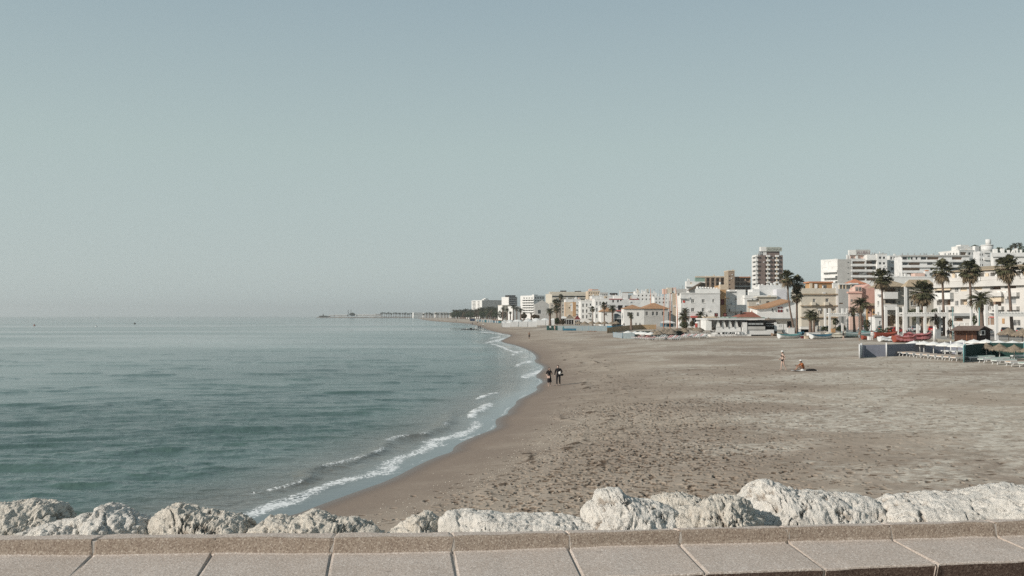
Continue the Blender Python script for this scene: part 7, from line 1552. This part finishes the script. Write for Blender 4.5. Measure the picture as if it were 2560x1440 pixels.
    if hat:
        bm = bmesh.new(); tube(bm, [hd + V3(0, 0, .05), hd + V3(0, 0, .055), hd + V3(0, 0, .06), hd + V3(0, 0, .15), hd + V3(0, 0, .165)], [.17, .17, .095, .085, .03], 16); fin('hat', bm, hat, t)
    return t, J, k
def gp(px, py): return on_ground(px, py)
# the couple by the water
t, J, k = person('man in black walking beside the woman, jacket and white bag under his arm', gp(1396, 964.5), -6, dict(kneeL=(-.12, -.14, .50), ankL=(-.11, -.16, .09), toeL=(-.12, -.34, .06), kneeR=(.11, -.02, .48), ankR=(.12, .16, .11), toeR=(.13, .02, .02), elL=(-.27, .03, 1.13), wrL=(-.30, -.04, .88), elR=(.31, .05, 1.16), wrR=(.17, -.20, 1.06), head=(-.02, -.05, 1.555)), NAVY, NAVY, SKINP, h=1.80)
bm = bmesh.new(); bmesh.ops.create_uvsphere(bm, u_segments=14, v_segments=10, radius=.1, matrix=Matrix.Translation((.13, -.26, 1.09)) @ Matrix.Diagonal((1.1, .7, 1.3, 1))); wb = thing('shoulder_bag', 'small white bag carried on the black clothed man\'s hip', 'bag', t.location); wb.rotation_euler = t.rotation_euler; wb.scale = t.scale; fin('pouch', bm, WHITE, wb); bm = bmesh.new(); tube(bm, [(.13, -.22, 1.2), (.05, -.17, 1.38), (-.15, -.08, 1.46)], .012, 6); fin('strap', bm, BLACK, wb)
bm = bmesh.new(); tube(bm, [(.12, -.2, 1.0), (.22, -.22, .96), (.36, -.1, .98), (.38, .02, 1.0)], [.05, .09, .1, .05], 10); tag(fin('folded_jacket', bm, BLACK, None, t.location), 'dark jacket folded over the walking man\'s bent arm', 'jacket'); 
t, J, k = person('woman in black top with long dark hair walking barefoot at the water edge', gp(1373, 966), 4, dict(kneeL=(-.10, -.05, .49), ankL=(-.07, -.02, .07), toeL=(-.08, -.18, .02), kneeR=(.10, .02, .48), ankR=(.14, .12, .10), toeR=(.15, -.03, .04), elL=(-.26, .02, 1.14), wrL=(-.19, -.16, .97), elR=(.27, .0, 1.12), wrR=(.21, -.14, 1.22)), NAVY, None, SKINP, h=1.62, long_hair=True, sleeves=1, skirt=NAVY)
bm = bmesh.new(); box_c(bm, (-.07, -.25, .88), .28, .1, .22); bmesh.ops.bevel(bm, geom=bm.edges[:], offset=.03, segments=2, affect='EDGES'); hb = thing('hand_bag', 'pinkish beige bag hanging in front of the long haired woman', 'bag', t.location); hb.scale = t.scale; fin('bag_body', bm, LPINK, hb); bm = bmesh.new(); tube(bm, [(-.18, -.24, .98), (-.12, -.18, 1.1), (.03, -.2, .98)], .012, 6); fin('handle', bm, LPINK, hb)
bm = bmesh.new(); G = [[bm.verts.new((-.26 - .035 * i + .02 * (j % 2), -.16 + .02 * j, .95 - .07 * i)) for j in range(5)] for i in range(7)]
for i in range(6):
    for j in range(4): bm.faces.new((G[i][j], G[i + 1][j], G[i + 1][j + 1], G[i][j + 1]))
tag(fin('pale_scarf', bm, LPINK, None, t.location), 'pale cloth trailing from the long haired woman\'s right hand', 'scarf')
# standing woman and seated person
t, J, k = person('slim person in white sun hat and black bikini walking on the open sand', gp(1957, 925.5), -80, dict(kneeL=(-.06, -.10, .50), ankL=(-.04, -.14, .08), toeL=(-.04, -.3, .02), kneeR=(.06, .10, .48), ankR=(.06, .33, .12), toeR=(.06, .2, .02), elR=(.26, .14, 1.14), wrR=(.22, .04, .93), elL=(-.25, -.05, 1.12), wrL=(-.20, -.22, 1.0), chest=(0, -.03, 1.32)), None, NAVY, SKINP, h=1.70, hat=WHITE, legs=0)
bm = bmesh.new(); tube(bm, [(0, -.03, 1.26), (0, -.03, 1.31), (0, -.03, 1.36)], [.15, .158, .145], 14); fin('bikini_top', bm, NAVY, t)
bm = bmesh.new(); tube(bm, [(0, .08, 1.50), (.02, .14, 1.3), (.03, .13, 1.1)], [.05, .05, .02], 8); fin('ponytail', bm, HAIRM, t)
t, J, k = person('seated person in orange shirt and white hat on a towel', gp(2008, 926.5), -82, dict(pelvis=(0, .0, .12), waist=(0, .02, .28), chest=(0, -.10, .52), neck=(0, -.17, .66), head=(0, -.2, .73), hipL=(-.1, -.04, .12), kneeL=(-.12, -.44, .46), ankL=(-.12, -.62, .09), toeL=(-.12, -.8, .05), hipR=(.1, -.04, .12), kneeR=(.14, -.48, .40), ankR=(.14, -.72, .09), toeR=(.14, -.9, .05),
    shL=(-.18, -.12, .60), elL=(-.22, -.34, .44), wrL=(-.12, -.58, .46), shR=(.18, -.12, .60), elR=(.22, -.32, .40), wrR=(.12, -.56, .42)), ORSH, NAVY, SKIN, h=1.75, hat=WHITE, sleeves=1, legs=0)
p = gp(2012, 927); bm = bmesh.new(); n = 10; G = [[bm.verts.new((-1.1 + 2.2 * i / n, -.45 + .9 * j / 6, .03 + .02 * math.sin(i * 1.7 + j))) for j in range(7)] for i in range(n + 1)]
for i in range(n):
    for j in range(6): bm.faces.new((G[i][j], G[i + 1][j], G[i + 1][j + 1], G[i][j + 1]))
tag(fin('beach_towel', bm, WHITE2, None, p), 'pale towel under the seated person in orange', 'towel')
for i, (x, m, lab) in enumerate(((1992, BLACK, 'pair of dark shoes left of the seated person'), (2028, BLACK, 'black bag lying on the sand right of the seated person'), (2006, WHITE, 'small white bottle bag beside the seated person'))):
    p = gp(x, 927.5); bm = bmesh.new()
    if i == 0:
        for q in (-.15, .12): tube(bm, [(q - .13, 0, .05), (q, 0, .06), (q + .1, 0, .05)], [.04, .055, .035], 8)
    else: bmesh.ops.create_uvsphere(bm, u_segments=14, v_segments=8, radius=.5 if i == 1 else .16, matrix=Matrix.Translation((0, 0, .07)) @ Matrix.Diagonal((1, .4, .26 if i == 1 else .7, 1)))  # the black one is a wide, flattened ellipsoid
    tag(fin(('beach_shoes', 'beach_bag', 'bottle_bag')[i], bm, m, None, p), lab, ('shoes', 'bag', 'bag')[i])
WALK = dict(kneeL=(-.1, -.15, .5), ankL=(-.1, -.2, .09), toeL=(-.1, -.36, .05), kneeR=(.1, .02, .48), ankR=(.1, .24, .12), toeR=(.1, .1, .03), wrL=(-.27, .1, .9), wrR=(.27, -.15, .9))
person('tanned man in dark shorts standing alone on the far sand', gp(1323, 848), 20, dict(elL=(-.27, -.02, 1.18), wrL=(-.2, -.2, 1.28)), None, BLACK, SKIN, legs=1, h=1.78)
person('person in black swimsuit and white cap with a raised arm by the fishing boat', gp(2108, 850.8), 60, {**WALK, 'elL': (-.28, -.05, 1.6), 'wrL': (-.22, -.1, 1.85)}, NAVY, NAVY, SKINP, sleeves=0, legs=0, hat=WHITE, h=1.68)
person('bare chested man in grey shorts by the fishing boat', gp(2149, 852.3), 10, WALK, None, GREYM, SKIN, legs=1, h=1.72); person('person in pale shirt and shorts by the orange boat', gp(2181, 851.5), -20, {}, WHITE2, GREYW, SKIN, legs=1, h=1.72)
person('man in dark shirt and beige shorts left of the brown hut', pz(2377, 849.5), 15, dict(elL=(-.24, -.05, 1.16), wrL=(-.08, -.22, 1.1), elR=(.26, -.02, 1.14), wrR=(.2, -.22, 1.1)), NAVY, SAND_W, SKIN, legs=1, sleeves=1, h=1.78)
person('person in dark clothes standing behind the man in beige shorts', pz(2371, 846), -10, {}, BLACK, BLACK, SKIN, h=1.76); person('person in pink shirt standing by the storage blocks', pz(1974, 832), 30, {}, PINK, WHITE2, SKIN, h=1.7)
person('walker in dark wetsuit at the far waterline, left of the wading pair', on_z(1196.5, 823.5, .0), 0, WALK, BLACK, BLACK, SKIN, h=1.78); person('walker in dark wetsuit at the far waterline, right of the wading pair', on_z(1200.5, 823.8, .0), 20, WALK, BLACK, BLACK, SKIN, h=1.74); person('small wader in pale clothes left of the wading pair', on_z(1189, 824, 0), 0, {}, WHITE, WHITE2, SKIN, h=1.4)
for i, (x, y, h_, m, lab) in enumerate(((1257, 820, 1.8, BLACK, 'dark figure in front of the short white awning'), (1208, 816, 1.7, WHITE, 'pale walker on the far sand above the wading pair'), (1376, 826, 1.8, WHITE, 'person in white before the green canvas panel'), (1387, 826.5, 1.8, LPINK, 'pinkish bather before the green canvas panel'), (1408, 828, 1.75, TEAL, 'person in teal walking along the distant windbreak'), (1194, 809.5, 1.7, BLACK, 'tiny dark walker on the far sand, right of the tiny pair'),
        (1190, 809.8, 1.7, BROWNB, 'tiny brown walker on the far sand, in the tiny pair'), (1181, 811, 1.7, BLACK, 'tiny dark walker nearest the far waterline'), (1141, 805, 1.7, BLACK, 'tiny walker left of the palm grove'), (1095, 801, 1.7, BLACK, 'tiny walker on the farthest beach'), (1560, 818, 1.7, BLACK, 'person in black beside the grey pavilion'), (1590, 817, 1.7, BLACK, 'person standing right of the small palms'), (1600, 818, 1.7, NAVY, 'second person standing right of the small palms'))):
    p = gp(x, y); person(lab, p, R.uniform(-60, 60), WALK if i % 2 else {}, m, BLACK if i % 3 else m, SKIN, h=h_)
LIE = dict(pelvis=(0, 0, .1), waist=(0, .16, .1), chest=(0, .38, .12), neck=(0, .54, .12), head=(0, .6, .13), hipL=(-.1, 0, .1), kneeL=(-.12, -.42, .12), ankL=(-.12, -.82, .06), toeL=(-.14, -.9, .12), hipR=(.1, 0, .1), kneeR=(.14, -.38, .3), ankR=(.13, -.7, .06), toeR=(.13, -.82, .08), shL=(-.18, .46, .1), elL=(-.28, .22, .06), wrL=(-.24, 0, .06), shR=(.18, .46, .1), elR=(.28, .22, .06), wrR=(.24, 0, .06))
person('sunbather lying on the sand before the distant windbreak, left one', gp(1474, 829), 80, LIE, None, BLACK, SKIN, legs=0); person('sunbather lying on the sand before the distant windbreak, right one', gp(1486, 829.5), 80, LIE, None, BLACK, SKIN, legs=0)
for i, (x, y, m, lab) in enumerate(((1600, 845, LPINK, 'sunbather on the red striped loungers by the windbreak, left one'), (1607, 845.5, WHITE, 'sunbather in white on the red striped loungers, middle one'), (1622, 846, REDT, 'sunbather in red on the striped loungers, right one'))): q = gp(x, y); q.z += .38; person(lab, q, 100, LIE, m, m, SKINP, legs=0)
# paddle board by the waders
p = on_z(1174, 823.5, .06); bm = bmesh.new(); tube(bm, [(-4.2, 0, .02), (-3, 0, .05), (0, 0, .06), (3, 0, .05), (4.4, 0, .12)], [.05, .35, .45, .35, .05], 10); bmesh.ops.scale(bm, vec=(1, 1, .5), verts=bm.verts); t = thing('dark_canoe', 'long dark canoe floating beside the wading pair', 'canoe', p); fin('hull', bm, DARKB, t); bm = bmesh.new(); box_c(bm, (.6, 0, .45), 1.0, .5, .5); bmesh.ops.bevel(bm, geom=bm.edges[:], offset=.1, segments=2, affect='EDGES'); fin('load', bm, DARKB, t); bm = bmesh.new(); box_c(bm, (-1.4, 0, .35), .5, .4, .5); fin('white_load', bm, WHITE2, t)

# ---------------------------------------------------------------- sea air
bm = bmesh.new(); bmesh.ops.create_cube(bm, size=1.0)
bmesh.ops.scale(bm, vec=(22000, 22000, 106), verts=bm.verts); bmesh.ops.translate(bm, vec=(0, 0, 48), verts=bm.verts)
hz = bpy.data.materials.new('sea_air'); hz.use_nodes = True; hz.node_tree.nodes.clear()
pv = hz.node_tree.nodes.new('ShaderNodeVolumePrincipled'); ho = hz.node_tree.nodes.new('ShaderNodeOutputMaterial')
pv.inputs['Color'].default_value = (.95, .98, .98, 1); pv.inputs['Density'].default_value = HAZE; pv.inputs['Anisotropy'].default_value = .3
hz.node_tree.links.new(pv.outputs[0], ho.inputs['Volume'])
tag(bm_obj('haze', bm, hz), 'thin pale sea haze', None, None, 'stuff')
